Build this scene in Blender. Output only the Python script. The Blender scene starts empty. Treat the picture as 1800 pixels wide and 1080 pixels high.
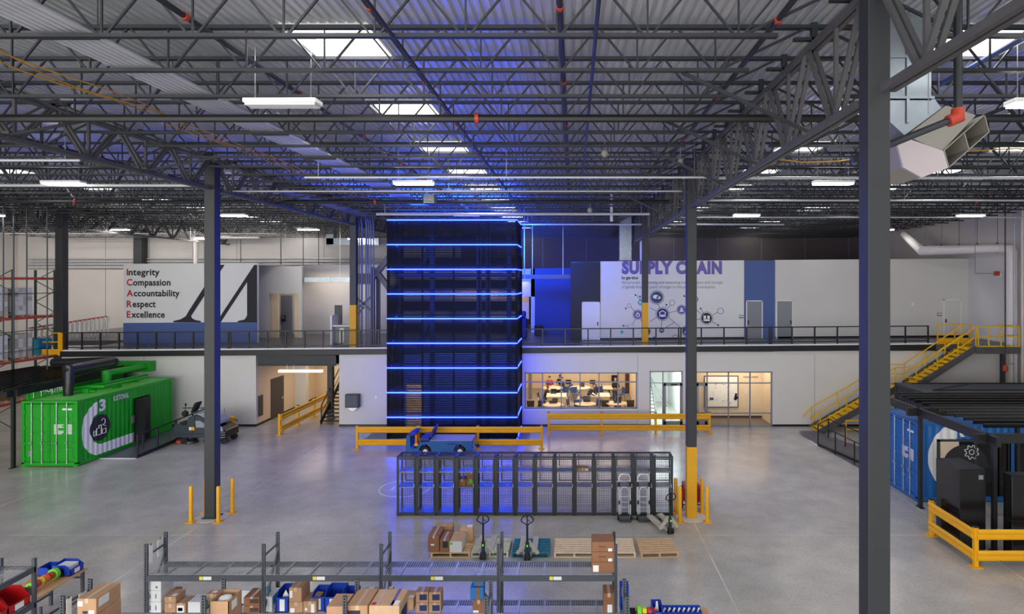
import bpy, bmesh, math, random
from mathutils import Vector, Matrix
SC = bpy.context.scene
COL = SC.collection
R = math.radians
rnd = random.Random(7)
# ---------------------------------------------------------------- camera, world, exposure
FOC, VX, VY, CH = 1080.0, 1008.0, 492.0, 8.15      # focal length (px), vanishing point (px), camera height (m)
cd = bpy.data.cameras.new('camera'); cam = bpy.data.objects.new('camera', cd); COL.objects.link(cam)
cam.location = (0, 0, CH); cam.rotation_euler = (R(90), 0, 0)
cd.sensor_width = 36; cd.lens = 36 * FOC / 1800
cd.shift_x = -(VX - 900) / 1800; cd.shift_y = -(540 - VY) / 1800
cd.clip_end = 300
SC.camera = cam
w = bpy.data.worlds.new('world'); SC.world = w; w.use_nodes = True
w.node_tree.nodes['Background'].inputs[0].default_value = (0.93, 0.96, 1.0, 1)
w.node_tree.nodes['Background'].inputs[1].default_value = 0.9
SC.view_settings.view_transform = 'Standard'; SC.view_settings.look = 'None'
SC.view_settings.gamma = 1; SC.view_settings.use_curve_mapping = False
SC.view_settings.exposure = -0.06
SC.cycles.use_denoising = True
SC.cycles.max_bounces = 8; SC.cycles.diffuse_bounces = 4; SC.cycles.glossy_bounces = 3
SC.cycles.transmission_bounces = 6; SC.cycles.transparent_max_bounces = 12
SC.cycles.sample_clamp_indirect = 6
SC.cycles.caustics_reflective = False; SC.cycles.caustics_refractive = False

SKY_L, LAMP_L, BLUE_L = 11.0, 58.0, 24.0     # skylight lens, high-bay tube, blue strip

def area(name, loc, rot, sx, sy, power, col=(1, 1, 1), spread=180):
    l = bpy.data.lights.new(name, 'AREA'); l.shape = 'RECTANGLE'; l.size = sx; l.size_y = sy
    l.energy = power; l.color = col; l.spread = R(spread)
    o = bpy.data.objects.new(name, l); COL.objects.link(o); o.location = loc; o.rotation_euler = rot
    return o
# added fill for light from the unseen hall behind the camera, and warm ceiling panels of the rooms
area('hall_fill', (-17, -13, 6.5), (R(80), 0, 0), 44, 10, 9400, (1, .985, .96))
area('classroom_ceiling_panel', (0.3, 40.3, 3.36), (0, 0, 0), 6, 9, 430, (1, .80, .58))
area('lobby_ceiling_panel', (9.2, 35.2, 3.2), (0, 0, 0), 3.4, 1.2, 72, (1, .82, .62))
area('stairwell_ceiling_panel', (5.3, 36.5, 3.3), (0, 0, 0), 1.6, 3, 230, (.86, 1, .95))
area('corridor_ceiling_panel', (-15.2, 38.5, 3.15), (0, 0, 0), 2.5, 6, 95, (1, .80, .60))
area('upper_alcove_lamp', (-17.0, 42.6, 8.8), (0, 0, 0), 3, 1.2, 60, (1, .82, .62))
area('upper_office_lamp', (-5.2, 43.0, 8.0), (0, 0, 0), 4, 1.5, 40, (1, .78, .55))
area('rear_wall_lamp', (-34, 46, 12.0), (R(35), 0, 0), 22, .6, 900, (1, .96, .92))
# the tower's blue LED strips throw their light outward, up to the roof and into the cage
BL = (.02, .10, 1)
for i in range(9):
    area('tower_strip_light', (-6.2, 31.3, 1.12 + 1.26 * i), (R(-90), 0, 0), 6.5, .05, 42, BL)
    area('tower_strip_backlight', (-6.2, 31.22, 1.12 + 1.26 * i), (R(90), 0, 0), 6.5, .03, 90, BL)
    area('tower_strip_light', (-2.78, 32.7, 1.12 + 1.26 * i), (R(90), 0, R(-90)), 2.4, .05, 50 if i > 3 else 8, BL)
area('tower_top_light', (-6.2, 32.6, 11.35), (R(180), 0, 0), 6, 2, 1500, BL)
area('tower_rear_fill', (-4.5, 34.3, 10.2), (R(90), 0, R(-16)), 5, 1.5, 900, BL, 100)  # added blue fill aimed at the rear wall; no strips there
area('tower_inner_light', (-6.2, 31.7, 8.0), (R(90), 0, 0), 6, 5, 1100, BL)
area('tower_inner_light', (-6.2, 31.7, 3.0), (R(90), 0, 0), 6, 4, 200, BL)
area('tower_side_light', (-9.75, 32.8, 8.6), (R(90), 0, R(90)), 2.4, 4, 90, BL)
# ---------------------------------------------------------------- materials
def s2l(c):
    return tuple(((v / 255) / 12.92 if v / 255 <= .04045 else ((v / 255 + .055) / 1.055) ** 2.4) for v in c)
def mat(name, rgb, rough=.5, metal=0., var=0., vscale=3., bump=0., bscale=20., emit=0., spec=.5, alpha=1., stretch=None):
    m = bpy.data.materials.new(name); m.use_nodes = True; nt = m.node_tree; N = nt.nodes; L = nt.links
    b = N['Principled BSDF']; c = (*s2l(rgb), 1)
    b.inputs['Base Color'].default_value = c; b.inputs['Roughness'].default_value = rough
    b.inputs['Metallic'].default_value = metal; b.inputs['Specular IOR Level'].default_value = spec
    if emit:
        b.inputs['Emission Color'].default_value = c; b.inputs['Emission Strength'].default_value = emit
    if alpha < 1: b.inputs['Alpha'].default_value = alpha
    if var or bump:
        tc = N.new('ShaderNodeTexCoord')
        src = tc.outputs['Object']
        if stretch:
            mp = N.new('ShaderNodeMapping'); mp.inputs['Scale'].default_value = stretch; L.new(src, mp.inputs[0]); src = mp.outputs[0]
    if var:
        n = N.new('ShaderNodeTexNoise'); n.inputs['Scale'].default_value = vscale; n.inputs['Detail'].default_value = 6
        L.new(src, n.inputs['Vector'])
        mr = N.new('ShaderNodeMapRange'); mr.inputs[1].default_value = .3; mr.inputs[2].default_value = .7
        mr.inputs[3].default_value = 1 - var; mr.inputs[4].default_value = 1 + var
        L.new(n.outputs[0], mr.inputs[0])
        mx = N.new('ShaderNodeVectorMath'); mx.operation = 'SCALE'; mx.inputs[0].default_value = c[:3]
        L.new(mr.outputs[0], mx.inputs['Scale']); L.new(mx.outputs[0], b.inputs['Base Color'])
    if bump:
        n = N.new('ShaderNodeTexNoise'); n.inputs['Scale'].default_value = bscale; L.new(src, n.inputs['Vector'])
        bp = N.new('ShaderNodeBump'); bp.inputs['Strength'].default_value = bump; bp.inputs['Distance'].default_value = .02
        L.new(n.outputs[0], bp.inputs['Height']); L.new(bp.outputs[0], b.inputs['Normal'])
    return m
def emis(name, lin, strength):
    m = bpy.data.materials.new(name); m.use_nodes = True; N = m.node_tree.nodes
    b = N['Principled BSDF']; b.inputs['Base Color'].default_value = (.02, .02, .02, 1)
    b.inputs['Emission Color'].default_value = (*lin, 1); b.inputs['Emission Strength'].default_value = strength
    return m
def glassmat(name, tint=(1, 1, 1), refl=.08):
    m = bpy.data.materials.new(name); m.use_nodes = True; nt = m.node_tree; N = nt.nodes; L = nt.links
    for n in list(N): N.remove(n)
    o = N.new('ShaderNodeOutputMaterial'); t = N.new('ShaderNodeBsdfTransparent'); t.inputs[0].default_value = (*tint, 1)
    g = N.new('ShaderNodeBsdfGlossy'); g.inputs['Roughness'].default_value = .02
    x = N.new('ShaderNodeMixShader'); f = N.new('ShaderNodeFresnel'); f.inputs[0].default_value = 1.35
    L.new(f.outputs[0], x.inputs[0]); L.new(t.outputs[0], x.inputs[1]); L.new(g.outputs[0], x.inputs[2]); L.new(x.outputs[0], o.inputs[0])
    return m
M = {}
def D(k, *a, **kw): M[k] = mat(k, *a, **kw)
D('wall_paint', (214, 212, 208), .7, var=.02, vscale=.6)
D('wall_paint_white', (226, 226, 224), .65, var=.02, vscale=.6)
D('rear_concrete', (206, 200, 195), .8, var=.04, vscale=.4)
D('dark_panel', (30, 32, 40), .6)
D('navy_panel', (52, 66, 120), .6)
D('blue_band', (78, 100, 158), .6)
D('mezz_carpet', (88, 90, 98), .35, var=.06, vscale=1)
D('joist_paint', (34, 36, 40), .45, var=.12, vscale=2)
D('girder_paint', (82, 81, 82), .45, var=.1, vscale=2)
D('column_paint', (44, 46, 49), .5, var=.05, vscale=1.5)
D('yellow_paint', (236, 172, 8), .42, var=.05, vscale=2)
D('yellow_column', (218, 160, 10), .5, var=.03, vscale=2)
D('yellow_stair', (238, 190, 30), .45)
D('black_steel', (24, 25, 27), .45)
D('screen_black', (7, 11, 26), .6, spec=.12)
D('slat_black', (20, 21, 23), .22, spec=.7)
D('conduit_dull', (120, 124, 132), .4, .5)
D('conduit_metal', (206, 208, 212), .35, .35, var=.06, vscale=4)
D('rear_shaded', (84, 76, 74), .8)
D('jack_paint', (196, 190, 180), .5, var=.08)
D('carton_grey', (196, 186, 178), .8, var=.06)
D('black_gloss', (20, 20, 22), .22)
D('dark_steel', (46, 50, 55), .42, var=.05)
D('rack_grey', (74, 80, 88), .45, var=.06)
D('galv', (176, 180, 184), .34, .85, var=.12, vscale=6)
D('chrome', (205, 207, 210), .2, .95)
D('duct_metal', (150, 158, 164), .3, .8, var=.10, vscale=3)
D('duct_tan', (150, 145, 136), .5, .1)
D('duct_pink', (190, 178, 182), .55)
D('white_pipe', (222, 216, 212), .5)
D('white_paint', (235, 235, 235), .5)
D('white_plastic', (232, 232, 230), .4)
D('grey_door', (136, 140, 146), .5)
D('grey_dark_door', (70, 66, 64), .5)
D('red_coupling', (178, 62, 40), .5)
D('red_paint', (190, 40, 34), .45)
D('orange_beam', (196, 74, 58), .5)
D('rack_green', (54, 76, 66), .5)
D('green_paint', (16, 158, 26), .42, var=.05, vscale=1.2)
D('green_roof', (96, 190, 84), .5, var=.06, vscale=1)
D('blue_paint', (14, 100, 176), .42, var=.05, vscale=1.2)
D('blue_cart', (16, 88, 158), .4)
D('blue_bin', (20, 62, 178), .4)
D('red_bin', (186, 22, 26), .4)
D('navy_seat', (28, 44, 130), .5)
D('grey_bed', (150, 155, 172), .5)
D('rubber', (22, 22, 23), .7)
D('cardboard', (186, 146, 112), .8, var=.07, vscale=5)
D('cardboard_pale', (204, 168, 132), .8, var=.06, vscale=5)
D('cardboard_dark', (146, 102, 72), .8, var=.07, vscale=5)
D('white_card', (222, 224, 226), .7, var=.02)
D('teal_card', (60, 152, 172), .7)
D('sky_card', (42, 120, 190), .6)
D('tape', (206, 180, 150), .25)
D('paper', (240, 240, 238), .7)
D('print_dark', (42, 42, 48), .7)
D('print_navy', (30, 44, 96), .6)
D('print_green', (60, 210, 60), .6)
D('print_red', (200, 44, 40), .6)
D('print_grey', (120, 122, 130), .7)
D('text_black', (34, 36, 42), .7)
D('text_red', (196, 40, 40), .7)
D('text_purple', (112, 104, 170), .7)
D('icon_navy', (36, 48, 130), .6)
D('icon_slate', (58, 78, 120), .6)
D('icon_purple', (108, 92, 168), .6)
D('icon_black', (40, 38, 46), .6)
D('icon_teal', (70, 178, 200), .6)
D('wood_pallet', (238, 214, 182), .8, var=.12, vscale=8)
D('wood_tan', (214, 180, 138), .8, var=.12, vscale=8)
D('wood_cream', (208, 214, 192), .8, var=.2, vscale=6)
D('wood_teal', (40, 118, 142), .8, var=.2, vscale=6)
D('table_wood', (206, 164, 116), .5, var=.05, vscale=4)
D('cream_wall', (232, 212, 184), .7)
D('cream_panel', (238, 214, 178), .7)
D('brown_frame', (74, 52, 50), .6)
D('table_white', (236, 222, 202), .4)
D('chair_blue', (34, 70, 130), .5)
D('chair_dark', (52, 46, 48), .6)
D('room_floor', (150, 140, 132), .5)
D('lobby_floor', (112, 102, 94), .45)
D('scrub_body', (46, 58, 66), .4)
D('scrub_grey', (150, 158, 168), .4)
D('skin', (206, 158, 130), .55); D('skin_brown', (140, 96, 74), .55)
D('cloth_red', (170, 46, 54), .8); D('cloth_dark', (38, 40, 48), .8); D('cloth_white', (226, 226, 226), .8); D('cloth_blue', (44, 60, 98), .8); D('denim', (52, 66, 96), .8)
D('hair_dark', (30, 24, 22), .6)
D('screen_dark', (24, 26, 30), .2)
D('lime', (120, 220, 50), .5); D('tape_yellow', (236, 226, 60), .5); D('tape_orange', (236, 110, 40), .5); D('tape_red', (206, 60, 56), .5)
D('cable_yellow', (176, 132, 52), .5)
D('foil_black', (30, 31, 34), .3, bump=.5, bscale=9)
M['lens_glow'] = emis('skylight_lens', (1, 1, 1), SKY_L)
M['lamp_glow'] = emis('lamp_tube', (1, .97, .93), LAMP_L)
M['lamp_soft'] = emis('lamp_soft', (1, .95, .9), 1.1)
M['blue_glow'] = emis('blue_led', (.010, .024, 1), BLUE_L)
M['warm_glow'] = emis('warm_panel', (1, .74, .5), 1.0)
M['day_glow'] = emis('daylight_pane', (.9, 1, 1), 2.2)
M['green_led'] = emis('green_dot', (.05, 1, .1), 1.5)
M['glass'] = glassmat('window_glass', (.97, .98, .98))
M['glass_dark'] = glassmat('tinted_glass', (.45, .46, .48))

def floor_material():
    m = bpy.data.materials.new('polished_concrete'); m.use_nodes = True; nt = m.node_tree; N = nt.nodes; L = nt.links
    b = N['Principled BSDF']; tc = N.new('ShaderNodeTexCoord')
    def noise(scale, detail, rough=.5, dist=0.):
        n = N.new('ShaderNodeTexNoise'); n.inputs['Scale'].default_value = scale; n.inputs['Detail'].default_value = detail
        n.inputs['Roughness'].default_value = rough; n.inputs['Distortion'].default_value = dist
        L.new(tc.outputs['Object'], n.inputs['Vector']); return n.outputs[0]
    def mr(src, a, b_, c, d):
        n = N.new('ShaderNodeMapRange'); n.inputs[1].default_value = a; n.inputs[2].default_value = b_
        n.inputs[3].default_value = c; n.inputs[4].default_value = d; L.new(src, n.inputs[0]); return n.outputs[0]
    def mul(a, c):
        n = N.new('ShaderNodeMath'); n.operation = 'MULTIPLY'
        for i, v in enumerate((a, c)):
            if isinstance(v, (int, float)): n.inputs[i].default_value = v
            else: L.new(v, n.inputs[i])
        return n.outputs[0]
    big = mr(noise(.18, 5, .55, 0), .28, .72, .70, 1.12)
    mid = mr(noise(1.1, 6, .6, 0), .3, .7, .86, 1.08)
    fine = mr(noise(14, 4, .6), .3, .7, .86, 1.08)
    f = mul(mul(big, mid), fine)
    cr = N.new('ShaderNodeVectorMath'); cr.operation = 'SCALE'; cr.inputs[0].default_value = s2l((198, 194, 186))
    L.new(f, cr.inputs['Scale'])
    # pale filled saw-cut joints
    sp = N.new('ShaderNodeSeparateXYZ'); L.new(tc.outputs['Object'], sp.inputs[0])
    def line(out, period, off, wd):
        a = N.new('ShaderNodeMath'); a.operation = 'ADD'; a.inputs[1].default_value = -off + period * 20.5; L.new(out, a.inputs[0])
        c = N.new('ShaderNodeMath'); c.operation = 'MODULO'; c.inputs[1].default_value = period; L.new(a.outputs[0], c.inputs[0])
        d = N.new('ShaderNodeMath'); d.operation = 'SUBTRACT'; d.inputs[1].default_value = period / 2; L.new(c.outputs[0], d.inputs[0])
        e = N.new('ShaderNodeMath'); e.operation = 'ABSOLUTE'; L.new(d.outputs[0], e.inputs[0])
        g = N.new('ShaderNodeMath'); g.operation = 'LESS_THAN'; g.inputs[1].default_value = wd; L.new(e.outputs[0], g.inputs[0]); return g.outputs[0]
    l1 = line(sp.outputs[0], 8.22, -12.4, .022); l2 = line(sp.outputs[1], 13.12, 19.6, .018)
    mx = N.new('ShaderNodeMath'); mx.operation = 'MAXIMUM'; L.new(l1, mx.inputs[0]); L.new(l2, mx.inputs[1])
    fade = mul(mx.outputs[0], mr(noise(.5, 3), .4, .6, .15, .8))
    mc = N.new('ShaderNodeMix'); mc.data_type = 'RGBA'; L.new(fade, mc.inputs[0]); L.new(cr.outputs[0], mc.inputs[6])
    mc.inputs[7].default_value = (*s2l((222, 219, 212)), 1)
    L.new(mc.outputs[2], b.inputs['Base Color'])
    L.new(mr(noise(.6, 5, .6, 0), .3, .7, .17, .27), b.inputs['Roughness'])
    b.inputs['Specular IOR Level'].default_value = .6
    bp = N.new('ShaderNodeBump'); bp.inputs['Strength'].default_value = .06; bp.inputs['Distance'].default_value = .02
    L.new(noise(2.2, 3), bp.inputs['Height']); L.new(bp.outputs[0], b.inputs['Normal'])
    return m
M['floor'] = floor_material()
M['deck'] = mat('roof_deck', (212, 214, 218), .33, .5, var=.10, vscale=1.5, stretch=(6, .15, 1))

# ---------------------------------------------------------------- helpers
def PX(px, d): return (px - VX) * d / FOC
def PZ(py, d): return CH - (py - VY) * d / FOC
def PD(py, z=0.): return FOC * (CH - z) / (py - VY)
def G(px, py, z=0.):
    d = PD(py, z); return PX(px, d), d
def zm(x): return 4.2 + .0079 * (x + 28.4)          # upper floor level, falls slightly to one side

class MB:
    def __init__(s): s.v = []; s.f = []; s.m = []
    def _add(s, vs, fs, mi=0):
        o = len(s.v); s.v += [tuple(p) for p in vs]
        for f in fs: s.f.append(tuple(i + o for i in f)); s.m.append(mi)
        return s
    def box(s, x0, x1, y0, y1, z0, z1, mi=0):
        return s._add([(x0, y0, z0), (x1, y0, z0), (x1, y1, z0), (x0, y1, z0), (x0, y0, z1), (x1, y0, z1), (x1, y1, z1), (x0, y1, z1)],
            [(0, 3, 2, 1), (4, 5, 6, 7), (0, 1, 5, 4), (1, 2, 6, 5), (2, 3, 7, 6), (3, 0, 4, 7)], mi)
    def cbox(s, cx, cy, cz, sx, sy, sz, mi=0): return s.box(cx - sx / 2, cx + sx / 2, cy - sy / 2, cy + sy / 2, cz - sz / 2, cz + sz / 2, mi)
    def bar(s, p, q, wd, h=None, mi=0, up=(0, 0, 1)):
        h = wd if h is None else h
        p = Vector(p); q = Vector(q); d = (q - p)
        if d.length < 1e-6: return s
        d.normalize(); u = Vector(up)
        if abs(d.dot(u)) > .99: u = Vector((0, 1, 0))
        a = d.cross(u).normalized(); b = a.cross(d).normalized()
        vs = []
        for c in (p, q):
            for i, j in ((-1, -1), (1, -1), (1, 1), (-1, 1)): vs.append(c + a * (i * wd / 2) + b * (j * h / 2))
        return s._add(vs, [(0, 1, 2, 3), (7, 6, 5, 4), (0, 4, 5, 1), (1, 5, 6, 2), (2, 6, 7, 3), (3, 7, 4, 0)], mi)
    def tube(s, pts, r, n=8, mi=0, caps=True):
        pts = [Vector(p) for p in pts]; rings = []; prev = None
        for i, p in enumerate(pts):
            a = (pts[i] - pts[i - 1]).normalized() if i else None
            b = (pts[i + 1] - pts[i]).normalized() if i < len(pts) - 1 else None
            t = ((a + b) if a is not None and b is not None else (a if b is None else b))
            if t.length < 1e-6: t = a
            t = t.normalized()
            if prev is None:
                u = Vector((0, 0, 1)) if abs(t.z) < .9 else Vector((1, 0, 0))
                u = (u - t * u.dot(t)).normalized()
            else: u = (prev - t * prev.dot(t)).normalized()
            prev = u; vv = t.cross(u)
            k = 1 / max(.35, t.dot(b if b is not None else a))
            rr = r[i] if isinstance(r, (list, tuple)) else r
            rings.append([p + (u * math.cos(2 * math.pi * j / n) + vv * math.sin(2 * math.pi * j / n)) * rr * (k if a is not None and b is not None else 1) for j in range(n)])
        vs = [p for rg in rings for p in rg]; fs = []
        for i in range(len(rings) - 1):
            for j in range(n): fs.append((i * n + j, i * n + (j + 1) % n, (i + 1) * n + (j + 1) % n, (i + 1) * n + j))
        if caps: fs += [tuple(range(n - 1, -1, -1)), tuple((len(rings) - 1) * n + j for j in range(n))]
        return s._add(vs, fs, mi)
    def cyl(s, c, r, z0, z1, n=16, mi=0): return s.tube([(c[0], c[1], z0), (c[0], c[1], z1)], r, n, mi)
    def lathe(s, prof, c, n=16, mi=0, axis='z'):
        vs = []
        for r, z in prof:
            for j in range(n):
                a = 2 * math.pi * j / n; x, y = r * math.cos(a), r * math.sin(a)
                vs.append((c[0] + x, c[1] + y, c[2] + z) if axis == 'z' else ((c[0] + x, c[1] + z, c[2] + y) if axis == 'y' else (c[0] + z, c[1] + x, c[2] + y)))
        fs = []
        for i in range(len(prof) - 1):
            for j in range(n): fs.append((i * n + j, i * n + (j + 1) % n, (i + 1) * n + (j + 1) % n, (i + 1) * n + j))
        fs += [tuple(range(n - 1, -1, -1)), tuple((len(prof) - 1) * n + j for j in range(n))]
        return s._add(vs, fs, mi)
    def prism(s, poly, o, u, v, wv, mi=0):
        """polygon (a,b) in plane o + a*u + b*v, extruded by vector wv"""
        o, u, v, wv = map(Vector, (o, u, v, wv)); n = len(poly)
        A = [o + u * a + v * b for a, b in poly]; vs = A + [p + wv for p in A]
        fs = [tuple(range(n)), tuple(range(2 * n - 1, n - 1, -1))] + [(i, i + n, (i + 1) % n + n, (i + 1) % n) for i in range(n)]
        return s._add(vs, fs, mi)
    def disc(s, c, r, u, v, wv, n=28, mi=0, r_in=0.):
        pl = [(r * math.cos(2 * math.pi * i / n), r * math.sin(2 * math.pi * i / n)) for i in range(n)]
        if not r_in: return s.prism(pl, c, u, v, wv, mi)
        c, u, v, wv = map(Vector, (c, u, v, wv))
        P = lambda rr, i, k: c + u * rr * math.cos(2 * math.pi * i / n) + v * rr * math.sin(2 * math.pi * i / n) + wv * k
        vs = [P(r, i, 0) for i in range(n)] + [P(r_in, i, 0) for i in range(n)] + [P(r, i, 1) for i in range(n)] + [P(r_in, i, 1) for i in range(n)]
        fs = []
        for i in range(n):
            j = (i + 1) % n
            fs += [(i, j, n + j, n + i), (2 * n + i, 3 * n + i, 3 * n + j, 2 * n + j), (i, 2 * n + i, 2 * n + j, j), (n + i, n + j, 3 * n + j, 3 * n + i)]
        return s._add(vs, fs, mi)
    def text(s, txt, o, u, v, wv, width=None, height=None, bold=0., mi=0, align='LEFT'):
        c = bpy.data.curves.new('txt', 'FONT'); c.body = txt; c.size = 1; c.offset = bold; c.align_x = align; c.resolution_u = 3
        c.space_character = 1.0 + bold * 1.6
        t = bpy.data.objects.new('txt', c); COL.objects.link(t)
        dg = bpy.context.evaluated_depsgraph_get(); me = t.evaluated_get(dg).to_mesh()
        vs = [(p.co.x, p.co.y) for p in me.vertices]; fs = [tuple(p.vertices) for p in me.polygons]
        t.evaluated_get(dg).to_mesh_clear(); bpy.data.objects.remove(t); bpy.data.curves.remove(c)
        if not vs: return s
        x0 = min(a for a, b in vs); x1 = max(a for a, b in vs)
        kx = width / (x1 - x0) if width else None
        ky = height / .73 if height else kx
        kx = kx or ky
        o, u, v, wv = map(Vector, (o, u, v, wv))
        sh = 0 if align == 'LEFT' else (x0 + x1) / 2
        base = x0 if align == 'LEFT' else sh
        A = [o + u * ((a - base) * kx) + v * (b * ky) + wv for a, b in vs]
        return s._add(A, fs, mi)
    def build(s, name, mats, parent=None, smooth=False, shear=False, bevel=0., loc=None):
        me = bpy.data.meshes.new(name); off = Vector((0, 0, 0)); p = parent
        while p is not None: off += p.location; p = p.parent
        if loc is not None: off = Vector(loc)
        vs = s.v
        if shear: vs = [(x, y, z + zm(x)) for x, y, z in vs]
        me.from_pydata([(x - off.x, y - off.y, z - off.z) for x, y, z in vs], [], s.f)
        ms = mats if isinstance(mats, (list, tuple)) else [mats]
        for k in ms: me.materials.append(M[k] if isinstance(k, str) else k)
        if len(ms) > 1: me.polygons.foreach_set('material_index', s.m)
        if smooth: me.polygons.foreach_set('use_smooth', [True] * len(me.polygons))
        me.update()
        if smooth:
            try: me.set_sharp_from_angle(angle=R(40))
            except Exception: pass
        o = bpy.data.objects.new(name, me); COL.objects.link(o)
        if parent is not None: o.parent = parent
        elif loc is not None: o.location = loc
        if bevel:
            b = o.modifiers.new('edge', 'BEVEL'); b.width = bevel; b.segments = 1; b.limit_method = 'ANGLE'
        return o
def tag(o, label, cat, group=None, kind=None):
    o['label'] = label; o['category'] = cat
    if group: o['group'] = group
    if kind: o['kind'] = kind
    return o
def thing(name, label, cat, loc=(0, 0, 0), group=None, rz=0., kind='thing'):
    o = bpy.data.objects.new(name, None); COL.objects.link(o); o.location = loc; o.rotation_euler = (0, 0, rz); o.empty_display_size = .2
    return tag(o, label, cat, group, kind)
def struct(name, mb, mats, **kw):
    o = mb.build(name, mats, **kw); o['kind'] = 'structure'; return o
def dup(src, loc, label, rz=None, parent=None):
    def cp(o, par):
        c = o.copy(); COL.objects.link(c)
        if par is not None: c.parent = par
        for ch in kids.get(o, ()): cp(ch, c)
        return c
    kids = {}
    stack = [src]
    while stack:
        o = stack.pop(); kids[o] = list(o.children); stack += kids[o]
    c = cp(src, None); c.location = loc; c['label'] = label
    if rz is not None: c.rotation_euler = (0, 0, rz)
    return c
ORD = ['first', 'second', 'third', 'fourth', 'fifth', 'sixth', 'seventh', 'eighth', 'ninth', 'tenth', 'eleventh', 'twelfth', 'thirteenth', 'fourteenth', 'fifteenth', 'sixteenth', 'seventeenth', 'eighteenth', 'nineteenth', 'twentieth',
       'twenty-first', 'twenty-second', 'twenty-third', 'twenty-fourth', 'twenty-fifth', 'twenty-sixth', 'twenty-seventh', 'twenty-eighth', 'twenty-ninth', 'thirtieth', 'thirty-first', 'thirty-second', 'thirty-third', 'thirty-fourth']
XU, YU, ZU = (1, 0, 0), (0, 1, 0), (0, 0, 1)
# ---------------------------------------------------------------- large structure
XL, XR, YF, YB, ZD = -47.0, 24.4, -14.0, 52.0, 12.48
WD = 34.1                                             # front wall of the two-storey block
struct('floor', MB().box(XL, XR, YF, YB + .3, -.2, 0), 'floor')

SKY_X = [(-23.2, -21.8), (-4.95, -3.5), (6.7, 8.1), (13.9, 15.3)]
SKY_Y = [10.42 + 4.374 * k for k in range(-3, 10)]
def deck():
    mb = MB(); p = .16; n = int((XR - XL) / p)
    for i in range(n):
        x = XL + i * p
        hole = any(x + p > a and x < b for a, b in SKY_X)
        segs = [(YF, YB)]
        if hole:
            segs = []; y = YF
            for sy in SKY_Y: segs.append((y, sy)); y = sy + 1.42
            segs.append((y, YB))
        for a, b in segs:
            xs = [x, x + .085, x + .105, x + .14, x + .16]; zs = [0, 0, .04, .04, 0]
            vs = []
            for xx, zz in zip(xs, zs): vs += [(xx, a, ZD + zz), (xx, b, ZD + zz)]
            mb._add(vs, [(2 * k, 2 * k + 2, 2 * k + 3, 2 * k + 1) for k in range(4)])
    return mb
struct('ceiling', deck(), 'deck')
sk_bays = ['over the green container', 'before the blue lit tower', 'beyond the grey girder', 'by the galvanized duct']
for bi, (a, b) in enumerate(SKY_X):
    for k, sy in enumerate(SKY_Y):
        if sy < 1: continue
        t = thing('skylight', f'bright square skylight, {ORD[k - 2]} from the camera end in the row {sk_bays[bi]}', 'skylight', ((a + b) / 2, sy + .71, ZD), 'roof skylights')
        MB().box(a, b, sy, sy + 1.42, ZD + .30, ZD + .33).build('lens', 'lens_glow', t)
        c = MB()
        c.box(a - .04, a, sy, sy + 1.42, ZD - .02, ZD + .34).box(b, b + .04, sy, sy + 1.42, ZD - .02, ZD + .34)
        c.box(a - .04, b + .04, sy - .04, sy, ZD - .02, ZD + .34).box(a - .04, b + .04, sy + 1.42, sy + 1.46, ZD - .02, ZD + .34)
        c.build('curb_frame', 'white_paint', t)

# outer walls
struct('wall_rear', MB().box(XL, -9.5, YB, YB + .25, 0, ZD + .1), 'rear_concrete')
struct('wall_rear_shaded', MB().box(-9.5, XR, YB, YB + .25, 0, ZD + .1), 'rear_shaded')  # same rear wall, its shade painted in as a darker colour
struct('ceiling_upper', MB().box(-27.6, -19.65, 38.1, 46, 4.8, 4.9).box(PX(1003, 37.8), XR - .1, 38.1, YB, 4.78, 4.82), 'wall_paint', shear=True)
j = MB()
for x in [XL + 3.7 * k for k in range(1, 20)]: j.box(x - .02, x + .02, YB - .006, YB, 0, ZD)
struct('trim_1', j, 'print_grey')
struct('wall_side', MB().box(XR, XR + .25, 12, YB, 0, ZD + .1), 'rear_concrete')
struct('wall_far_side', MB().box(XL - .25, XL, YF, YB, 0, ZD + .1), 'rear_concrete')

# upper floor slab and its dark edge channel
XM0, XM1 = -28.4, 20.05
s_ = MB()
s_.box(XM0, -13.0, 34.6, YB, -.32, 0).box(-13.0, XM1, WD + .1, YB, -.32, 0).box(-13.0, -13.0 + .01, 34.2, 34.6, -.3, 0).box(-38, XM0, 40, YB, -.3, 0).box(XM1, XR, 33.9, YB, -.3, 0)
s_.box(XM0, -13.0, WD + .1, 34.6, -.32, 0)
struct('floor_upper', s_, 'mezz_carpet', shear=True)
struct('trim_2', MB().box(XM0, -9.5, WD - .12, WD + .1, -.33, -.02).box(-2.9, XM1, WD - .12, WD + .1, -.33, -.02), 'black_steel', shear=True)
struct('trim_3', MB().box(XM0, -9.5, WD - .06, WD + .08, -.02, .055).box(-2.9, XM1, WD - .06, WD + .08, -.02, .055), 'white_paint', shear=True)

# lower front wall with its openings
W_ = MB(); wt = .22
def wseg(x0, x1, z0, z1, mb=W_): mb.box(x0, x1, WD, WD + wt, z0, z1)
wx0, wx1, wz0, wz1 = PX(922, WD), PX(1120, WD), .98, 3.0        # classroom window
o1a, o1b, o1t = PX(1142, WD), PX(1200, WD), 3.08                 # stairwell glazing
o2a, o2b, o2t = PX(1222, WD), PX(1358, WD), 3.05                 # lobby storefront
tw0, tw1 = PX(713, WD), PX(742, WD)                              # doorway behind the tower
ZT = 4.28
wseg(XM0, -17.62, 0, 3.95)
wseg(-13.0, tw0, 0, 4.0); wseg(tw0, tw1, 2.35, 4.0); wseg(tw1, wx0, 0, 4.05)
wseg(wx0, wx1, 0, wz0); wseg(wx0, wx1, wz1, 4.1); wseg(wx1, o1a, 0, 4.1); wseg(o1a, o1b, o1t, 4.1); wseg(o1b, o2a, 0, 4.12)
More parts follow.
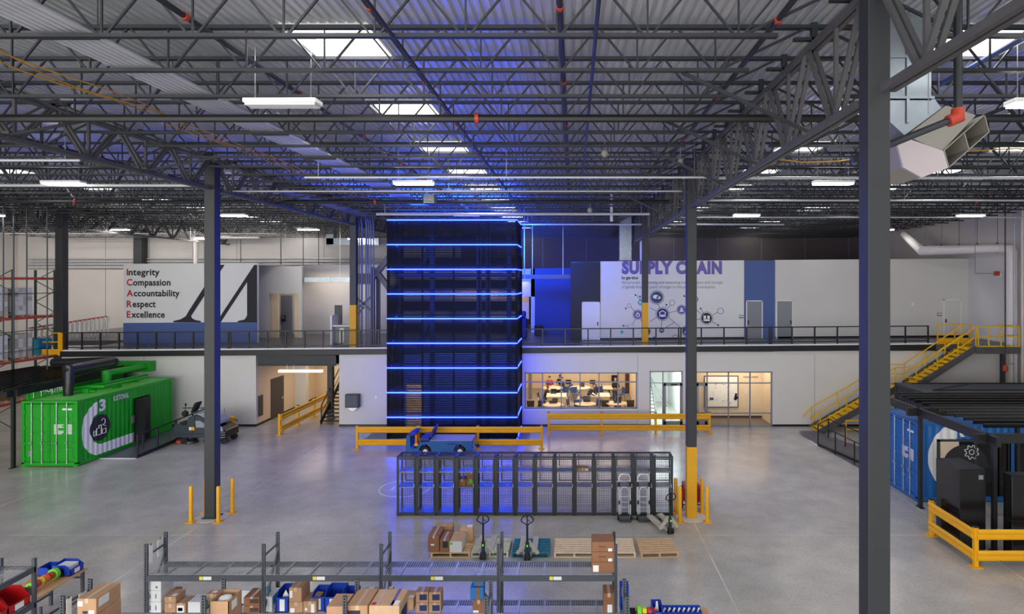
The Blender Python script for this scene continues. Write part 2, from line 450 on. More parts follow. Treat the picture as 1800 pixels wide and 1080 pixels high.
wseg(o2a, o2b, o2t, 4.15); wseg(o2b, XR, 0, 4.2)
struct('wall_front', W_, 'wall_paint')
b_ = MB()
for x0, x1 in ((XM0, -17.6), (-13.0, tw0), (tw1, o1a), (o1b, o2a), (o2b, XR)): b_.box(x0, x1, WD - .015, WD, 0, .12)
struct('baseboard_front', b_, 'black_steel')
j = MB()
for px in (253, 1121, 1432): j.box(PX(px, WD) - .01, PX(px, WD) + .01, WD - .004, WD, .12, 4)
struct('trim_4', j, 'print_grey')

# corridor behind the opening
cx0, cx1 = -17.62, -13.0
c_ = MB()
c_.box(cx0 - .2, cx0, WD + wt, 42, 0, 4)                               # left side
c_.box(cx0, -10.4, 42, 42.2, 0, 4)                                # back
c_.box(-11.2, -11.0, 34.4, 42, 0, 4)
struct('wall_corridor', c_, 'cream_wall')
struct('wall_pilaster', MB().box(-17.62, -16.9, 38.8, 39.2, 0, 3.4).box(-14.5, -13.9, 41.4, 42, 0, 3.4), 'wall_paint')
struct('ceiling_corridor', MB().box(cx0, -11, 34.7, 42, 3.3, 3.4), 'wall_paint')
struct('baseboard_corridor', MB().box(cx0, cx0 + .02, WD, 42, 0, .12), 'black_steel')
sb = MB().box(-17.45, -13.15, 34.02, 34.08, 3.42, 3.94).box(-17.45, -13.15, 33.92, 34.1, 3.39, 3.43).box(-17.45, -13.15, 33.92, 34.1, 3.93, 3.97)
struct('beam_opening', sb, 'column_paint')

# classroom shell
q = MB()
q.box(-3.7, -3.5, WD + wt, 46, 0, 3.6); q.box(4.0, 4.2, WD + wt, 46, 0, 3.6); q.box(-3.7, 4.2, 46, 46.2, 0, 3.6)
struct('wall_classroom', q, 'cream_wall')
struct('floor_classroom', MB().box(-3.5, 4.0, WD + wt, 46, .004, .012), 'room_floor')
struct('ceiling_classroom', MB().box(-3.5, 4.0, WD + wt, 46, 3.4, 3.5), 'wall_paint')
# stairwell shell
q = MB()
q.box(4.2, 4.25, WD + wt, 41, 0, 3.6).box(6.3, 6.45, WD + wt, 41, 0, 3.6).box(4.2, 6.4, 41, 41.2, 0, 3.6)
struct('wall_stairwell', q, 'wall_paint_white')
struct('ceiling_stairwell', MB().box(4.2, 6.4, WD + wt, 41, 3.4, 3.5), 'wall_paint')
# lobby shell
q = MB()
q.box(6.5, 6.6, WD + wt, 36.3, 0, 3.6).box(11.1, 11.25, WD + wt, 36.3, 0, 3.6).box(6.5, 11.2, 36.2, 36.4, 0, 3.6)
struct('wall_lobby', q, 'cream_wall')
struct('floor_lobby', MB().box(6.6, 11.1, WD + wt, 36.2, .004, .012), 'lobby_floor')
struct('ceiling_lobby', MB().box(6.5, 11.2, WD + wt, 36.3, 3.3, 3.4), 'wall_paint')
struct('baseboard_lobby', MB().box(6.6, 11.1, 36.18, 36.2, 0, .14), 'brown_frame')
# room behind the tower doorway
q = MB().box(tw0 - .8, tw1 + 1.2, 37.5, 37.7, 0, 3.2).box(tw0 - .9, tw0 - .8, WD + wt, 37.5, 0, 3.2).box(tw1 + 1.2, tw1 + 1.3, WD + wt, 37.5, 0, 3.2)
struct('wall_tower_room', q, 'cream_wall')
area('tower_room_panel', ((tw0 + tw1) / 2, 36, 3.05), (0, 0, 0), 1, 2, 120, (1, .8, .58))

# windows
def window(name, x0, x1, z0, z1, vs, hs, y=WD, fw=.07, m='grey_door'):
    f = MB()
    f.box(x0, x0 + fw, y + .03, y + .13, z0, z1).box(x1 - fw, x1, y + .03, y + .13, z0, z1)
    f.box(x0, x1, y + .03, y + .13, z0, z0 + fw).box(x0, x1, y + .03, y + .13, z1 - fw, z1)
    for v in vs: f.box(v - .03, v + .03, y + .03, y + .13, z0, z1)
    for h in hs: f.box(x0, x1, y + .035, y + .125, h - .03, h + .03)
    o = struct(name, f, m)
    g = MB().box(x0 + fw, x1 - fw, y + .075, y + .083, z0 + fw, z1 - fw).build('window_pane', 'glass', o)
    return o
w1 = window('window_1', wx0, wx1, wz0, wz1, [PX(p, WD) for p in (953.5, 986.5, 1019.7, 1053, 1086.5)], [2.46])
MB().box(wx0 - .05, wx1 + .05, WD - .05, WD + .05, wz0 - .07, wz0).build('window_sill', 'white_paint', w1)
# doors in the glazing
def glazed_door(name, x0, x1, zt, hinge, y=WD):
    f = MB().box(x0, x0 + .12, y + .02, y + .12, 0, zt).box(x1 - .12, x1, y + .02, y + .12, 0, zt).box(x0, x1, y + .02, y + .12, zt - .14, zt).box(x0, x1, y + .02, y + .12, 0, .3)
    o = struct(name, f, 'grey_door')
    MB().box(x0 + .12, x1 - .12, y + .06, y + .07, .3, zt - .14).build('door_pane', 'glass', o)
    hx = x0 + .06 if hinge else x1 - .06
    MB().tube([(hx, y - .03, .95), (hx, y - .03, 1.15)], .02).tube([(hx, y - .03, 1.05), (hx, y + .02, 1.05)], .015).build('door_handle', 'chrome', o)
    return o
w2 = window('window_2', o1a, o1b, 0, o1t, [PX(1165.5, WD)], [2.42])
d1 = glazed_door('door_1', PX(1166.5, WD), PX(1199, WD), 2.4, True, WD - .06)
MB().box(PX(1179, WD), PX(1190, WD), WD - .1, WD - .04, 2.3, 2.38).build('door_closer', 'print_dark', d1)
w3 = window('window_3', o2a, o2b, 0, o2t, [PX(p, WD) for p in (1243.5, 1281, 1319)], [2.40, .72])
d2 = glazed_door('door_2', PX(1224, WD), PX(1243, WD), 2.4, False, WD - .06)

# ---- upper floor rooms
UD = 37.8
def up(mb, x0, x1, y0, y1, z0, z1): mb.box(x0, x1, y0, y1, z0, z1); return mb
HS = 4.82
sw = MB().box(PX(217, UD), -19.45, UD, UD + .2, 0, HS + .1)
struct('wall_values', sw, 'wall_paint_white', shear=True)
struct('trim_5', MB().box(PX(217, UD), -19.45, UD - .012, UD, 0, 1.28), 'blue_band', shear=True)
a = MB().box(-21.1, -20.9, UD + .2, 44, 0, HS).box(-21, -9, 44, 44.2, 0, HS + .1)
struct('wall_alcove', a, 'wall_paint', shear=True)
struct('wall_values_end', MB().box(PX(217, UD), PX(217, UD) + .2, UD + .2, 46, 0, HS), 'wall_paint', shear=True)
# alcove portal: lower dropped header with two lit cream reveals
PD_ = 40.8
struct('wall_portal', MB().box(-21, PX(473, PD_), PD_, PD_ + .2, 0, HS - .05).box(PX(473, PD_), PX(531, PD_), PD_, PD_ + .2, 2.95, HS - .05).box(PX(525, PD_), PX(531, PD_), PD_, PD_ + .2, 0, 2.95), 'wall_paint', shear=True)
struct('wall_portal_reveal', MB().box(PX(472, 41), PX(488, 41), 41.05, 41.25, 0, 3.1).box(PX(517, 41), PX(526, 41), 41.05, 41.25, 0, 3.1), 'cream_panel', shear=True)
struct('door_3', MB().box(PX(489, 43.9), PX(513, 43.9), 43.9, 44.0, 0, 2.75), 'grey_door', shear=True)
# right of the tower
rr = MB()
rr.box(PX(1055, UD), PX(1308, UD), UD, UD + .2, 0, HS + .02)
struct('wall_mural', rr, 'wall_paint_white', shear=True)
struct('wall_niche', MB().box(PX(1308, UD), PX(1363, UD), UD + .12, UD + .3, 0, HS), 'blue_band', shear=True)
struct('wall_upper', MB().box(PX(1363, UD), XR, UD, UD + .2, 0, HS + .02).box(XR - .12, XR, 34, UD, 0, HS + .02), 'wall_paint', shear=True)
struct('wall_dark', MB().box(PX(1003, UD), PX(1055, UD), UD - .05, UD + .2, 0, HS - .02), 'dark_panel', shear=True)
struct('wall_navy', MB().box(PX(940, 42), PX(1006, 42) + .4, 42, 42.2, 0, HS - .3), 'navy_panel', shear=True)
struct('wall_office', MB().box(-10.2, -5.3, 46, 46.2, 0, HS).box(-5.3, PX(940, 42), 43.2, 43.4, 2.55, HS - .3).box(PX(933, 43), PX(940, 42), 43.2, 43.4, 0, HS - .3), 'wall_paint', shear=True)
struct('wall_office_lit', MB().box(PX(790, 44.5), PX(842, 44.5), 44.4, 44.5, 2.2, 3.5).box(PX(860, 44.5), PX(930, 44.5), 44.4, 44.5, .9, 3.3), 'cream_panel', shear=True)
area('upper_office_panel', (PX(860, 43.6), 43.5, 8.2), (R(60), 0, 0), 4, .6, 60, (1, .76, .54))
up_b = MB().box(PX(1055, UD), PX(1308, UD), UD - .02, UD, 0, .12).box(PX(1363, UD), XR - .1, UD - .02, UD, 0, .12)
struct('baseboard_upper', up_b, 'black_steel', shear=True)
def door(name, px0, px1, h, m, y=UD, hl=True):
    x0, x1 = PX(px0, y), PX(px1, y); z = zm((x0 + x1) / 2)
    f = MB().box(x0 - .06, x0, y - .03, y, z, z + h + .06).box(x1, x1 + .06, y - .03, y, z, z + h + .06).box(x0 - .06, x1 + .06, y - .03, y, z + h, z + h + .06)
    o = struct(name, f, 'white_paint')
    MB().box(x0, x1, y - .02, y, z + .02, z + h).build('door_leaf', m, o)
    hx = x0 + .08 if hl else x1 - .08
    MB().box(hx - .03, hx + .03, y - .06, y - .02, z + .9, z + 1.12).build('door_handle', 'print_dark', o)
    return o
door('door_4', 1024.5, 1053, 2.30, 'white_paint', UD - .05, False)
door('door_5', 1313, 1339, 2.30, 'grey_door', UD + .12)
door('door_6', 1366, 1392, 2.30, 'grey_door', UD, False)
door('door_7', 1660, 1688, 2.28, 'wall_paint', UD)
# corridor doors below
MB_ = MB().box(cx0, cx0 + .04, 35.75, 37.3, 0, 2.35)
o = struct('door_8', MB_, 'grey_dark_door'); MB().box(cx0 + .04, cx0 + .1, 36.95, 37.1, 1, 1.12).build('door_handle', 'chrome', o)
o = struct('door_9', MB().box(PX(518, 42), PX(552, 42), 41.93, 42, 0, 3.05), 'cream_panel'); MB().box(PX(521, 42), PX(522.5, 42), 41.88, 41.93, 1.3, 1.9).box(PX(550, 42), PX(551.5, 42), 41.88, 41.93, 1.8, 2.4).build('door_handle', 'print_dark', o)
# ---------------------------------------------------------------- roof steel
COLX = {'l2': -28.9, 'l1': -12.4, 'r1': 4.04}
def column(x, y, z0, z1, wdt, label, yel=0.):
    t = thing('steel_column', label, 'column', (x, y, z0), 'square steel roof columns')
    h = wdt / 2
    MB().box(x - h, x + h, y - h, y + h, z0 + yel, z1).build('shaft', 'column_paint', t, bevel=.012)
    if yel: MB().box(x - h - .004, x + h + .004, y - h - .004, y + h + .004, z0, z0 + yel).build('yellow_guard', 'yellow_column', t)
    else: MB().box(x - h - .06, x + h + .06, y - h - .06, y + h + .06, z0, z0 + .03).build('base_plate', 'column_paint', t)
    MB().box(x - h - .05, x + h + .05, y - h - .05, y + h + .05, z1 - .04, z1).build('cap_plate', 'girder_paint', t)
    return t
NC, MC, FC = 8.25, 21.1, 34.4
column(4.04, NC, 0, 12.2, .29, 'big grey square column close in front, running out of frame top and bottom')
column(4.04, MC, 0, 12.2, .33, 'grey square column with yellow painted foot beside the mesh lockers', 2.44)
column(-12.4, MC, 0, 12.2, .36, 'grey square column standing inside four yellow bollards by the floor scrubber')
column(4.04, FC + .3, zm(4), 12.2, .33, 'grey column with yellow foot on the upper floor before the purple heading', 2.4)
column(-12.4, FC + .3, zm(-12.4), 12.2, .36, 'grey column with yellow foot on the upper floor beside the tower conduits', 2.4)
column(-28.9, FC + .3, zm(-28.9) - 4.2, 12.2, .42, 'dark grey column at the end of the pallet racking')
column(-36.3, 51.5, 0, 12.4, .7, 'pale pilaster column against the rear wall above the horizontal pipes')
for x, y in ((4.04, MC), (-12.4, MC)):
    o = MB().lathe([(.52, 0), (.52, .006), (.5, .01)], (x, y, 0), 28).build('trim_round_joint', 'wall_paint'); o['kind'] = 'structure'
o = MB()

ZT_, ZB_ = 12.42, 11.64
def joist(x0, x1, label):
    t = thing('bar_joist', label, 'roof joist', (x0, 0, 0), 'open web roof joists')
    L = x1 - x0
    MB().box(x0 + .05, x1 - .05, -.055, -.012, ZT_ - .06, ZT_).box(x0 + .05, x1 - .05, .012, .055, ZT_ - .06, ZT_).build('top_chord', 'joist_paint', t)
    MB().box(x0 + 1.1, x1 - 1.1, -.05, -.010, ZB_, ZB_ + .055).box(x0 + 1.1, x1 - 1.1, .010, .05, ZB_, ZB_ + .055).build('bottom_chord', 'joist_paint', t)
    wb = MB(); n = round((L - 2.0) / 1.26); p = (L - 2.0) / n; xs = x0 + 1.0
    nodes = [xs + p * (i + .5) for i in range(n)]
    for i, b in enumerate(nodes):
        wb.bar((b, 0, ZB_ + .03), (b, 0, ZT_ - .04), .026)
        wb.bar((b + .05, 0, ZB_ + .03), (b + p / 2 - .02, 0, ZT_ - .04), .032)
        wb.bar((b - .05, 0, ZB_ + .03), (b - p / 2 + .02, 0, ZT_ - .04), .032)
    wb.bar((nodes[0] - .05, 0, ZB_ + .03), (x0 + .15, 0, ZT_ - .05), .04); wb.bar((nodes[-1] + .05, 0, ZB_ + .03), (x1 - .15, 0, ZT_ - .05), .04)
    wb.build('web', 'joist_paint', t)
    return t
bays = [(-45.3, -28.9, 'over the pallet racking bay'), (-28.9, -12.4, 'over the green container bay'), (-12.4, 4.04, 'over the blue lit tower bay'), (4.04, 24.3, 'over the yellow stair bay')]
for x0, x1, nm in bays:
    first = None
    for k in range(-1, 29):
        y = 10.32 + 1.458 * k
        lab = f'dark open web roof joist, {ORD[k + 1]} from the camera end {nm}'
        if first is None: first = joist(x0, x1, lab); first.location = (x0, y, 0)
        else: dup(first, (x0, y, 0), lab)

def girder(x, y0, y1, zb, zt, label, wd=.2):
    t = thing('joist_girder', label, 'girder', (x, y0, zb), 'roof girders along the column lines')
    MB().box(x - wd / 2, x - .02, y0, y1, zt - .09, zt).box(x + .02, x + wd / 2, y0, y1, zt - .09, zt).build('top_chord', 'girder_paint', t)
    MB().box(x - wd / 2, x - .02, y0 + .2, y1 - .2, zb, zb + .1).box(x + .02, x + wd / 2, y0 + .2, y1 - .2, zb, zb + .1).build('bottom_chord', 'girder_paint', t)
    n = max(2, round((y1 - y0) / 2.187)); p = (y1 - y0) / n; wb = MB()
    for i in range(n):
        b = y0 + p * (i + .5)
        for s in (-1, 1):
            for dx in (-.055, .055):
                wb.bar((x + dx, b + s * .08, zb + .06), (x + dx, b + s * (p / 2 - .06), zt - .05), .055, .07, up=(1, 0, 0))
        wb.bar((x, b, zb + .06), (x, b, zt - .05), .06)
    wb.build('web', 'girder_paint', t)
    se = MB()
    for k in range(-1, 30):
        yy = 10.32 + 1.458 * k
        if y0 < yy < y1: MB().box(x - .34, x + .34, yy - .05, yy + .05, zt + .2 * (12.40 - zt), zt + .2 * (12.40 - zt) + .05).box(x - .05, x + .05, yy - .05, yy + .05, zt, 12.46).build('joist_seat', 'joist_paint', t)
    return t
spans = [(-4.8, NC, 'out over the camera'), (NC, MC, 'in the first bay before the camera'), (MC, FC + .3, 'in the second bay before the camera'), (FC + .3, 47.6, 'over the upper floor'), (47.6, 51.9, 'against the rear wall')]
gl = {'l2': ('dark roof girder on the racking column line', 11.05, 12.2), 'l1': ('dark roof girder on the bollard column line', 11.2, 12.28), 'r1': ('grey roof girder on the yellow foot column line', 10.56, 12.1)}
for k, x in COLX.items():
    nm, zb, zt = gl[k]
    for a, b, sp in spans:
        if b <= NC and k != 'r1': continue
        girder(x, a + .16, b - .16, zb, zt, f'{nm}, {sp}')
# knee braces from girder bottom chord up to the joists
for i, (xa, s, yy) in enumerate([(4.04, -1, 10.4), (4.04, -1, 13.3), (4.04, -1, 16.2), (4.04, -1, 19.1), (4.04, 1, 13.3), (4.04, 1, 17.6), (-12.4, 1, 13.3), (-12.4, 1, 17.6), (-12.4, -1, 17.6), (-12.4, -1, 13.3), (4.04, -1, 24.8), (-12.4, 1, 24.8)]):
    zb = 10.62 if xa > 0 else 11.25
    side = 'tower side' if (s < 0) == (xa > 0) else 'outer side'
    ln = 'yellow foot column line' if xa > 0 else 'bollard column line'
    t = thing('knee_brace', f'slanting girder brace at the joist {yy:.0f} m out, {side}, {ln}', 'brace', (xa, yy, zb), 'girder braces')
    MB().bar((xa, yy, zb), (xa + s * 2.2, yy, 11.66), .04, .06).build('angle_bar', 'joist_paint', t)
    MB().cbox(xa + s * .1, yy, zb + .05, .16, .02, .14).build('gusset', 'girder_paint', t)
# round pipes, conduits and cables: each one its own thing
def pipe(name, label, cat, pts, r, m, group=None, n=8, joints=0, jm='red_coupling', jr=1.3, straps=None):
    a = Vector(pts[0])
    t = thing(name, label, cat, a, group)
    MB().tube(pts, r, n).build('run', m, t, smooth=True)
    if joints:
        p, q = Vector(pts[0]), Vector(pts[-1])
        for i in range(joints):
            u = p.lerp(q, (i + .5) / joints); d = (q - p).normalized()
            MB().tube([u - d * .04, u + d * .04], r * jr, 10).build('coupling', jm, t, smooth=True)
    if straps:
        for (x, y, z) in straps: MB().bar((x, y, z), (x, y, ZD), .012).build('hanger_rod', 'galv', t)
    return t
def along(x, z, y0, y1): return [(x, y0, z), (x, y1, z)]
pipe('sprinkler_pipe', 'dark sprinkler branch pipe with red couplings beside the skylight row', 'pipe', along(-2.86, 11.98, 7, 33), .045, 'joist_paint', 'sprinkler pipes', joints=8)
pipe('sprinkler_pipe', 'blue tinted sprinkler branch pipe over the tower middle', 'pipe', along(-.19, 11.98, 7, 33), .045, 'joist_paint', 'sprinkler pipes', joints=8)
pipe('sprinkler_pipe', 'dark sprinkler branch pipe on the container side of the skylights', 'pipe', along(-5.6, 11.95, 7, 33), .045, 'joist_paint', 'sprinkler pipes', joints=7)
pipe('sprinkler_pipe', 'bluish sprinkler branch pipe near the grey girder', 'pipe', along(2.95, 11.9, 7, 33), .045, 'joist_paint', 'sprinkler pipes', joints=7)
pipe('sprinkler_pipe', 'sprinkler branch pipe over the bollard column', 'pipe', along(-14.6, 11.9, 9, 33), .045, 'joist_paint', 'sprinkler pipes', joints=6)
pipe('sprinkler_pipe', 'sprinkler branch pipe passing behind the big duct', 'pipe', along(9.4, 11.9, 7, 37), .045, 'joist_paint', 'sprinkler pipes', joints=6)
pipe('bridging_bar', 'thin bridging bar on the joist feet beside the middle sprinkler', 'roof bracing', along(.32, 11.66, 7, 33), .03, 'joist_paint', 'joist bridging')
pipe('bridging_bar', 'thin bridging bar on the joist feet beside the skylight row', 'roof bracing', along(-2.6, 11.66, 7, 33), .03, 'joist_paint', 'joist bridging')
pipe('sprinkler_main', 'thick black sprinkler main crossing the whole hall under the joists', 'pipe', [(-27, 12.75, 11.5), (23, 12.75, 11.5)], .085, 'black_steel', joints=3)
pipe('sprinkler_main', 'thick black sprinkler main crossing further in beyond the fifth skylight', 'pipe', [(-27, 25.6, 11.4), (23, 25.6, 11.4)], .08, 'black_steel', joints=4)
for i in range(7):
    pipe('conduit', f'galvanized conduit of the bundle crossing the top corner, {ORD[i]} from the skylights', 'conduit', along(-7.05 - i * .115, 11.76 + .0 * i, 4, 30), .042, 'conduit_metal', 'conduit bundle under the roof')
for i, y in enumerate(range(6, 30, 3)):
    t = thing('trapeze_hanger', f'dark trapeze hanger under the galvanized conduit bundle, {ORD[i]} from the camera end', 'hanger', (-7.4, y, 11.68), 'trapeze hangers')
    MB().box(-7.85, -6.95, y - .02, y + .02, 11.67, 11.71).build('channel', 'dark_steel', t)
    for x in (-6.97, -7.83): MB().bar((x, y, 11.7), (x, y, ZD), .012).build('rod', 'dark_steel', t)
for i, x0 in enumerate((-8.55, -8.75, -8.35)):
    pts = []
    for k in range(40):
        y = 6 + k * .55; pts.append((x0 + .12 * math.sin(y * 1.7 + i), y, 11.62 - .13 * abs(math.sin(y * .72 + i * .3))))
    pipe('cable', f'yellow cable draped under the joists, {ORD[i]} of the loose bunch', 'cable', pts, .013, 'cable_yellow', 'yellow roof cables', n=6)
pipe('cable', 'yellow cable sagging beside the galvanized duct', 'cable', [(5.0 + k * .9, 15.5 + .25 * math.sin(k), 11.5 - .12 * abs(math.sin(k * .9)) - .05 * (6 - k if k < 6 else 0)) for k in range(12)], .018, 'cable_yellow', 'yellow roof cables', n=6)
for i, (y, z, x0, x1, r) in enumerate([(18.3, 11.2, -8, 4, .035), (22.2, 11.35, -13, 4, .03), (29.0, 11.25, -9.3, 3.6, .06), (20.5, 11.3, -27, -12.6, .05), (24.4, 11.3, 4.3, 22, .04), (31.0, 11.3, 4.3, 23, .035), (19.0, 11.3, 4.5, 18, .045), (35.0, 11.3, -3, 12, .05), (16.2, 11.3, -28, -13, .035)]):
    pipe('conduit', f'silver conduit crossing under the joists, {ORD[i]} of the lone runs', 'conduit', [(x0, y, z), (x1, y, z)], r, 'conduit_metal', 'lone roof conduits', straps=[(x0 + .4, y, z), ((x0 + x1) / 2, y, z), (x1 - .4, y, z)])
# conduits dropping beside the tower
for i, px in enumerate((623, 627, 631.5, 636, 644, 648, 652, 656.5)):
    x = PX(px, 35.2); r = .058 if i in (3, 4) else .038
    pipe('conduit', f'blue lit vertical conduit beside the tower, {ORD[i]} from the yellow foot column', 'conduit', [(x, 35.2, zm(x)), (x, 35.2, 11.3), (x, 35.0, 11.62), (-12.06 + .11 * i, 34.3, 11.75), (-12.06 + .11 * i, 25, 11.75)], r, 'conduit_dull', 'vertical conduits beside the tower')
# conduits along the rear wall
for i, py in enumerate((455, 460, 465, 470)):
    z = PZ(py, 51.8)
    pipe('wall_conduit', f'horizontal galvanized pipe along the rear wall, {ORD[i]} from the top', 'conduit', [(-46, 51.8, z), (-10, 51.8, z)], .06 if i < 3 else .1, 'conduit_metal', 'rear wall pipes')
for i, (px, d, z0) in enumerate([(370, 50, 8), (423, 50, 8.6), (494, 47, 7.0), (560, 50, 8.6), (533, 50, 9)]):
    x = PX(px, d)
    pipe('drop_rod', f'thin vertical rod hanging in front of the rear wall, {ORD[i]} from the racking', 'hanger', [(x, d, z0), (x, d, ZD + .01)], .03, 'dark_steel', 'hanging rods')
x = PX(344, 50)
pipe('roof_drain', 'white drain pipe turning under the roof beside the values wall', 'pipe', [(x, 50, 9.0), (x, 50, 11.6), (x + 5.2, 50, 11.62)], .16, 'white_pipe', n=10)

# lights
def highbay(x, y, z, on, label):
    t = thing('linear_light', label, 'ceiling light', (x, y, z), 'linear high bay lights')
    MB().box(x - .65, x + .65, y - .16, y + .16, z + .04, z + .12).build('housing', 'white_plastic', t, bevel=.01)
    MB().box(x - .62, x + .62, y - .13, y + .13, z, z + .04).build('tube_lens', 'lamp_glow' if on else 'white_plastic', t)
    for s in (-.5, .5): MB().tube([(x + s, y, z + .12), (x + s, y, ZD + .01)], .006, 5).build('hanger_wire', 'galv', t)
rows = {2: 'over the camera end', 11: 'over the near racks', 20: 'over the mesh lockers', 30: 'over the barriers', 38.5: 'over the upper floor', 47: 'by the rear wall'}
cols = {-28.5: 'racking aisle', -16.6: 'green container aisle', -5.2: 'tower aisle', 8.45: 'lobby aisle', 19.4: 'yellow stair aisle'}
for y, rn in rows.items():
    for x, cn in cols.items():
        if y < 5 and x not in (-28.5, -16.6, -5.2): continue
        if y > 34 and (x in (-5.2, 8.45) or (y > 40 and x > 0)): continue
        on = not (x == -5.2 and y in (11, 30))
        highbay(x, y, 11.25, on, f'{"lit" if on else "unlit"} white linear light {rn}, {cn}')

# galvanized duct with angled nozzle behind the big column
t = thing('air_duct', 'large galvanized air duct with angled nozzle hanging behind the big grey column', 'duct', (5.5, 10.2, 10))
dx0, dx1, dy0, dy1 = PX(1562, 10), PX(1638, 10), 10.0, 10.7
z1 = PZ(172, 10); z2 = PZ(100, 10)
MB().box(dx0, dx1, dy0, dy1, z1 - .05, 13.2).build('vertical_duct', 'duct_metal', t, bevel=.01)
sm = MB()
for z in (z1, z2, z2 + .75): sm.box(dx0 - .03, dx1 + .03, dy0 - .03, dy1 + .03, z - .02, z + .02)
sm.bar((PX(1595, 10), 9.98, 10.7), (PX(1595, 10), 9.98, 12.4), .05, .02)
sm.build('flange', 'duct_metal', t)
def pz(px, py, d=10.0): return (PX(px, d), PZ(py, d))
el = [pz(1562, 170), pz(1640, 170), pz(1655, 190), pz(1590, 238), pz(1562, 212)]
MB().prism(el, (0, 10.0, 0), XU, ZU, (0, .7, 0)).build('elbow', 'duct_metal', t)
bd = [pz(1590, 240), pz(1660, 187), pz(1712, 204), pz(1652, 268)]
hexa = [pz(1572, 258), pz(1590, 246), pz(1652, 268), pz(1660, 297), pz(1614, 314), pz(1582, 296)]
MB().prism(bd, (0, 9.95, 0), XU, ZU, (0, .8, 0)).build('nozzle_top', 'duct_tan', t)
MB().prism(hexa, (0, 9.9, 0), XU, ZU, (0, .05, 0)).build('end_plate', 'duct_pink', t)
A = Vector((PX(1723, 10) - PX(1653, 10), 0, PZ(206, 10) - PZ(268, 10)))
p0 = Vector((*pz(1653, 268),)); P0 = Vector((p0.x, 9.9, p0.y))
dn = Vector((PX(1661, 10) - PX(1653, 10), 0, PZ(298, 10) - PZ(268, 10)))
bk = Vector((0, .85, 0))
v = MB()
def slab3(o, a, b, th):                                # thin sheet
    n = Vector(a).cross(Vector(b)).normalized() * th
    v.prism([(0, 0), (1, 0), (1, 1), (0, 1)], o, a, b, n)
slab3(P0, A, bk, .015); slab3(P0 + dn, A, bk, .015)
for k in (0, .5, 1): slab3(P0 + A * k, dn, bk, .015)
slab3(P0 + bk, A, dn, .015)
v.build('outlet_vanes', 'duct_tan', t)
hk = MB().prism([(a, b) for a, b in [pz(1572, 258), pz(1582, 296), pz(1614, 314), pz(1660, 297)]], (0, 9.95, 0), XU, ZU, (0, .8, 0)); hk.build('nozzle_underside', 'duct_tan', t)
MB().tube([(PX(1632, 9.6), 9.6, PZ(200, 9.6)), (PX(1632, 9.6), 9.6, 12.4)], .008).build('hanger_wire', 'galv', t)
# sprinkler drop in front of the duct
X1, Z1 = PX(1684, 8.6), PZ(206, 8.6)
t = thing('sprinkler_elbow', 'dark vertical sprinkler drop with red elbow feeding a blue lit pipe by the duct', 'pipe', (X1, 8.6, Z1))
MB().tube([(X1, 8.6, 12.4), (X1, 8.6, Z1 + .08)], .055, 12).build('riser', 'joist_paint', t, smooth=True)
MB().tube([(X1, 8.6, Z1 + .12), (X1, 8.6, Z1), (X1 - .14, 8.6, Z1 - .06)], .085, 12).build('elbow', 'red_coupling', t, smooth=True)
MB().tube([(X1 - .1, 8.6, Z1 - .04), (PX(1560, 8.6) - .5, 8.6, PZ(266, 8.6) - .12)], .05, 12).build('arm_pipe', 'dark_steel', t, smooth=True)
# pipe far right top, its blue light painted in by colour
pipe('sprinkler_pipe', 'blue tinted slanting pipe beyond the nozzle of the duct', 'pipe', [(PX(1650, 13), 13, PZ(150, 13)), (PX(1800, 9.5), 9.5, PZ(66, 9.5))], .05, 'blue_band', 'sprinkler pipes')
# small ceiling devices
def dome(name, lab, cat, px, py, d, s):
    x, z = PX(px, d), PZ(py, d)
    t = thing(name, lab, cat, (x, d, z))
    MB().lathe([(.02, s), (s * .7, s * .8), (s, 0), (s * .8, -s * .6), (.02, -s)], (x, d, z), 14).build('body', 'duct_tan', t, smooth=True)
    MB().tube([(x, d, z + s), (x, d, ZD + .01)], .012).build('stem', 'galv', t)
dome('access_point', 'small pale ceiling speaker hanging below the joists over the tower', 'speaker', 1063, 270, 17, .11)
dome('access_point', 'small white ceiling sensor beyond the tower top', 'sensor', 1037, 370, 27, .12)
dome('camera_dome', 'white security camera at the foot of the grey girder', 'camera', 1196, 283, 19, .09)
t = thing('fan_box', 'dark square heater box hanging over the tower front', 'heater', (PX(756, 24), 24, 11.2))
MB().cbox(PX(756, 24), 24, PZ(351, 24), .45, .4, .35).build('casing', 'black_steel', t); g = MB()
for k in range(6): g.cbox(PX(756, 24), 23.78, PZ(351, 24) - .14 + k * .055, .4, .03, .02)
g.build('grille', 'galv', t)
MB().bar((PX(750, 24), 24, PZ(345, 24)), (PX(750, 24), 24, ZD + .01), .02).build('bracket', 'galv', t)
# ---------------------------------------------------------------- blue lit freight tower
TX0, TX1, TD = PX(682, 31.4), PX(908, 31.4), 31.4
TZ = 11.25
t = thing('lift_tower', 'tall black mesh freight tower ringed by glowing blue light strips', 'tower', ((TX0 + TX1) / 2, TD, 0))
fr = MB()
for x in (TX0, TX1):
    for y in (TD, WD - .12): fr.box(x - .06, x + .06, y, y + .12, 0, TZ)
for z in [.1 + 1.26 * k - .0 for k in range(10)]:
    z = min(z, TZ - .06)
    fr.box(TX0, TX1, TD, TD + .06, z - .05, z + .01); fr.box(TX1 - .06, TX1, TD, WD - .1, z - .05, z + .01); fr.box(TX0, TX0 + .06, TD, WD - .1, z - .05, z + .01)
for px in (742, 797, 842, 858): fr.box(PX(px, TD) - .04, PX(px, TD) + .04, TD + .05, TD + .12, 0, TZ)
fr.build('frame', 'screen_black', t)
sl = MB(); k = 0; z = .06
while z < TZ - .05:
    sl.box(TX0, TX1, TD - .005, TD + .012, z, z + .075); sl.box(TX1 - .012, TX1 + .005, TD, WD - .1, z, z + .075); sl.box(TX0 - .005, TX0 + .012, TD, WD - .1, z, z + .075); z += .09
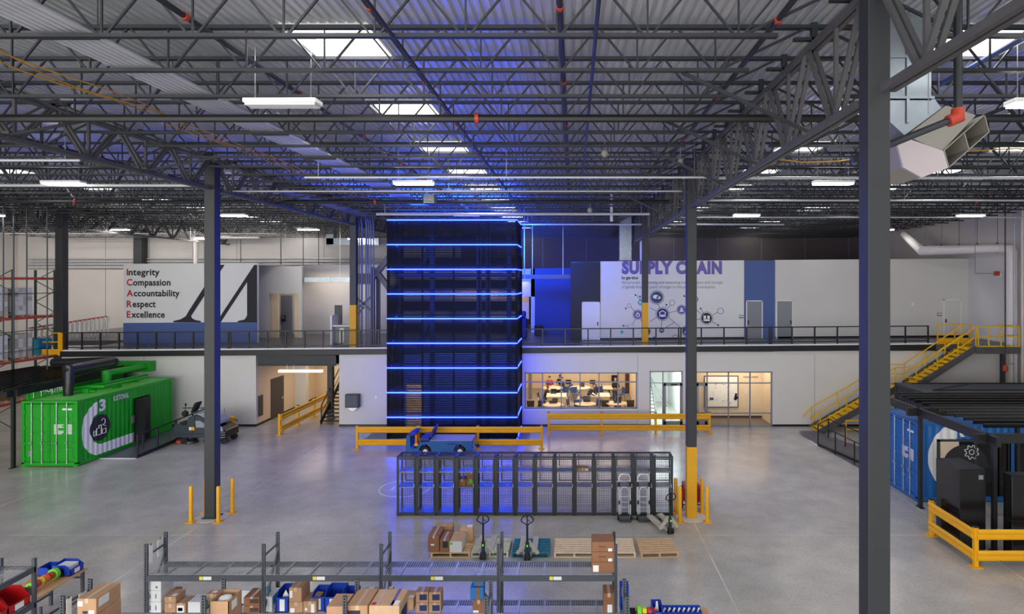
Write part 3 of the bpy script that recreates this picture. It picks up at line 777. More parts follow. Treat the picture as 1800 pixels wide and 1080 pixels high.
sl.build('mesh_screen', 'screen_black', t)
bs = MB(); z = 4.6
while z < TZ - .05:
    bs.box(TX0 + .06, TX1 - .06, WD - .16, WD - .13, z, z + .045); z += .09
bs.build('dimming_screen', 'screen_black', t)  # slats added behind the cage to dim what shows through
inn = MB()
for px, d in ((700, 33.3), (760, 33.0), (842, 32.6), (858, 33.2), (895, 33.5)): inn.box(PX(px, d) - .12, PX(px, d) + .12, d - .1, d + .1, 0, 11)
inn.box(TX0 + .3, TX1 - .3, 32.0, 33.6, 8.3, 8.5).box(PX(742, 33), PX(850, 33), 32.2, 33.4, 4.3, 4.5)
inn.bar((PX(735, 33), 33, 4.4), (PX(755, 33), 33, 6.2), .25).bar((PX(735, 33.4), 33.4, 8.4), (PX(755, 33.4), 33.4, 9.9), .25)
inn.build('lift_steelwork', 'dark_steel', t)
for i in range(9):
    z = 1.12 + 1.26 * i
    st = MB().box(TX0, TX1 + .01, TD - .05, TD - .012, z - .028, z + .028).box(TX1 + .012, TX1 + .05, TD - .05, WD - .03, z - .028, z + .028)
    st.box(TX0 - .05, TX0 - .012, TD - .05, WD - .03, z - .028, z + .028)
    st.build('light_strip', 'blue_glow', t)
MB().box(TX1 + .012, TX1 + .05, TD - .05, WD - .03, .02, .07).build('light_strip', 'blue_glow', t)
MB().box(TX0 - 1.2, TX1 + .6, TD - .9, WD, .0, .004).build('floor_mat', 'mezz_carpet', t)

# steel braces, tower-side platform gear and kiosk on the upper floor
def braces():
    t = thing('brace_frame', 'blue lit steel brace frame between the conduits and the tower', 'brace', (PX(668, 36), 36, zm(-11.3)))
    P = lambda px, py, d=36.: (PX(px, d), d, PZ(py, d))
    m = MB().bar(P(656, 488), P(690, 445), .38, .3).bar(P(664, 480), P(690, 515), .34, .28).box(PX(655, 36) - .12, PX(655, 36) + .12, 35.9, 36.1, zm(-11.5), 8.9).box(PX(665, 36.4) - .1, PX(665, 36.4) + .1, 36.3, 36.5, zm(-11.5), 8.5)
    m.bar(P(622, 520, 38), P(655, 548, 38), .12).bar(P(655, 520, 38), P(622, 548, 38), .12).bar(P(622, 560, 38), P(640, 540, 38), .12)
    m.build('steelwork', 'girder_paint', t)
    MB().box(PX(622, 37), PX(656, 37), 36.9, 37.1, PZ(500, 37), PZ(481, 37)).build('header_plate', 'dark_steel', t)
    return t
braces()
kx = PX(604, 36)
t = thing('kiosk', 'white and grey reception kiosk behind the railing near the tower conduits', 'kiosk', (kx, 36, zm(kx)))
z = zm(kx)
MB().box(PX(584, 36), PX(587, 36), 35.7, 36.6, z, z + 1.75).build('end_panel', 'white_paint', t)
MB().box(PX(587, 36), PX(622, 36), 36, 36.6, z + .1, z + 1.1).build('counter', 'grey_door', t)
MB().box(PX(587, 36), PX(622, 36), 35.8, 36.6, z + 1.1, z + 1.18).build('worktop', 'white_paint', t)
MB().box(PX(597, 36), PX(605, 36), 35.96, 36, z + .15, z + 1.0).box(PX(616, 36), PX(621, 36), 35.96, 36, z + .15, z + 1.0).build('door', 'white_paint', t)
MB().box(PX(588, 37), PX(601, 37), 37, 37.06, z + .1, z + 2.3).build('screen_board', 'dark_steel', t)
# upper duct runs
def duct(lab, px0, px1, py0, py1, d, m='duct_metal', extra=None):
    t = thing('air_duct', lab, 'duct', (PX((px0 + px1) / 2, d), d, PZ(py1, d)))
    MB().box(PX(px0, d), PX(px1, d), d, d + .4, PZ(py1, d), PZ(py0, d)).build('run', m, t)
    f = MB(); n = max(2, round((px1 - px0) / 40))
    for k in range(n + 1):
        x = PX(px0 + (px1 - px0) * k / n, d); f.box(x - .03, x + .03, d - .02, d + .42, PZ(py1, d) - .02, PZ(py0, d) + .02)
    f.build('flange', m, t)
    for k in (.25, .85): x = PX(px0 + (px1 - px0) * k, d); MB().bar((x, d + .2, PZ(py0, d)), (x, d + .2, ZD + .01), .02).build('hanger_rod', 'galv', t)
    if extra: extra(t)
duct('rectangular galvanized duct over the upper alcove behind the yellow foot column', 459, 620, 488, 496, 41)
duct('rectangular duct lit blue beside the tower over the navy wall', 913, 1003, 483, 490.5, 38.6, m='rack_grey')
def ex(t): MB().box(PX(573, 48), PX(586, 48), 48, 48.6, PZ(430, 48), 12.2).build('riser', 'duct_metal', t)
duct('grey square cornered duct against the rear wall over the alcove', 573, 665, 419, 431, 48, extra=ex)
t = thing('air_duct', 'vertical galvanized riser duct above the dark upper wall panel', 'duct', (PX(1100, 40), 40, 9))
MB().box(PX(1089, 40), PX(1110, 40), 40, 40.7, 9.4, ZD + .01).build('riser', 'duct_metal', t)
f = MB()
for k in range(4): f.box(PX(1088, 40), PX(1111, 40), 39.97, 40.73, 9.4 + .75 * k, 9.45 + .75 * k)
f.build('flange', 'duct_metal', t)
x = PX(1120, 39.5) + .28
pipe('vent_pipe', 'white pipe with an offset bend above the purple heading wall', 'pipe', [(x, 39.5, 9.2), (x, 39.5, 10.6), (x + .35, 39.2, 11.0), (x + .35, 39.2, ZD + .01)], .12, 'white_pipe', n=10)
x = PX(1075, 30)
pipe('vent_pipe', 'white drop pipe with cross foot hanging beyond the tower', 'pipe', [(x, 30, 11.0), (x, 30, ZD + .01)], .07, 'white_pipe', n=10)
x = PX(922, 36)
pipe('drop_rod', 'blue lit vertical rod beside the tower edge', 'hanger', [(x, 36, 8.2), (x, 36, ZD + .01)], .04, 'galv', 'hanging rods')

# railing along the upper floor edge
def railing(lab, x0, x1, posts, dbl, dense):
    t = thing('railing', lab, 'railing', ((x0 + x1) / 2, WD, zm((x0 + x1) / 2)))
    y = WD + .0; H = 1.03
    MB().box(x0, x1, y - .035, y + .035, H - .06, H).build('top_rail', 'black_steel', t, shear=True)
    MB().box(x0, x1, y - .03, y + .03, .15, .21).build('bottom_rail', 'black_steel', t, shear=True)
    for p in posts:
        MB().box(p - .036, p + .036, y - .036, y + .036, .0, H).build('post', 'black_steel', t, shear=True)
    c = MB()
    for k in range(1, 9): c.box(x0, x1, y - .004, y + .004, .21 + k * .088 - .004, .21 + k * .088 + .004)
    if dense:
        x = x0
        while x < x1: c.box(x - .004, x + .004, y - .004, y + .004, .21, H); x += .09
    c.build('wire_mesh', 'black_steel', t, shear=True)
xs = [PX(111.5 + 32.6 * k, WD) for k in range(18)]
railing('black wire railing of the upper floor, stretch between racking and tower', xs[0], TX0, xs + [xs[9] - .12], 0, True)
xs = [PX(914 + 39.85 * k, WD) for k in range(19)]
railing('black cable railing of the upper floor, stretch between tower and yellow stair', xs[0], xs[18], xs + [xs[7] + .12, xs[11] + .12], 0, False)
# yellow gate at the racking end of the upper floor
gx0, gx1 = PX(75, WD), PX(108, WD); z = zm(gx0)
t = thing('pallet_gate', 'yellow safety gate at the racking end of the upper floor', 'gate', (gx1, WD, z))
MB().box(gx1 - .12, gx1 + .12, WD - .1, WD + .1, z - .25, z + 1.0).build('post', 'yellow_paint', t)
MB().box(gx0, gx1, WD - .05, WD + .05, z - .2, z + .1).build('toe_board', 'yellow_paint', t)
MB().bar((gx0, WD, z + 1), (gx1, WD, z + 1), .05).bar((gx0, WD, z + .5), (gx1, WD, z + .5), .05).build('rail', 'yellow_paint', t)
t = thing('slatted_barrier', 'row of white vertical slats under a red top rail beyond the racking', 'barrier', (PX(112, 41), 41, zm(-33)))
r_ = MB(); x0, d0, x1, d1 = -33.5, 37.8, -33.8, 44.5
r_.bar((x0, d0, 5.15), (x1, d1, 5.48), .08, .1); r_.build('top_rail', 'red_paint', t)
for k in range(17):
    f_ = k / 16; x = x0 + (x1 - x0) * f_; d = d0 + (d1 - d0) * f_; zt = 5.15 + .33 * f_
    MB().prism([(0, zt), (.25, zt), (.1, 4.2), (0, 4.0)], (x, d, 0), (0, 1, 0), ZU, (.05, 0, 0)).build('slat', 'white_paint', t)
o = None

# ---------------------------------------------------------------- writing on the walls
YS = UD - .016
t = thing('values_sign', 'wall lettering listing five values with red initials and a giant black serif letter', 'sign', (-23, UD, 6.5))
pw = lambda px, py: (PX(px, UD), PZ(py, UD))
for wd_, py, x1 in (('Integrity', 484, 281), ('Compassion', 502, 300), ('Accountability', 521, 316), ('Respect', 540, 274), ('Excellence', 558.5, 290)):
    x, z = pw(223, py); sc = (PX(x1, UD) - x)
    full = MB().text(wd_, (x, YS, z), XU, ZU, (0, 0, 0), width=sc, height=.405, bold=.027)
    n1 = MB().text(wd_[0], (x, YS, z), XU, ZU, (0, 0, 0), height=.405, width=None, bold=.027)
    xs_ = [p[0] for p in n1.v]
    # initial in red, rest in black: same run of letters split by the first letter's width
    fw = MB().text(wd_, (x, YS, z), XU, ZU, (0, 0, 0), width=sc, height=.405, bold=.027)
    kx_ = sc / (max(p[0] for p in MB().text(wd_, (0, 0, 0), XU, ZU, (0, 0, 0), height=.73, bold=.027).v) or 1)
    wI = max(p[0] for p in MB().text(wd_[0], (0, 0, 0), XU, ZU, (0, 0, 0), height=.73, bold=.027).v) * kx_
    MB().text(wd_[0], (x, YS, z), XU, ZU, (0, 0, 0), width=wI, height=.405, bold=.027).build('initial', 'text_red', t)
    MB().text(wd_[1:], (x + wI + .035, YS, z), XU, ZU, (0, 0, 0), width=sc - wI - .035, height=.405, bold=.027).build('word', 'text_black', t)
A1 = [(305, 567), (305, 564.5), (318, 561.5), (327, 556), (332, 547), (384, 465.8), (395, 465.8), (336, 556), (338, 560), (344, 563), (353, 564.5), (353, 567)]
A2 = [(384, 563), (387, 558), (390, 552), (447, 466), (452, 466), (452, 567), (418, 567), (418, 564.5), (430, 562), (434.5, 555), (434.5, 496), (390, 564), (388, 567), (384, 567)]
MB().prism([pw(*p) for p in A1], (0, YS, 0), XU, ZU, (0, .012, 0)).prism([pw(*p) for p in A2], (0, YS, 0), XU, ZU, (0, .012, 0)).build('serif_letter', 'text_black', t)

t = thing('mural', 'supply chain wall mural with purple heading and linked round icons', 'mural', (5.5, UD, 6.5))
FN = (0, 0, 0)
x, z = pw(1093, 480.5)
MB().text('SUPPLY CHAIN', (x, YS, z), XU, ZU, FN, width=PX(1269, UD) - x, height=.735, bold=.065).build('heading', 'text_purple', t)
x, z = pw(1093, 491); MB().text('lo·gis·tics', (x, YS, z), XU, ZU, FN, width=PX(1121, UD) - x, height=.19, bold=.03).build('term', 'text_black', t)
d_ = MB()
for s, py, x1 in (('the process of planning and executing transportation and storage', 499, 1270), ('of goods from the point of origin to the point of consumption.', 507, 1258)):
    x, z = pw(1093, py); d_.text(s, (x, YS, z), XU, ZU, FN, width=PX(x1, UD) - x, height=.19)
d_.build('definition_text', 'print_grey', t)
U1 = PX(1001, UD) - PX(1000, UD)
ln = MB()
lines = [((1119, 519), (1127, 530)), ((1142, 541), (1153, 547)), ((1124, 530), (1127, 524)), ((1156, 534), (1160, 543)), ((1170, 540), (1172, 536)), ((1174, 542), (1178, 537)), ((1176, 550), (1190, 547)), ((1109, 540), (1116, 548)), ((1117, 562), (1112, 570)), ((1096, 573), (1104, 574)), ((1126, 561), (1134, 580)), ((1154, 558), (1142, 566)), ((1164, 563), (1162, 576)), ((1175, 558), (1196, 576)), ((1186, 567), (1170, 576)), ((1203, 521), (1214, 524)), ((1232, 543), (1237, 552)), ((1222, 543), (1235, 554)), ((1253, 554), (1262, 549)), ((1251, 565), (1262, 572)), ((1222, 562), (1232, 561)), ((1206, 550), (1216, 556))]
for a, b in lines:
    a, b = pw(*a), pw(*b); ln.bar((a[0], YS + .004, a[1]), (b[0], YS + .004, b[1]), .03, .006, up=(0, 1, 0))
ln.build('link_lines', 'icon_slate', t)
def icon(px, py, r, m, ring=None, glyph=None, dot=False):
    x, z = pw(px, py); rr = r * U1
    o = MB().disc((x, YS - .004, z), rr, XU, ZU, (0, .008, 0)).build('icon', m, t)
    if ring: MB().disc((x, YS - .002, z), rr * 1.22, XU, ZU, (0, .006, 0), r_in=rr * 1.12).build('icon_ring', 'print_grey', o)
    if glyph:
        g = MB(); glyph(g, x, z, rr); g.build('pictogram', 'paper', o)
yv = YS - .012
def bx(g, x0, x1, z0, z1): g.box(x0, x1, yv, yv + .006, z0, z1)
def g_house(g, x, z, r):
    bx(g, x - .55 * r, x - .38 * r, z - .5 * r, z + .15 * r); bx(g, x + .38 * r, x + .55 * r, z - .5 * r, z + .15 * r)
    g.prism([(-.62, .12), (0, .5), (.62, .12), (.62, .3), (0, .68), (-.62, .3)], (x, yv, z), (r, 0, 0), (0, 0, r), (0, .006, 0)); bx(g, x - .3 * r, x + .3 * r, z - .5 * r, z - .1 * r)
def g_chat(g, x, z, r):
    for dx, dz, a in ((-.2, .1, .42), (.3, -.05, .3)): g.disc((x + dx * r, yv, z + dz * r), a * r, (1.15, 0, 0), (0, 0, .8), (0, .006, 0), n=18)
def g_clock(g, x, z, r):
    g.disc((x, yv, z - .08 * r), .5 * r, XU, ZU, (0, .006, 0), n=20, r_in=.34 * r); bx(g, x - .1 * r, x + .1 * r, z + .45 * r, z + .62 * r); bx(g, x - .04 * r, x + .04 * r, z - .1 * r, z + .2 * r); bx(g, x, x + .2 * r, z - .14 * r, z - .06 * r)
def g_box(g, x, z, r):
    bx(g, x - .6 * r, x - .12 * r, z - .1 * r, z + .5 * r); bx(g, x + .12 * r, x + .6 * r, z - .1 * r, z + .5 * r); bx(g, x - .6 * r, x + .6 * r, z - .55 * r, z - .18 * r)
def g_worker(g, x, z, r):
    g.disc((x, yv, z + .2 * r), .28 * r, XU, ZU, (0, .006, 0), n=14); bx(g, x - .5 * r, x + .5 * r, z - .5 * r, z - .25 * r); bx(g, x - .38 * r, x + .38 * r, z - .2 * r, z - .05 * r)
def g_truck(g, x, z, r): bx(g, x - .5 * r, x + .1 * r, z - .2 * r, z + .35 * r); bx(g, x + .16 * r, x + .5 * r, z - .2 * r, z + .15 * r)
icon(1154.5, 523, 10.3, 'icon_slate', True, g_chat); icon(1164.5, 552.3, 10, 'icon_navy', True, g_house)
icon(1121, 553.5, 7.5, 'icon_purple', True, g_clock); icon(1198, 544.7, 7.3, 'icon_purple', True, g_worker)
icon(1242, 559.7, 9.3, 'icon_black', True, g_box); icon(1126, 532, 5, 'icon_teal', False, g_truck)
icon(1222, 526.5, 5.5, 'icon_purple', False, g_box); icon(1109, 574.5, 4.2, 'white_card', True, None); icon(1093, 584, 3, 'icon_teal')
icon(1135.5, 583, 7, 'icon_black', True, g_truck); icon(1163, 581, 4, 'icon_slate', True, g_truck); icon(1207, 582, 8, 'icon_slate', True, g_worker); icon(1221, 545, 4, 'icon_teal')
for px, py in ((1117, 519), (1125, 521.5), (1171.5, 536), (1202.5, 520.5), (1231.5, 542.5), (1262.5, 572), (1095.5, 573), (1150, 593.5), (1100, 542.5)): icon(px, py, 1.5, 'icon_navy')
for px, py, r in ((1181.5, 532.5, 5), (1106, 537.5, 3.6), (1266.5, 547, 5.6), (1187, 593.5, 5)):
    x, z = pw(px, py); MB().disc((x, YS, z), r * U1, XU, ZU, (0, .008, 0), r_in=r * U1 * .86).build('icon_ring', 'icon_slate', t)
# small plaques and wall devices
def plaque(name, lab, cat, px, py, w_, h_, d, m='print_grey'):
    x, z = PX(px, d), PZ(py, d)
    t = thing(name, lab, cat, (x, d, z))
    MB().box(x - w_ / 2, x + w_ / 2, d - .03, d, z - h_ / 2, z + h_ / 2).build('plate', m, t)
    MB().box(x - w_ / 2 * .8, x + w_ / 2 * .8, d - .034, d - .03, z - h_ * .1, z + h_ * .25).build('face_strip', 'paper', t)
plaque('room_plaque', 'small grey room plaque between the mural and the grey door', 'plaque', 1303, 557, .26, .2, UD)
plaque('room_plaque', 'small grey room plaque beside the white door near the yellow stair', 'plaque', 1651, 553, .26, .2, UD)
plaque('wall_sensor', 'tiny white sensor on the upper wall near the yellow stair', 'sensor', 1604, 535, .12, .2, UD, 'white_plastic')
plaque('wall_switch', 'small white switch plate on the wall between hanging box and tower', 'switch', 661, 698.5, .12, .17, WD, 'white_plastic')
# wall box beside the tower
x0, x1 = PX(605.5, 33.7), PX(629.5, 33.7)
t = thing('wall_cabinet', 'grey metal electrical cabinet on the wall between the dark stairs and the tower', 'cabinet', ((x0 + x1) / 2, 33.9, 1.3))
MB().box(x0, x1, 33.75, 34.08, 1.1, 1.84).build('body', 'dark_steel', t, bevel=.02)
MB().box(x0 + .05, x1 - .08, 33.73, 33.75, 1.16, 1.78).build('door', 'rack_grey', t)
MB().prism([(x0 + .1, 1.1), (x1 - .05, 1.1), (x1 - .3, .92), (x0 + .3, .92)], (0, 33.85, 0), XU, ZU, (0, .2, 0)).build('bracket', 'galv', t)
# ---------------------------------------------------------------- shipping containers
def container(name, label, loc, rz, L, paint, roofm, skip_side=None, H=2.87, W=2.44):
    """local: doors on y=0 facing -y, x 0..W, y 0..L; the +x long wall may have openings (y0,y1,z1)"""
    t = thing(name, label, 'container', loc, rz=rz)
    def bd(mb, n, m, par=t, **k):
        me = mb.build(n, m, None, loc=(0, 0, 0), **k); me.parent = par; return me
    f = MB(); c = .13
    for x in (0, W - c):
        for y in (0, L - c): f.box(x, x + c, y, y + c, 0, H)
    for z, h in ((.03, .16), (H - .12, .12)):
        f.box(0, W, 0, c * .8, z, z + h); f.box(0, W, L - c * .8, L, z, z + h)
        f.box(0, c * .7, 0, L, z, z + h); f.box(W - c * .7, W, 0, L, z, z + h)
    for x in (0, W - .18):
        for y in (0, L - .18):
            for z in (0, H - .12): f.box(x - .006, x + .186, y - .006, y + .186, z, z + .12)
    bd(f, 'frame', paint, bevel=.01)
    def corr(x, sgn, openings):
        mb = MB(); p = .278; y = .1
        while y < L - .12:
            ys = [y, y + .07, y + .139, y + .209, min(y + p, L - .1)]; xs = [x, x - sgn * .036, x - sgn * .036, x, x]
            ys = [y, y + .068, y + .072 + .067, y + .207, y + .278]; xs = [x - sgn * .036, x - sgn * .036, x, x, x - sgn * .036]
            ys = [min(v, L - .1) for v in ys]
            for k in range(4):
                z0 = .15
                for (a, b, zt) in openings:
                    if ys[k] >= a - .05 and ys[k + 1] <= b + .05: z0 = zt
                if z0 < H - .1:
                    mb._add([(xs[k], ys[k], z0), (xs[k + 1], ys[k + 1], z0), (xs[k + 1], ys[k + 1], H - .1), (xs[k], ys[k], H - .1)], [(0, 1, 2, 3)])
            y += p
        return mb
    bd(corr(W - .012, 1, skip_side or []), 'side_wall', paint); bd(corr(.012, -1, []), 'side_wall', paint)
    e = MB(); x = .1
    while x < W - .15:
        xs = [x, x + .07, x + .14, x + .21, x + .278]; ys = [L - .05, L - .05, L - .02, L - .02, L - .05]
        for k in range(4): e._add([(min(xs[k], W - .1), ys[k], .15), (min(xs[k + 1], W - .1), ys[k + 1], .15), (min(xs[k + 1], W - .1), ys[k + 1], H - .1), (min(xs[k], W - .1), ys[k], H - .1)], [(0, 1, 2, 3)])
        x += .278
    bd(e, 'end_wall', paint)
    r = MB(); y = .08
    while y < L - .1:
        ys = [y, y + .05, y + .1, y + .15, y + .2]; zs = [H - .04, H - .04, H - .015, H - .015, H - .04]
        for k in range(4): r._add([(.06, min(ys[k], L), zs[k]), (W - .06, min(ys[k], L), zs[k]), (W - .06, min(ys[k + 1], L), zs[k + 1]), (.06, min(ys[k + 1], L), zs[k + 1])], [(0, 1, 2, 3)])
        y += .2
    bd(r, 'roof', roofm)
    bd(MB().box(.05, W - .05, .05, L - .05, .1, .14), 'inner_floor', 'black_steel')
    for s in (0, 1):
        x0 = .14 + s * (W / 2 - .13); x1 = x0 + W / 2 - .15
        d = MB().box(x0, x1, .03, .07, .2, H - .15)
        for k, (za, zb) in enumerate(((.32, .82), (.92, 1.42), (1.52, 2.05), (2.15, 2.62))):
            d.box(x0 + .06, x1 - .06, .012, .03, za, zb)
        dr = bd(d, 'door', paint, bevel=.012)
        for q in (.3, .72):
            xx = x0 + (x1 - x0) * q
            b = MB().tube([(xx, -.025, .12), (xx, -.025, H - .06)], .018, 8)
            for z in (.2, .75, 1.45, 2.1, H - .2): b.box(xx - .04, xx + .04, -.035, .02, z - .03, z + .03)
            b.bar((xx, -.05, 1.05), (xx - .22 if q < .5 else xx + .22, -.05, 1.05), .03, .02); b.cbox(xx, -.05, 1.05, .07, .04, .1)
            bd(b, 'lock_rod', 'galv', dr)
        hx = x0 + .01 if s == 0 else x1 - .01
        for z in (.35, 1.0, 1.7, 2.4): bd(MB().box(hx - .05, hx + .05, -.01, .05, z - .05, z + .05), 'hinge', paint, dr)
    x0 = W / 2
    g = MB()
    for i in range(8): g.box(x0 + .2, x0 + (.62 if i % 3 else .55), .004, .011, 1.42 + i * .055, 1.455 + i * .055) if i not in (3, 4) else g.box(x0 + .2, x0 + .38, .004, .011, 1.42 + i * .055, 1.455 + i * .055)
    for i in range(8): g.box(x0 + .74 + (0.02 if 2 < i < 6 else 0), x0 + .98, .004, .011, 1.42 + i * .055, 1.455 + i * .055)
    g.box(x0 + .56, x0 + .98, .004, .011, 2.46, 2.54)
    bd(g, 'marking_text', 'white_paint')
    bd(MB().box(.3, .48, .004, .012, .45, .68), 'plate', 'galv')
    return t, bd
GX, GY = -24.04, 26.75
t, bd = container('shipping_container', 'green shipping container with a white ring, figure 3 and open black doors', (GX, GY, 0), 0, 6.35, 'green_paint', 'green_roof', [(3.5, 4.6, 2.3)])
xs = 2.44 + .004
gm = MB()
def ring_poly(cy, cz, ro, ri, a0, a1, n=30): return [(cy + ro * math.cos(R(a0 + (a1 - a0) * i / n)), cz + ro * math.sin(R(a0 + (a1 - a0) * i / n))) for i in range(n + 1)], [(cy + ri * math.cos(R(a0 + (a1 - a0) * i / n)), cz + ri * math.sin(R(a0 + (a1 - a0) * i / n))) for i in range(n + 1)]
def corr_x(y):
    u = ((y - .1) % .278)
    return (2.392 if u < .068 else (2.392 + (u - .068) / .071 * .036 if u < .139 else (2.428 if u < .207 else 2.428 - (u - .207) / .071 * .036))) + .006
def drape(mb, polyfn, y0, y1, step=.0232):
    """paint laid on the corrugated side: polyfn(y) -> list of (z0, z1)"""
    y = y0
    while y < y1 - 1e-6:
        yb = min(y + step, y1)
        for (a, b), (c, d) in zip(polyfn(y), polyfn(yb)):
            mb._add([(corr_x(y), y, a), (corr_x(yb), yb, c), (corr_x(yb), yb, d), (corr_x(y), y, b)], [(0, 1, 2, 3)])
        y = yb
    return mb
CYc, CZc = 1.52, 1.40
def band(y):
    ro, ri = 1.28, .78
    dy = y - CYc
    if abs(dy) > ro: return [(0, 0), (0, 0)]
    zo = math.sqrt(max(0, ro * ro - dy * dy)); zi = math.sqrt(max(0, ri * ri - dy * dy)) if abs(dy) < ri else 0
    return [(CZc + zi, CZc + zo), (CZc - zo, CZc - zi)]
drape(gm, band, CYc - 1.28 + .0, CYc - .34)
def top(y): return [(CZc + math.sqrt(.78 ** 2 - (y - CYc) ** 2), CZc + math.sqrt(1.28 ** 2 - (y - CYc) ** 2)), (CZc - math.sqrt(1.28 ** 2 - (y - CYc) ** 2), CZc - math.sqrt(.78 ** 2 - (y - CYc) ** 2))]
drape(gm, lambda y: top(y)[1:], CYc - .34, CYc)
drape(gm, lambda y: [(.14, .64)], CYc, 3.5)
bd(gm, 'white_ring', 'white_paint')
dk = MB()
def disc(y):
    q = math.sqrt(max(0, .60 ** 2 - (y - 1.32) ** 2)); return [(1.4 - q, 1.4 + q)]
for p in dk.v: pass
drape(dk, disc, .72, 1.92); dk.v = [(x + .003, y, z) for x, y, z in dk.v]
bd(dk, 'black_disc', 'icon_black')
tx = MB().text('3', (xs + .0, 1.22, 2.16), YU, ZU, (0, 0, 0), width=.40, height=.52, bold=.04)
bd(tx, 'number_text', 'white_paint'); tx = MB()
tx.text('ILISTONAL', (xs, 2.1, 2.45), YU, ZU, (0, 0, 0), width=1.0, height=.24, bold=.02)
bd(tx, 'lettering', 'white_paint')
pg = MB()
def path(pts): pg.tube([(2.455, 1.32 + a, 1.4 + b) for a, b in pts], .014, 5)
path([(-.42, -.3), (-.42, -.08), (-.3, -.08), (-.3, -.3), (-.42, -.3)]); path([(-.25, -.3), (-.25, .0), (-.12, .0), (-.12, .12), (.02, .12), (.02, -.3), (-.25, -.3)]); path([(.08, -.3), (.08, -.1), (.3, -.1), (.3, -.3), (.08, -.3)]); path([(.02, .3), (.12, .38), (.25, .32), (.25, .15), (.12, .1), (.3, 0)])
bd(pg, 'line_pictogram', 'paper')
do = MB().box(2.42, 2.47, 3.5, 4.55, .12, 2.25); bd(do, 'doorway', 'black_gloss')
dl = MB().box(2.47, 2.95, 3.48, 3.53, .15, 2.25).box(2.46, 2.5, 3.95, 4.55, .15, 2.22); bd(dl, 'black_door_leaf', 'black_steel')
bd(MB().box(2.5, 2.54, 4.0, 4.05, .3, 2.1), 'door_rod', 'galv')
bd(MB().box(2.45, 2.55, 3.2, 3.36, 1.15, 1.5), 'switch_box', 'galv')
# pipes and frames on the container roof
rf = MB()
for y in (2.0, 3.4, 4.8):
    rf.bar((.3, y, 2.93), (1.7, y, 2.93), .08, .08)
for x in (.45, 1.05): rf.bar((x, 1.8, 2.99), (x, 5.4, 2.99), .05, .05)
rf.tube([(.2, 1.4, 2.95), (1.0, 2.2, 3.1), (1.9, 2.2, 3.1), (1.9, 5.2, 3.1)], .06, 8).tube([(.5, 3.0, 3.0), (1.4, 3.0, 3.12), (1.4, 5.9, 3.12)], .05, 8)
rf.box(1.0, 1.4, 1.9, 2.3, 2.86, 3.05).box(1.5, 1.8, 3.2, 3.5, 2.86, 3.1)
bd(rf, 'roof_frame', 'green_paint')
pipe_pts = [(-23.1, 28.1, 2.86), (-23.1, 28.1, 4.05), (-23.1, 30.8, 4.02), (-26.1, 30.8, 4.0)]
t = thing('insulated_pipe', 'fat black wrapped pipe rising from the green container roof', 'pipe', pipe_pts[0])
MB().tube(pipe_pts, .19, 14).build('run', 'foil_black', t, smooth=True)
e = MB()
for p in pipe_pts[1:3]: e.lathe([(.02, .23), (.16, .17), (.23, 0), (.16, -.17), (.02, -.23)], p, 14)
e.build('elbow', 'foil_black', t, smooth=True)
gp = [(-23.4, 30.8, 2.85), (-23.4, 30.8, 3.45), (-23.4, 33.5, 3.42)]
t = thing('green_duct', 'green round pipe bending from the container roof to a green wall header', 'pipe', gp[0])
MB().tube(gp, .17, 14).build('run', 'green_paint', t, smooth=True)
MB().lathe([(.02, .2), (.15, .14), (.2, 0), (.15, -.14), (.02, -.2)], gp[1], 14).build('elbow', 'green_paint', t, smooth=True)
MB().box(-25.3, -23.15, 33.5, 34.05, 3.12, 3.66).build('header_box', 'green_paint', t)
# second green container behind
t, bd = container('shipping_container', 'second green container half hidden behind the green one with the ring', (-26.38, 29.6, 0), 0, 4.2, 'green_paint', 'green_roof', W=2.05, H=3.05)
bd(MB().text('FACILITIES', (.72, -.03, 2.75), XU, ZU, (0, 0, 0), width=1.22, height=.24, bold=.03), 'lettering', 'white_paint')
# access platform with black rail
t = thing('access_ramp', 'low grey ramp with black handrail at the green container doors', 'ramp', (-20.6, 30, 0))
MB().prism([(28.0, 0), (33.6, .16), (33.6, 0)], (-21.55, 0, 0), YU, ZU, (1.65, 0, 0)).build('deck', 'mezz_carpet', t)
MB().box(-21.55, -19.9, 27.93, 28.02, 0, .02).build('white_edge', 'white_paint', t)
MB().bar((-19.9, 28, .06), (-19.9, 33.6, .18), .05, .14).build('kerb', 'black_steel', t)
for k in range(5):
    y = 28.1 + 1.35 * k; z = .03 * k
    MB().bar((-19.93, y, z), (-19.93, y, z + 1.05), .06).build('post', 'black_steel', t)
MB().bar((-19.93, 28.1, 1.03), (-19.93, 33.5, 1.17), .05).bar((-19.93, 28.45, .3), (-19.93, 28.45, 1.03), .05).bar((-21.3, 33.5, 1.15), (-19.93, 33.5, 1.15), .04).build('handrail', 'black_steel', t)

# pergolas
def pergola(label, posts, beams, slats, zt):
    t = thing('pergola', label, 'pergola', (posts[0][0], posts[0][1], 0))
    for x, y in posts:
        p = MB().box(x - .06, x + .06, y - .06, y + .06, .01, zt - .2).build('post', 'black_steel', t)
        MB().box(x - .085, x + .085, y - .17, y + .17, 0, .015).build('foot_plate', 'black_steel', p)
    for a, b, h in beams: MB().bar(a, b, .14, h).build('beam', 'black_steel', t)
    for a, b in slats: MB().bar(a, b, .06, .12).build('slat', 'slat_black', t)
    return t
z = 3.36
pergola('black slatted pergola canopy beside the green containers', [(-24.25, 26.6), (-24.19, 33.2)],
    [((-24.24, 26.2, z - .13), (-24.24, 33.4, z - .13), .26), ((-29.2, 26.6, z - .13), (-24.0, 26.6, z - .13), .26), ((-29.2, 33.3, z - .13), (-25.6, 33.3, z - .13), .26)],
    [((-24.1 - .38 * k, 25.9, z + .08), (-24.1 - .38 * k, 33.4, z + .08)) for k in range(14)], z)
z = 3.55
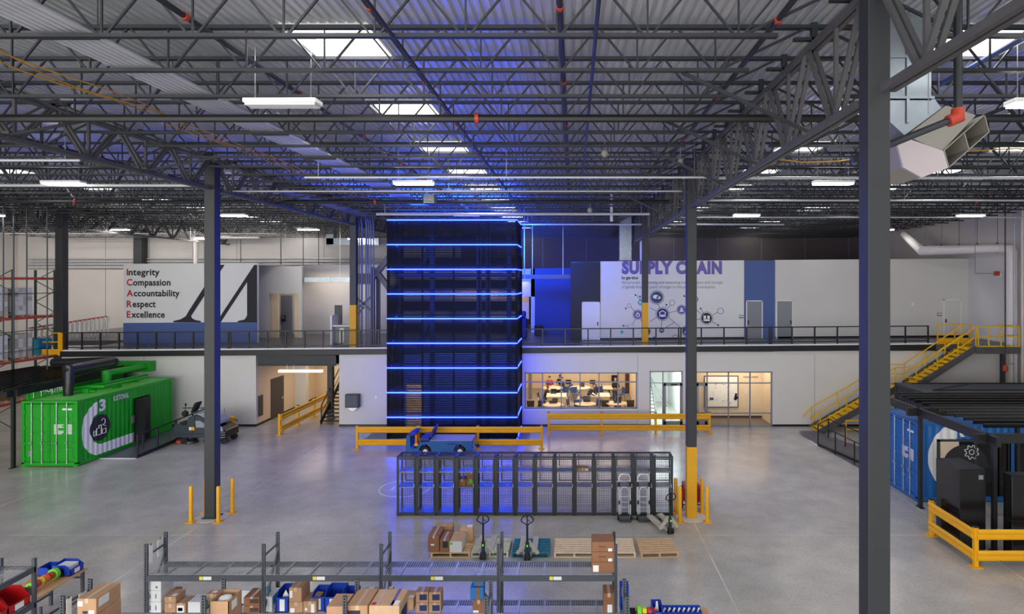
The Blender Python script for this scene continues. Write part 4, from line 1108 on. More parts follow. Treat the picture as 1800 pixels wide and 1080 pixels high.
pergola('black slatted pergola canopy in front of the blue container', [(12.42, 22.0), (12.6, 18.4), (15.9, 22.0)],
    [((12.4, 17.9, z - .15), (12.4, 23.9, z - .15), .28), ((12.0, 18.4, z - .15), (22, 18.4, z - .15), .28), ((12.0, 22.1, z - .15), (22, 22.1, z - .15), .28)],
    [((12.75, 19.1 + .48 * k, z + .06), (22.5, 19.1 + .48 * k, z + .06)) for k in range(12)], z)

# blue container: doors face the hall's left, long glazed wall to the camera
t, bd = container('shipping_container', 'blue shipping container with a white half circle and glazed entrance', (12.58, 24.94, 0), R(-90), 6.1, 'blue_paint', 'blue_paint', [(.75, 5.6, 2.28)], H=2.92)
# local +x wall faces the camera (world -y); local y = world x - 12.58
def face(mb, n, m, dx=.0): 
    return bd(mb, n, m)
xs = 2.452
cyb, czb, rb = 1.78, 1.6, 1.36
wm = MB()
def blue_disc(y):
    q = math.sqrt(max(0, rb * rb - (y - cyb) ** 2)); lo, hi = max(.16, czb - q), min(2.8, czb + q)
    if y > .75: lo = 2.3
    return [(lo, max(lo, hi))]
drape(wm, blue_disc, .43, 1.5); bd(wm, 'white_half_circle', 'white_paint')
bd(MB().text('2', (xs, 1.98, 2.38), (0, 0, 1), (0, -1, 0), (0, 0, 0), width=.34, height=.42, bold=.05), 'lettering', 'white_paint')
g = MB().box(2.36, 2.46, .74, .84, .15, 2.3).box(2.36, 2.46, .74, 5.6, 2.22, 2.3)
for y in (2.1, 3.35, 4.2, 5.5): g.box(2.36, 2.46, y, y + .08, .15, 2.3)
bd(g, 'entrance_frame', 'dark_steel')
bd(MB().box(2.38, 2.42, .84, 1.55, .15, 2.22), 'white_panel', 'cream_wall')
bd(MB().prism([(1.78 + .85 * math.cos(R(a)), 1.25 + .85 * math.sin(R(a))) for a in range(0, 181, 10)], (2.425, 0, 0), YU, ZU, (.01, 0, 0)), 'black_disc', 'icon_black')
gr = MB()
pts = []
for k in range(33):
    a = k * math.pi / 16; r_ = .26 if (k // 2) % 2 else .19
    pts.append((2.445, 2.0 + r_ * math.cos(a), 1.83 + r_ * math.sin(a)))
gr.tube(pts, .016, 5); gr.tube([(2.445, 2.0 + .09 * math.cos(a * .5), 1.83 + .09 * math.sin(a * .5)) for a in range(14)], .014, 5)
gr.tube([(2.445, 1.3, 1.2), (2.445, 1.3, 1.42), (2.445, 1.75, 1.42), (2.445, 1.75, 1.2)], .014, 5)
bd(gr, 'line_pictogram', 'paper')
bd(MB().box(2.39, 2.40, 2.18, 4.2, .15, 2.22).box(2.39, 2.40, 4.28, 5.5, .15, 2.22), 'glazing', 'glass_dark')
bd(MB().box(2.40, 2.46, 3.38, 3.62, .15, 2.9), 'blue_mullion', 'blue_paint')
bd(MB().box(.6, .65, .8, 5.6, .14, 2.2), 'inner_back_wall', 'print_grey')
bd(MB().box(.9, 1.5, 3.8, 5.2, 1.0, 2.0), 'inner_rack', 'red_bin')
t2 = thing('machine_housing', 'pale machine housing glimpsed through the blue container glazing', 'machine', (16.9, 23.6, .15))
MB().box(16.6, 17.2, 23.4, 23.9, .15, .8).build('body', 'white_plastic', t2, bevel=.05); MB().box(16.7, 17.1, 23.45, 23.8, .8, 1.15).build('hood', 'white_plastic', t2, bevel=.05)
# dark container behind
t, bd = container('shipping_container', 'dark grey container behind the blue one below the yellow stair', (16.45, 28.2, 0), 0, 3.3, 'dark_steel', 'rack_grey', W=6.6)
bd(MB().bar((.4, .6, 2.98), (6, .6, 2.98), .05).bar((.4, 2.4, 2.98), (6, 2.4, 2.98), .05).bar((.4, .6, 2.98), (3.5, 2.4, 2.98), .04), 'roof_rail', 'black_steel')
# black cabinets
def black_cab(label, x0, x1, y0, y1, h):
    t = thing('equipment_cabinet', label, 'cabinet', ((x0 + x1) / 2, y0, 0), 'tall black equipment cabinets')
    MB().box(x0, x1, y0, y1, 0, h).build('body', 'black_gloss', t, bevel=.015)
    MB().box(x0 + .01, x1 - .01, y0 + .01, y1 - .01, h, h + .006).build('top_plate', 'dark_steel', t)
    MB().box(x0 - .004, x1 + .004, y0 - .004, y1, 1.1, 1.115).build('seam', 'rubber', t)
    MB().box(x1 - .22, x1 - .08, y0 - .008, y0, h - .3, h - .17).build('badge', 'galv', t)
black_cab('tall black cabinet at the corner of the yellow guard rail', 11.62, 12.42, 18.5, 19.7, 2.43)
black_cab('tall black cabinet partly cut off by the frame edge under the pergola', 12.78, 13.7, 17.9, 18.28, 2.43)
# side platform with black rail near the dark container
t = thing('access_ramp', 'grey ramp deck with thin black handrail beside the yellow stair foot', 'ramp', (13, 29, 0))
x0, d0 = G(1438, 784); x1, d1 = G(1510, 823)
MB()._add([(x0, d0 + 2.6, .1), (x0 + .9, d0 + 2.6, .1), (x0 + 3.2, 24.5, .1), (x1, d1, .1), (x0, d0, .02), (x0, d0 + 2.6, 0), (x0 + .9, d0 + 2.6, 0), (x0 + 3.2, 24.5, 0), (x1, d1, 0)], [(0, 4, 3, 2, 1), (4, 8, 3)]).build('deck', 'mezz_carpet', t)
MB().bar((x0, d0, .06), (x1 + .6, d1 - 1.5, .1), .06, .14).build('kerb', 'black_steel', t)
MB().box(x0 - .1, x0 + .02, d0, d0 + .9, 0, .02).build('white_edge', 'white_paint', t)
for f_ in (0, .45, .9):
    x, y = x0 + (x1 - x0) * f_, d0 + (d1 - d0) * f_
    MB().bar((x, y, 0), (x, y, 1.05), .045).bar((x + 1.0, y + 1.2, 0), (x + 1.0, y + 1.2, 1.05), .045).build('post', 'black_steel', t)
MB().bar((x0, d0, 1.05), (x1, d1, 1.05), .04).bar((x0 + 1, d0 + 1.2, 1.05), (x1 + 1, d1 + 1.2, 1.05), .04).bar((x0, d0, 1.05), (x0 + 1, d0 + 1.2, 1.05), .04).build('handrail', 'black_steel', t)

# ---------------------------------------------------------------- yellow stair
def stair():
    y0, y1 = 32.55, 33.7
    zt = zm(21.3)
    t = thing('stair', 'yellow steel stair with grey stringers climbing to the upper floor', 'stair', (13.1, y0, 0))
    f1a, f1b = (13.0, 0.0), (17.1, 2.42); f2a, f2b = (18.1, 2.42), (21.35, zt)
    steps = []
    for (xa, za), (xb, zb), n in ((f1a, f1b, 13), (f2a, f2b, 12)):
        for k in range(n):
            u = (k + 1) / n; z = za + (zb - za) * u; x = xa + (xb - xa) * k / n; dx = (xb - xa) / n
            MB().box(x, x + dx + .02, y0 + .05, y1 - .05, z - .04, z).box(x, x + .02, y0 + .05, y1 - .05, z - (zb - za) / n, z).build('tread', 'yellow_stair', t)
    ld = MB().box(17.1, 18.15, y0, y1, 2.34, 2.42); ld.build('mid_landing', 'yellow_stair', t)
    MB().box(21.3, 23.58, y0 - .1, 34.08, zt - .06, zt).build('top_landing', 'mezz_carpet', t)
    for y in (y0, y1):
        m = MB()
        for (xa, za), (xb, zb) in ((f1a, f1b), (f2a, f2b)): m.bar((xa, y, za + .02), (xb, y, zb - .06), .07, .32)
        m.bar((17.05, y, 2.3), (18.15, y, 2.3), .07, .3)
        m.build('stringer', 'girder_paint', t)
    MB().box(21.25, 23.6, y0 - .14, y0 - .06, zt - .36, zt).build('landing_edge', 'girder_paint', t)
    for x, z in ((22.75, zt), (17.15, 2.3), (18.1, 2.3)): MB().box(x - .1, x + .1, y0 - .04, y0 + .1, 0, z - .2).build('leg', 'column_paint', t)
    for y, lab in ((y0, 0), (y1, 1)):
        r_ = MB()
        for (xa, za), (xb, zb) in ((f1a, f1b), (f2a, f2b)):
            for h in (.55, 1.07): r_.bar((xa, y, za + h), (xb, y, zb + h), .045)
        for h in (.55, 1.07): r_.bar((17.1, y, 2.42 + h), (18.1, y, 2.42 + h), .045)
        r_.bar((12.6, y, .62), (13.0, y, 1.07), .045)
        r_.build('handrail', 'yellow_stair', t)
        for (xa, za), (xb, zb) in ((f1a, f1b), (f2a, f2b)):
            for u in (.02, .36, .7, .99):
                x, z = xa + (xb - xa) * u, za + (zb - za) * u
                MB().bar((x, y, z), (x, y, z + 1.07), .045).build('post', 'yellow_stair', t)
    r_ = MB(); yy = y0 - .08
    for h in (.03, .55, 1.08): r_.bar((21.4, yy, zt + h), (23.55, yy, zt + h), .05)
    for x in (21.4, 21.95, 22.6, 23.55): r_.bar((x, yy, zt), (x, yy, zt + 1.08), .05)
    for h in (.55, 1.08): r_.bar((23.55, yy, zt + h), (23.55, 34.05, zt + h), .05)
    r_.build('landing_rail', 'yellow_stair', t)
stair()
t = thing('stair_gate', 'yellow rail section on the upper floor beside the stair head', 'railing', (20.6, 34.0, zm(20.6)))
z = zm(20.6); g = MB()
for h in (.3, .55, 1.08): g.bar((20.15, 34, z + h), (22.0, 34, z + h), .05)
g.build('rail', 'yellow_paint', t)
for x in (20.15, 21.1, 22.0): MB().bar((x, 34, z), (x, 34, z + 1.08), .05).build('post', 'yellow_paint', t)
MB().box(20.2, 21.95, 33.97, 34.03, z, z + .3).build('toe_board', 'yellow_paint', t)
g = MB()
t = thing('guard_rail', 'low yellow pipe guard behind the ramp at the stair foot', 'barrier', (16, 31.2, 0))
x0 = PX(1487, 31.2)
MB().bar((x0, 31.2, 0), (x0, 31.2, 1.0), .06).bar((x0 + 2, 31.2, 0), (x0 + 2, 31.2, 1.0), .06).build('post', 'yellow_paint', t)
MB().bar((x0, 31.2, 1.0), (x0 + 2, 31.2, 1.0), .06).bar((x0, 31.2, .55), (x0 + 2, 31.2, .55), .06).build('rail', 'yellow_paint', t)

# big white pipe on the side wall
xp, dp = 23.9, 33.5
t = thing('insulated_pipe', 'large white insulated pipe along the side wall turning down behind the yellow stair', 'pipe', (xp, dp, 0))
zt = PZ(436, dp)
z0 = PZ(436, 42)
MB().tube([(xp, dp, .6), (xp, dp, zt - .25), (xp - .05, dp + .1, zt - .05), (xp - .2, dp + .6, zt)], .26, 16).build('downpipe', 'white_pipe', t, smooth=True)
pa = Vector((xp - .15, dp + .5, zt)); pb = Vector((PX(1620, 36.5), 36.5, PZ(441, 36.5)))
MB().tube([pa, pb, (PX(1590, 40), 40, PZ(412, 40))], .24, 16).build('run', 'white_pipe', t, smooth=True)
h = MB()
for u in (.06, .3, .52, .74, .95):
    p = pa.lerp(pb, u); h.tube([(p.x, p.y, p.z - .27), (p.x - .2, p.y, p.z + .1), (p.x, p.y, p.z + .33), (p.x + .2, p.y, p.z + .1)], .02, 5); h.tube([(p.x, p.y, p.z + .3), (p.x, p.y, ZD + .01)], .014, 5)
h.build('pipe_hanger', 'dark_steel', t)
MB().tube([(xp, dp, 0), (xp, dp, .62)], .34, 16).build('foot_collar', 'white_pipe', t, smooth=True)
for i, (px, r, m) in enumerate(((1797, .07, 'white_pipe'), (1783, .04, 'galv'))):
    x = PX(px, 33.2); pipe('wall_conduit', f'thin vertical pipe beside the large white downpipe, {ORD[i]} from it', 'conduit', [(x, 33.2, 0.0), (x, 33.2, 12.2)], r, m, 'side wall pipes')
x = PX(1767, 32.2)
t = thing('sprinkler_riser', 'thin dark red rod with a red valve hanging before the stair landing', 'pipe', (x, 32.2, 3.5))
MB().tube([(x, 32.2, 3.6), (x, 32.2, ZD + .01)], .035, 8).build('rod', 'brown_frame', t)
MB().lathe([(.03, .2), (.13, .12), (.13, -.12), (.03, -.2)], (x, 32.2, 3.5), 10).build('valve', 'red_coupling', t)
MB().tube([(x + .5, 32.2, 3.75), (x, 32.2, 3.7)], .02, 6).build('side_arm', 'galv', t)
x = PX(1752, 34.6); z = PZ(481, 34.6)
t = thing('fire_alarm', 'red and white alarm horn on a thin conduit high on the side wall', 'alarm', (x, 34.6, z))
MB().cbox(x, 34.6, z, .22, .2, .25).build('horn', 'red_coupling', t); MB().cbox(x + .17, 34.6, z - .1, .12, .2, .2).build('strobe', 'white_plastic', t)
MB().tube([(x - .1, 34.6, z), (PX(1714, 34.6), 34.6, z), (PX(1714, 34.6), 34.6, ZD + .01)], .02, 6).build('conduit', 'galv', t)
# ---------------------------------------------------------------- yellow guard rails
def w_rail(mb, a, b, z, nrm):
    """ribbed steel rail between a and b (xy), height .3, with two ridges"""
    a = Vector((*a, z)); b = Vector((*b, z)); n = Vector((*nrm, 0))
    prof = [(0, 0), (.03, .015), (.05, .05), (.05, .10), (.015, .135), (.015, .165), (.05, .2), (.05, .25), (.03, .285), (0, .3)]
    vs = []
    for p in (a, b):
        for o, h in prof: vs.append(p + n * o + Vector((0, 0, h)))
    k = len(prof); fs = [(i, i + 1, k + i + 1, k + i) for i in range(k - 1)] + [(k - 1, 0, k, 2 * k - 1), tuple(range(k - 1, -1, -1)), tuple(range(k, 2 * k))]
    mb._add(vs, fs)
def guard(label, pts, nrm, caps=True):
    t = thing('guard_rail', label, 'barrier', (*pts[0], 0), 'yellow ribbed guard rails')
    for x, y in pts:
        p = MB().box(x - .06, x + .06, y - .06, y + .06, .01, 1.12).build('post', 'yellow_paint', t, bevel=.008)
        MB().box(x - .15, x + .15, y - .13, y + .13, 0, .02).build('foot_plate', 'yellow_paint', p)
        MB().box(x - .065, x + .065, y - .065, y + .065, 1.12, 1.15).build('post_cap', 'black_steel', p)
    for (a, b) in zip(pts, pts[1:]):
        d = (Vector(b) - Vector(a)).normalized(); n = (-d.y * nrm, d.x * nrm)
        off = Vector((n[0], n[1])) * .061
        for z in (.18, .78):
            m = MB(); w_rail(m, Vector(a) + off, Vector(b) + off, z, n); m.build('rail', 'yellow_paint', t)
    return t
guard('yellow two rail guard barrier before the blue lit tower', [(PX(p, 29.6), 29.6) for p in (628, 735, 840, 952)], -1)
guard('yellow two rail guard barrier before the classroom window and lobby glazing', [(PX(p, 32.5), 32.5) for p in (964.5, 1057.5, 1152.5, 1247)], -1)
guard('yellow two rail guard barrier running into the corridor beside the dark stairs', [(-15.4, 32.2), (-15.38, 34.3), (-15.38, 36.4), (-15.4, 38.4)], -1)
guard('yellow two rail guard barrier cornering round the tall black cabinets', [(11.42, 19.6), (11.42, 17.45), (14.2, 17.45)], -1)

# bollards
def bollard(x, y, label):
    t = thing('bollard', label, 'bollard', (x, y, 0), 'yellow bollards')
    MB().lathe([(.065, 0), (.065, 1.16), (.05, 1.2), (.02, 1.215)], (x, y, 0), 16).build('post', 'yellow_paint', t, smooth=True)
    MB().box(x - .13, x + .13, y - .13, y + .13, 0, .02).build('foot_plate', 'yellow_paint', t)
for cx, nm in ((-12.4, 'grey column without a yellow foot'), (4.04, 'column with the yellow foot')):
    for sx, sy, w_ in ((-1, -1, 'front, locker-free'), (1, -1, 'front'), (-1, 1, 'rear'), (1, 1, 'rear')):
        sd = 'container side' if sx < 0 else 'stair side'
        bollard(cx + sx * .46, 21.1 + sy * .42 - .02, f'yellow bollard at the {"front" if sy < 0 else "rear"} {sd} of the {nm}')

# ---------------------------------------------------------------- mesh lockers
LX0, LX1, LY, LYB, LH = -6.1, 3.44, 21.2, 21.82, 2.04
n = 14; lw = (LX1 - LX0) / n
def locker():
    t = thing('mesh_locker', 'dark wire mesh locker, first of the row from the tower side', 'locker', (0, 0, 0), 'row of wire mesh lockers')
    w_ = lw; d = LYB - LY
    f = MB(); p = .05
    for x in (0, w_ - p):
        for y in (0, d - p): f.box(x, x + p, y, y + p, 0, LH)
    for z in (.03, LH - .05):
        f.box(0, w_, 0, p, z, z + .05); f.box(0, w_, d - p, d, z, z + .05); f.box(0, p, 0, d, z, z + .05); f.box(w_ - p, w_, 0, d, z, z + .05)
    f.build('frame', 'dark_steel', t)
    dr = MB()
    dr.box(p, p + .035, -.03, 0, .08, LH - .06).box(w_ - p - .035, w_ - p, -.03, 0, .08, LH - .06).box(p, w_ - p, -.03, 0, .08, .115).box(p, w_ - p, -.03, 0, LH - .095, LH - .06)
    for z in (1.08,): pass
    do = dr.build('door', 'dark_steel', t)
    def mesh(x0, x1, y, z0, z1, sx=.055, sz=.055, r=.0024):
        m = MB(); x = x0 + sx
        while x < x1 - .01: m.bar((x, y, z0), (x, y, z1), r * 2); x += sx
        z = z0 + sz
        while z < z1 - .01: m.bar((x0, y, z), (x1, y, z), r * 2); z += sz
        return m
    mesh(p + .035, w_ - p - .035, -.012, .115, LH - .095).build('door_mesh', 'black_steel', do)
    b = MB()
    for z in (.9, 1.42): b.box(p, w_ - p, d - .03, d, z - .02, z + .02)
    for z0, z1 in ((1.02, 1.42), (1.52, 1.95)): b.box(.14, .165, d - .03, d, z0, z1).box(.14, w_ - p, d - .03, d, z0, z0 + .02)
    b.build('back_frame', 'dark_steel', t)
    mesh(p, w_ - p, d - .012, .08, LH - .06, .08, .08).build('back_mesh', 'black_steel', t)
    for z in (.1, .98, 1.5): MB().box(p * .4, w_ - p * .4, .06, d - .06, z - .03, z).build('shelf', 'galv', t)
    m = MB(); x = p + .06
    while x < w_ - p: m.bar((x, p, LH - .01), (x, d - p, LH - .01), .005); x += .055
    y = p + .06
    while y < d - p: m.bar((p, y, LH - .01), (w_ - p, y, LH - .01), .005); y += .055
    m.build('top_mesh', 'black_steel', t)
    for x in (.02, w_ - .02): MB().cyl((x, .03), .02, 0, .03, 8).build('foot', 'galv', t)
    MB().cbox(w_ - .07, -.045, 1.05, .03, .03, .12).build('latch', 'galv', do)
    return t
lk = locker(); lk.location = (LX0, LY, 0)
for k in range(1, n):
    lab = f'dark wire mesh locker, {ORD[k]} of the row counted from the tower side'
    if k == 3: lab = 'dark wire mesh locker holding three brown boxes with a green sticker'
    if k == n - 1: lab = 'dark wire mesh locker at the row end beside the yellow bollards'
    dup(lk, (LX0 + lw * k, LY, 0), lab)

# ---------------------------------------------------------------- cardboard boxes
def carton(label, x0, x1, y0, y1, z0, z1, m='cardboard', group=None, tape=True, deco=(), rot=0., cat='box', name='carton'):
    c = ((x0 + x1) / 2, (y0 + y1) / 2, z0)
    t = thing(name, label, cat, c, group)
    h = z1 - z0
    MB().box(x0, x1, y0, y1, z0, z1).build('body', m, t, bevel=.006)
    if tape:
        xm = (x0 + x1) / 2 if tape is True else x0 + (x1 - x0) * tape
        wd = .03
        MB().box(xm - wd, xm + wd, y0 - .002, y1 + .001, z1, z1 + .003).box(xm - wd, xm + wd, y0 - .003, y0, z1 - .08, z1 + .003).build('tape_strip', 'tape', t)
    for (nm, m2, face, u0, u1, v0, v1) in deco:
        b = MB()
        if face == 'f': b.box(x0 + (x1 - x0) * u0, x0 + (x1 - x0) * u1, y0 - .004, y0, z0 + h * v0, z0 + h * v1)
        elif face == 't': b.box(x0 + (x1 - x0) * u0, x0 + (x1 - x0) * u1, y0 + (y1 - y0) * v0, y0 + (y1 - y0) * v1, z1, z1 + .004)
        elif face == 'r': b.box(x1, x1 + .004, y0 + (y1 - y0) * u0, y0 + (y1 - y0) * u1, z0 + h * v0, z0 + h * v1)
        elif face == 'l': b.box(x0 - .004, x0, y0 + (y1 - y0) * u0, y0 + (y1 - y0) * u1, z0 + h * v0, z0 + h * v1)
        b.build(nm, m2, t)
    if rot: t.rotation_euler = (0, 0, rot)
    return t
# boxes in the lockers
yx = LX0 + 3 * lw
carton('brown box on the shelf bottom corner inside the mesh locker', yx + .06, yx + .32, LY + .1, LY + .5, .98, 1.22, 'cardboard_dark')
carton('brown box with green sticker inside the mesh locker', yx + .34, yx + .64, LY + .1, LY + .5, .98, 1.24, 'cardboard_dark', deco=[('sticker', 'print_green', 'f', .3, .75, .35, .75)])
carton('brown box stacked on the green stickered box inside the mesh locker', yx + .37, yx + .64, LY + .1, LY + .5, 1.245, 1.49, 'cardboard_dark')
yx = LX0 + 9 * lw
carton('flat brown box lying on the upper shelf of a mesh locker', yx + .08, yx + .50, LY + .1, LY + .45, 1.5, 1.61, deco=[('sticker', 'paper', 'f', .7, .95, .3, .9)])

# ---------------------------------------------------------------- hand trucks, pallet jacks
def hand_truck(x, y, label):
    t = thing('hand_truck', label, 'hand truck', (x, y, 0), 'shiny hand trucks')
    w_ = .19
    f = MB()
    f.tube([(x - w_, y + .02, .1), (x - w_, y + .12, 1.0), (x - w_, y + .14, 1.42), (x - w_ + .07, y + .14, 1.53), (x + w_ - .07, y + .14, 1.53), (x + w_, y + .14, 1.42), (x + w_, y + .12, 1.0), (x + w_, y + .02, .1)], .024, 8)
    f.build('frame', 'conduit_metal', t, smooth=True)
    c = MB().tube([(x - .13, y + .03, .22), (x - .13, y + .1, 1.0), (x - .08, y + .1, 1.10), (x + .08, y + .1, 1.10), (x + .13, y + .1, 1.0), (x + .13, y + .03, .22)], .016, 8)
    for z in (.45, .62, .8, 1.32): c.tube([(x - w_, y + .02 + z * .09, z), (x, y - .02 + z * .09, z), (x + w_, y + .02 + z * .09, z)], .014, 6)
    c.build('cross_bars', 'conduit_metal', t, smooth=True)
    MB().box(x - .2, x + .2, y - .16, y + .02, .03, .04).box(x - .2, x + .2, y + .01, y + .025, .03, .1).build('toe_plate', 'rack_grey', t)
    for s in (-1, 1):
        MB().lathe([(.05, -.035), (.125, -.035), (.125, .035), (.05, .035)], (x + s * .21, y + .1, .127), 18, axis='x').build('wheel', 'rubber', t, smooth=True)
        MB().lathe([(.03, -.02), (.065, -.02), (.065, .02), (.03, .02)], (x + s * w_, y + .0, .62), 12, axis='x').build('caster', 'rubber', t, smooth=True)
        MB().tube([(x + s * w_, y + .12, 1.12), (x + s * w_, y + .12, 1.28)], .03, 8).build('grip', 'rubber', t)
    MB().tube([(x - .21, y + .1, .127), (x + .21, y + .1, .127)], .015, 6).build('axle', 'dark_steel', t)
hand_truck(PX(1098, 20.85), 20.75, 'chrome hand truck leaning on the lockers, nearer the tower')
hand_truck(PX(1131, 20.85), 20.75, 'chrome hand truck leaning on the lockers, nearer the yellow bollards')
def pallet_jack(x, y, rz, label, fork_m='jack_paint'):
    """local: handle end at origin facing -y, forks towards +y"""
    t = thing('pallet_jack', label, 'pallet jack', (x, y, 0), 'hand pallet jacks', rz=rz)
    def bd(mb, n, m, par=t, **k): me = mb.build(n, m, None, loc=(0, 0, 0), **k); me.parent = par; return me
    for s in (-1, 1):
        bd(MB().prism([(.12, .2), (1.15, .2), (1.28, .12), (1.15, .1), (.12, .1)], (s * .19 - .08, 0, 0), YU, ZU, (.16, 0, 0)), 'fork', fork_m)
        bd(MB().lathe([(.02, -.05), (.04, -.05), (.04, .05), (.02, .05)], (s * .19, 1.08, .04), 12, axis='x'), 'fork_roller', 'rubber')
    b = MB().bar((-.31, .1, .13), (-.03, .04, .50), .09, .07, up=(0, 1, 0)).bar((.31, .1, .13), (.03, .04, .50), .09, .07, up=(0, 1, 0)).box(-.12, .12, .0, .1, .08, .16).box(-.09, .09, .02, .1, .44, .52)
    bd(b, 'chassis', fork_m)
    bd(MB().tube([(0, -.02, .12), (0, -.02, .5)], .055, 12).box(-.07, .07, -.09, .05, .05, .18), 'pump', 'dark_steel')
    for s in (-1, 1): bd(MB().lathe([(.03, -.03), (.09, -.03), (.09, .03), (.03, .03)], (s * .06, -.05, .09), 16, axis='x'), 'steer_wheel', 'rubber')
    bd(MB().cbox(0, -.08, .42, .03, .02, .05), 'green_lamp', 'green_led')
    bd(MB().tube([(0, -.02, .5), (0, -.06, 1.0)], .03, 8), 'tiller', 'black_steel')
    h = MB(); pts = []
    for k in range(25):
        a = 2 * math.pi * k / 24; r_ = .17 * (1 - .28 * max(0, -math.sin(a)) ** 2)
        pts.append((r_ * 1.02 * math.cos(a) * (1 if math.sin(a) > -.2 else max(.12, 1 + (math.sin(a) + .2) * 1.05)), -.075 - .02 * math.sin(a), 1.16 + .155 * math.sin(a)))
    h.tube(pts, .017, 6, caps=False)
    bd(h, 'handle_loop', 'black_steel', smooth=True)
    bd(MB().bar((0, -.06, 1.0), (0, -.08, 1.33), .035).bar((0, -.07, 1.17), (.09, -.07, 1.12), .015), 'control_lever', 'black_steel')
    return t
def P2(px, d): return PX(px, d)
pallet_jack(P2(850, 18.0), 17.95, R(0), 'pallet jack with heart shaped handle at the cream and green pallet')
pallet_jack(P2(927, 17.9), 17.9, R(0), 'pallet jack with heart shaped handle at the teal pallet')
pallet_jack(P2(1177, 19.8), 19.75, R(17), 'pallet jack parked by the bollards at the locker row end')
# red machine behind the column
cx, cy = P2(1216, 21.9), 21.95
t = thing('drum_machine', 'red rounded machine on black wheels behind the yellow footed column', 'machine', (cx, cy, 0))
MB().lathe([(.34, -.18), (.40, -.14), (.41, 0), (.40, .14), (.34, .18)], (cx, cy, .55), 24, axis='y').build('housing', 'red_paint', t, smooth=True)
g = MB()
for r_ in (.1, .18, .26, .33): g.disc((cx, cy - .19, .55), r_, XU, ZU, (0, -.01, 0), r_in=r_ - .015)
for a in range(0, 180, 30): g.bar((cx - .34 * math.cos(R(a)), cy - .19, .55 - .34 * math.sin(R(a))), (cx + .34 * math.cos(R(a)), cy - .19, .55 + .34 * math.sin(R(a))), .012)
g.build('front_grille', 'black_steel', t)
for s in (-1, 1): MB().lathe([(.04, -.04), (.11, -.04), (.11, .04), (.04, .04)], (cx + s * .36, cy - .02, .111), 16, axis='x').build('wheel', 'rubber', t, smooth=True)
MB().bar((cx - .36, cy, .11), (cx - .3, cy, .35), .04).bar((cx + .36, cy, .11), (cx + .3, cy, .35), .04).bar((cx - .36, cy, .11), (cx + .36, cy, .11), .03).build('cradle', 'black_steel', t)
MB().tube([(cx - .32, cy - .1, .3), (cx - .36, cy - .22, 1.0), (cx - .3, cy - .24, 1.03)], .018, 6).build('push_handle', 'black_steel', t)

# ---------------------------------------------------------------- pallets and their loads
def pallet(x0, x1, y0, y1, m, label, skew=0., along_x=True, n=7):
    t = thing('pallet', label, 'pallet', ((x0 + x1) / 2, (y0 + y1) / 2, 0), 'wooden pallets on the floor')
    H = .14
    for k in range(n):
        if along_x:
            w_ = (y1 - y0) / (n + (n - 1) * .35); y = y0 + k * w_ * 1.35
            MB().box(x0, x1, y, y + w_, H - .02, H).build('deck_board', m, t)
    for k in range(3):
        x = x0 + (x1 - x0 - .05) * k / 2
        MB().box(x, x + .05, y0 + .01, y1 - .01, .02, H - .02).build('stringer', m, t)
    for y in (y0, (y0 + y1) / 2 - .05, y1 - .1): MB().box(x0, x1, y, y + .1, 0, .02).build('bottom_board', m, t)
    if skew: t.rotation_euler = (0, 0, skew)
    return t
py0, py1 = 18.0, 19.02
pallet(PX(757, py0), PX(826, py0), py0, py1, 'wood_tan', 'worn brown pallet carrying five cartons', n=6)
def xs_(a, b, d=18.4): return PX(a, d), PX(b, d)
pallet(PX(827, py0), PX(893, py0), py0 + .05, py1, 'wood_cream', 'faded cream and green pallet with a pallet jack')
pallet(PX(899, py0), PX(965, py0), py0, py1, 'wood_teal', 'teal painted pallet with a pallet jack')
pallet(PX(974, py0), PX(1045, py0), py0, py1, 'wood_pallet', 'clean pale pine pallet beside the teal pallet', n=7)
pallet(PX(1046.5, py0), PX(1117.5, py0), py0, py1, 'wood_pallet', 'clean pale pine pallet behind the three stacked cartons', n=7)
pallet(PX(1125, py0), PX(1192, py0), py0, py1, 'wood_tan', 'tan pallet at the end of the pallet row', skew=R(3))
a = lambda px: PX(px, 18.05)
carton('brown carton on the worn pallet, outermost of the load', a(752.5), a(772), 18.05, 18.75, .145, .62, 'cardboard_dark', 'pallet load', deco=[('print', 'paper', 'f', .25, .55, .4, .5)])
carton('brown carton with dark print in the middle of the worn pallet', a(773.5), a(790), 18.03, 18.6, .145, .53, 'cardboard_dark', 'pallet load', deco=[('print', 'print_dark', 'f', .3, .85, .35, .85)])
carton('white fronted carton with green sticker on the worn pallet', a(790.5), a(812), 18.02, 18.75, .145, .47, 'white_card', 'pallet load', deco=[('sticker', 'print_green', 'f', .05, .25, .7, .9), ('lid_top', 'cardboard_pale', 't', 0, 1, 0, 1)], tape=False)
carton('pale carton at the back of the worn pallet, next to the jack', a(800), a(824), 18.76, 19.1, .145, .55, 'cardboard_pale', 'pallet load', deco=[('sticker', 'paper', 't', .5, .9, .3, .8)])
carton('brown carton at the back corner of the worn pallet', a(757), a(786), 18.78, 19.1, .145, .6, 'cardboard', 'pallet load')

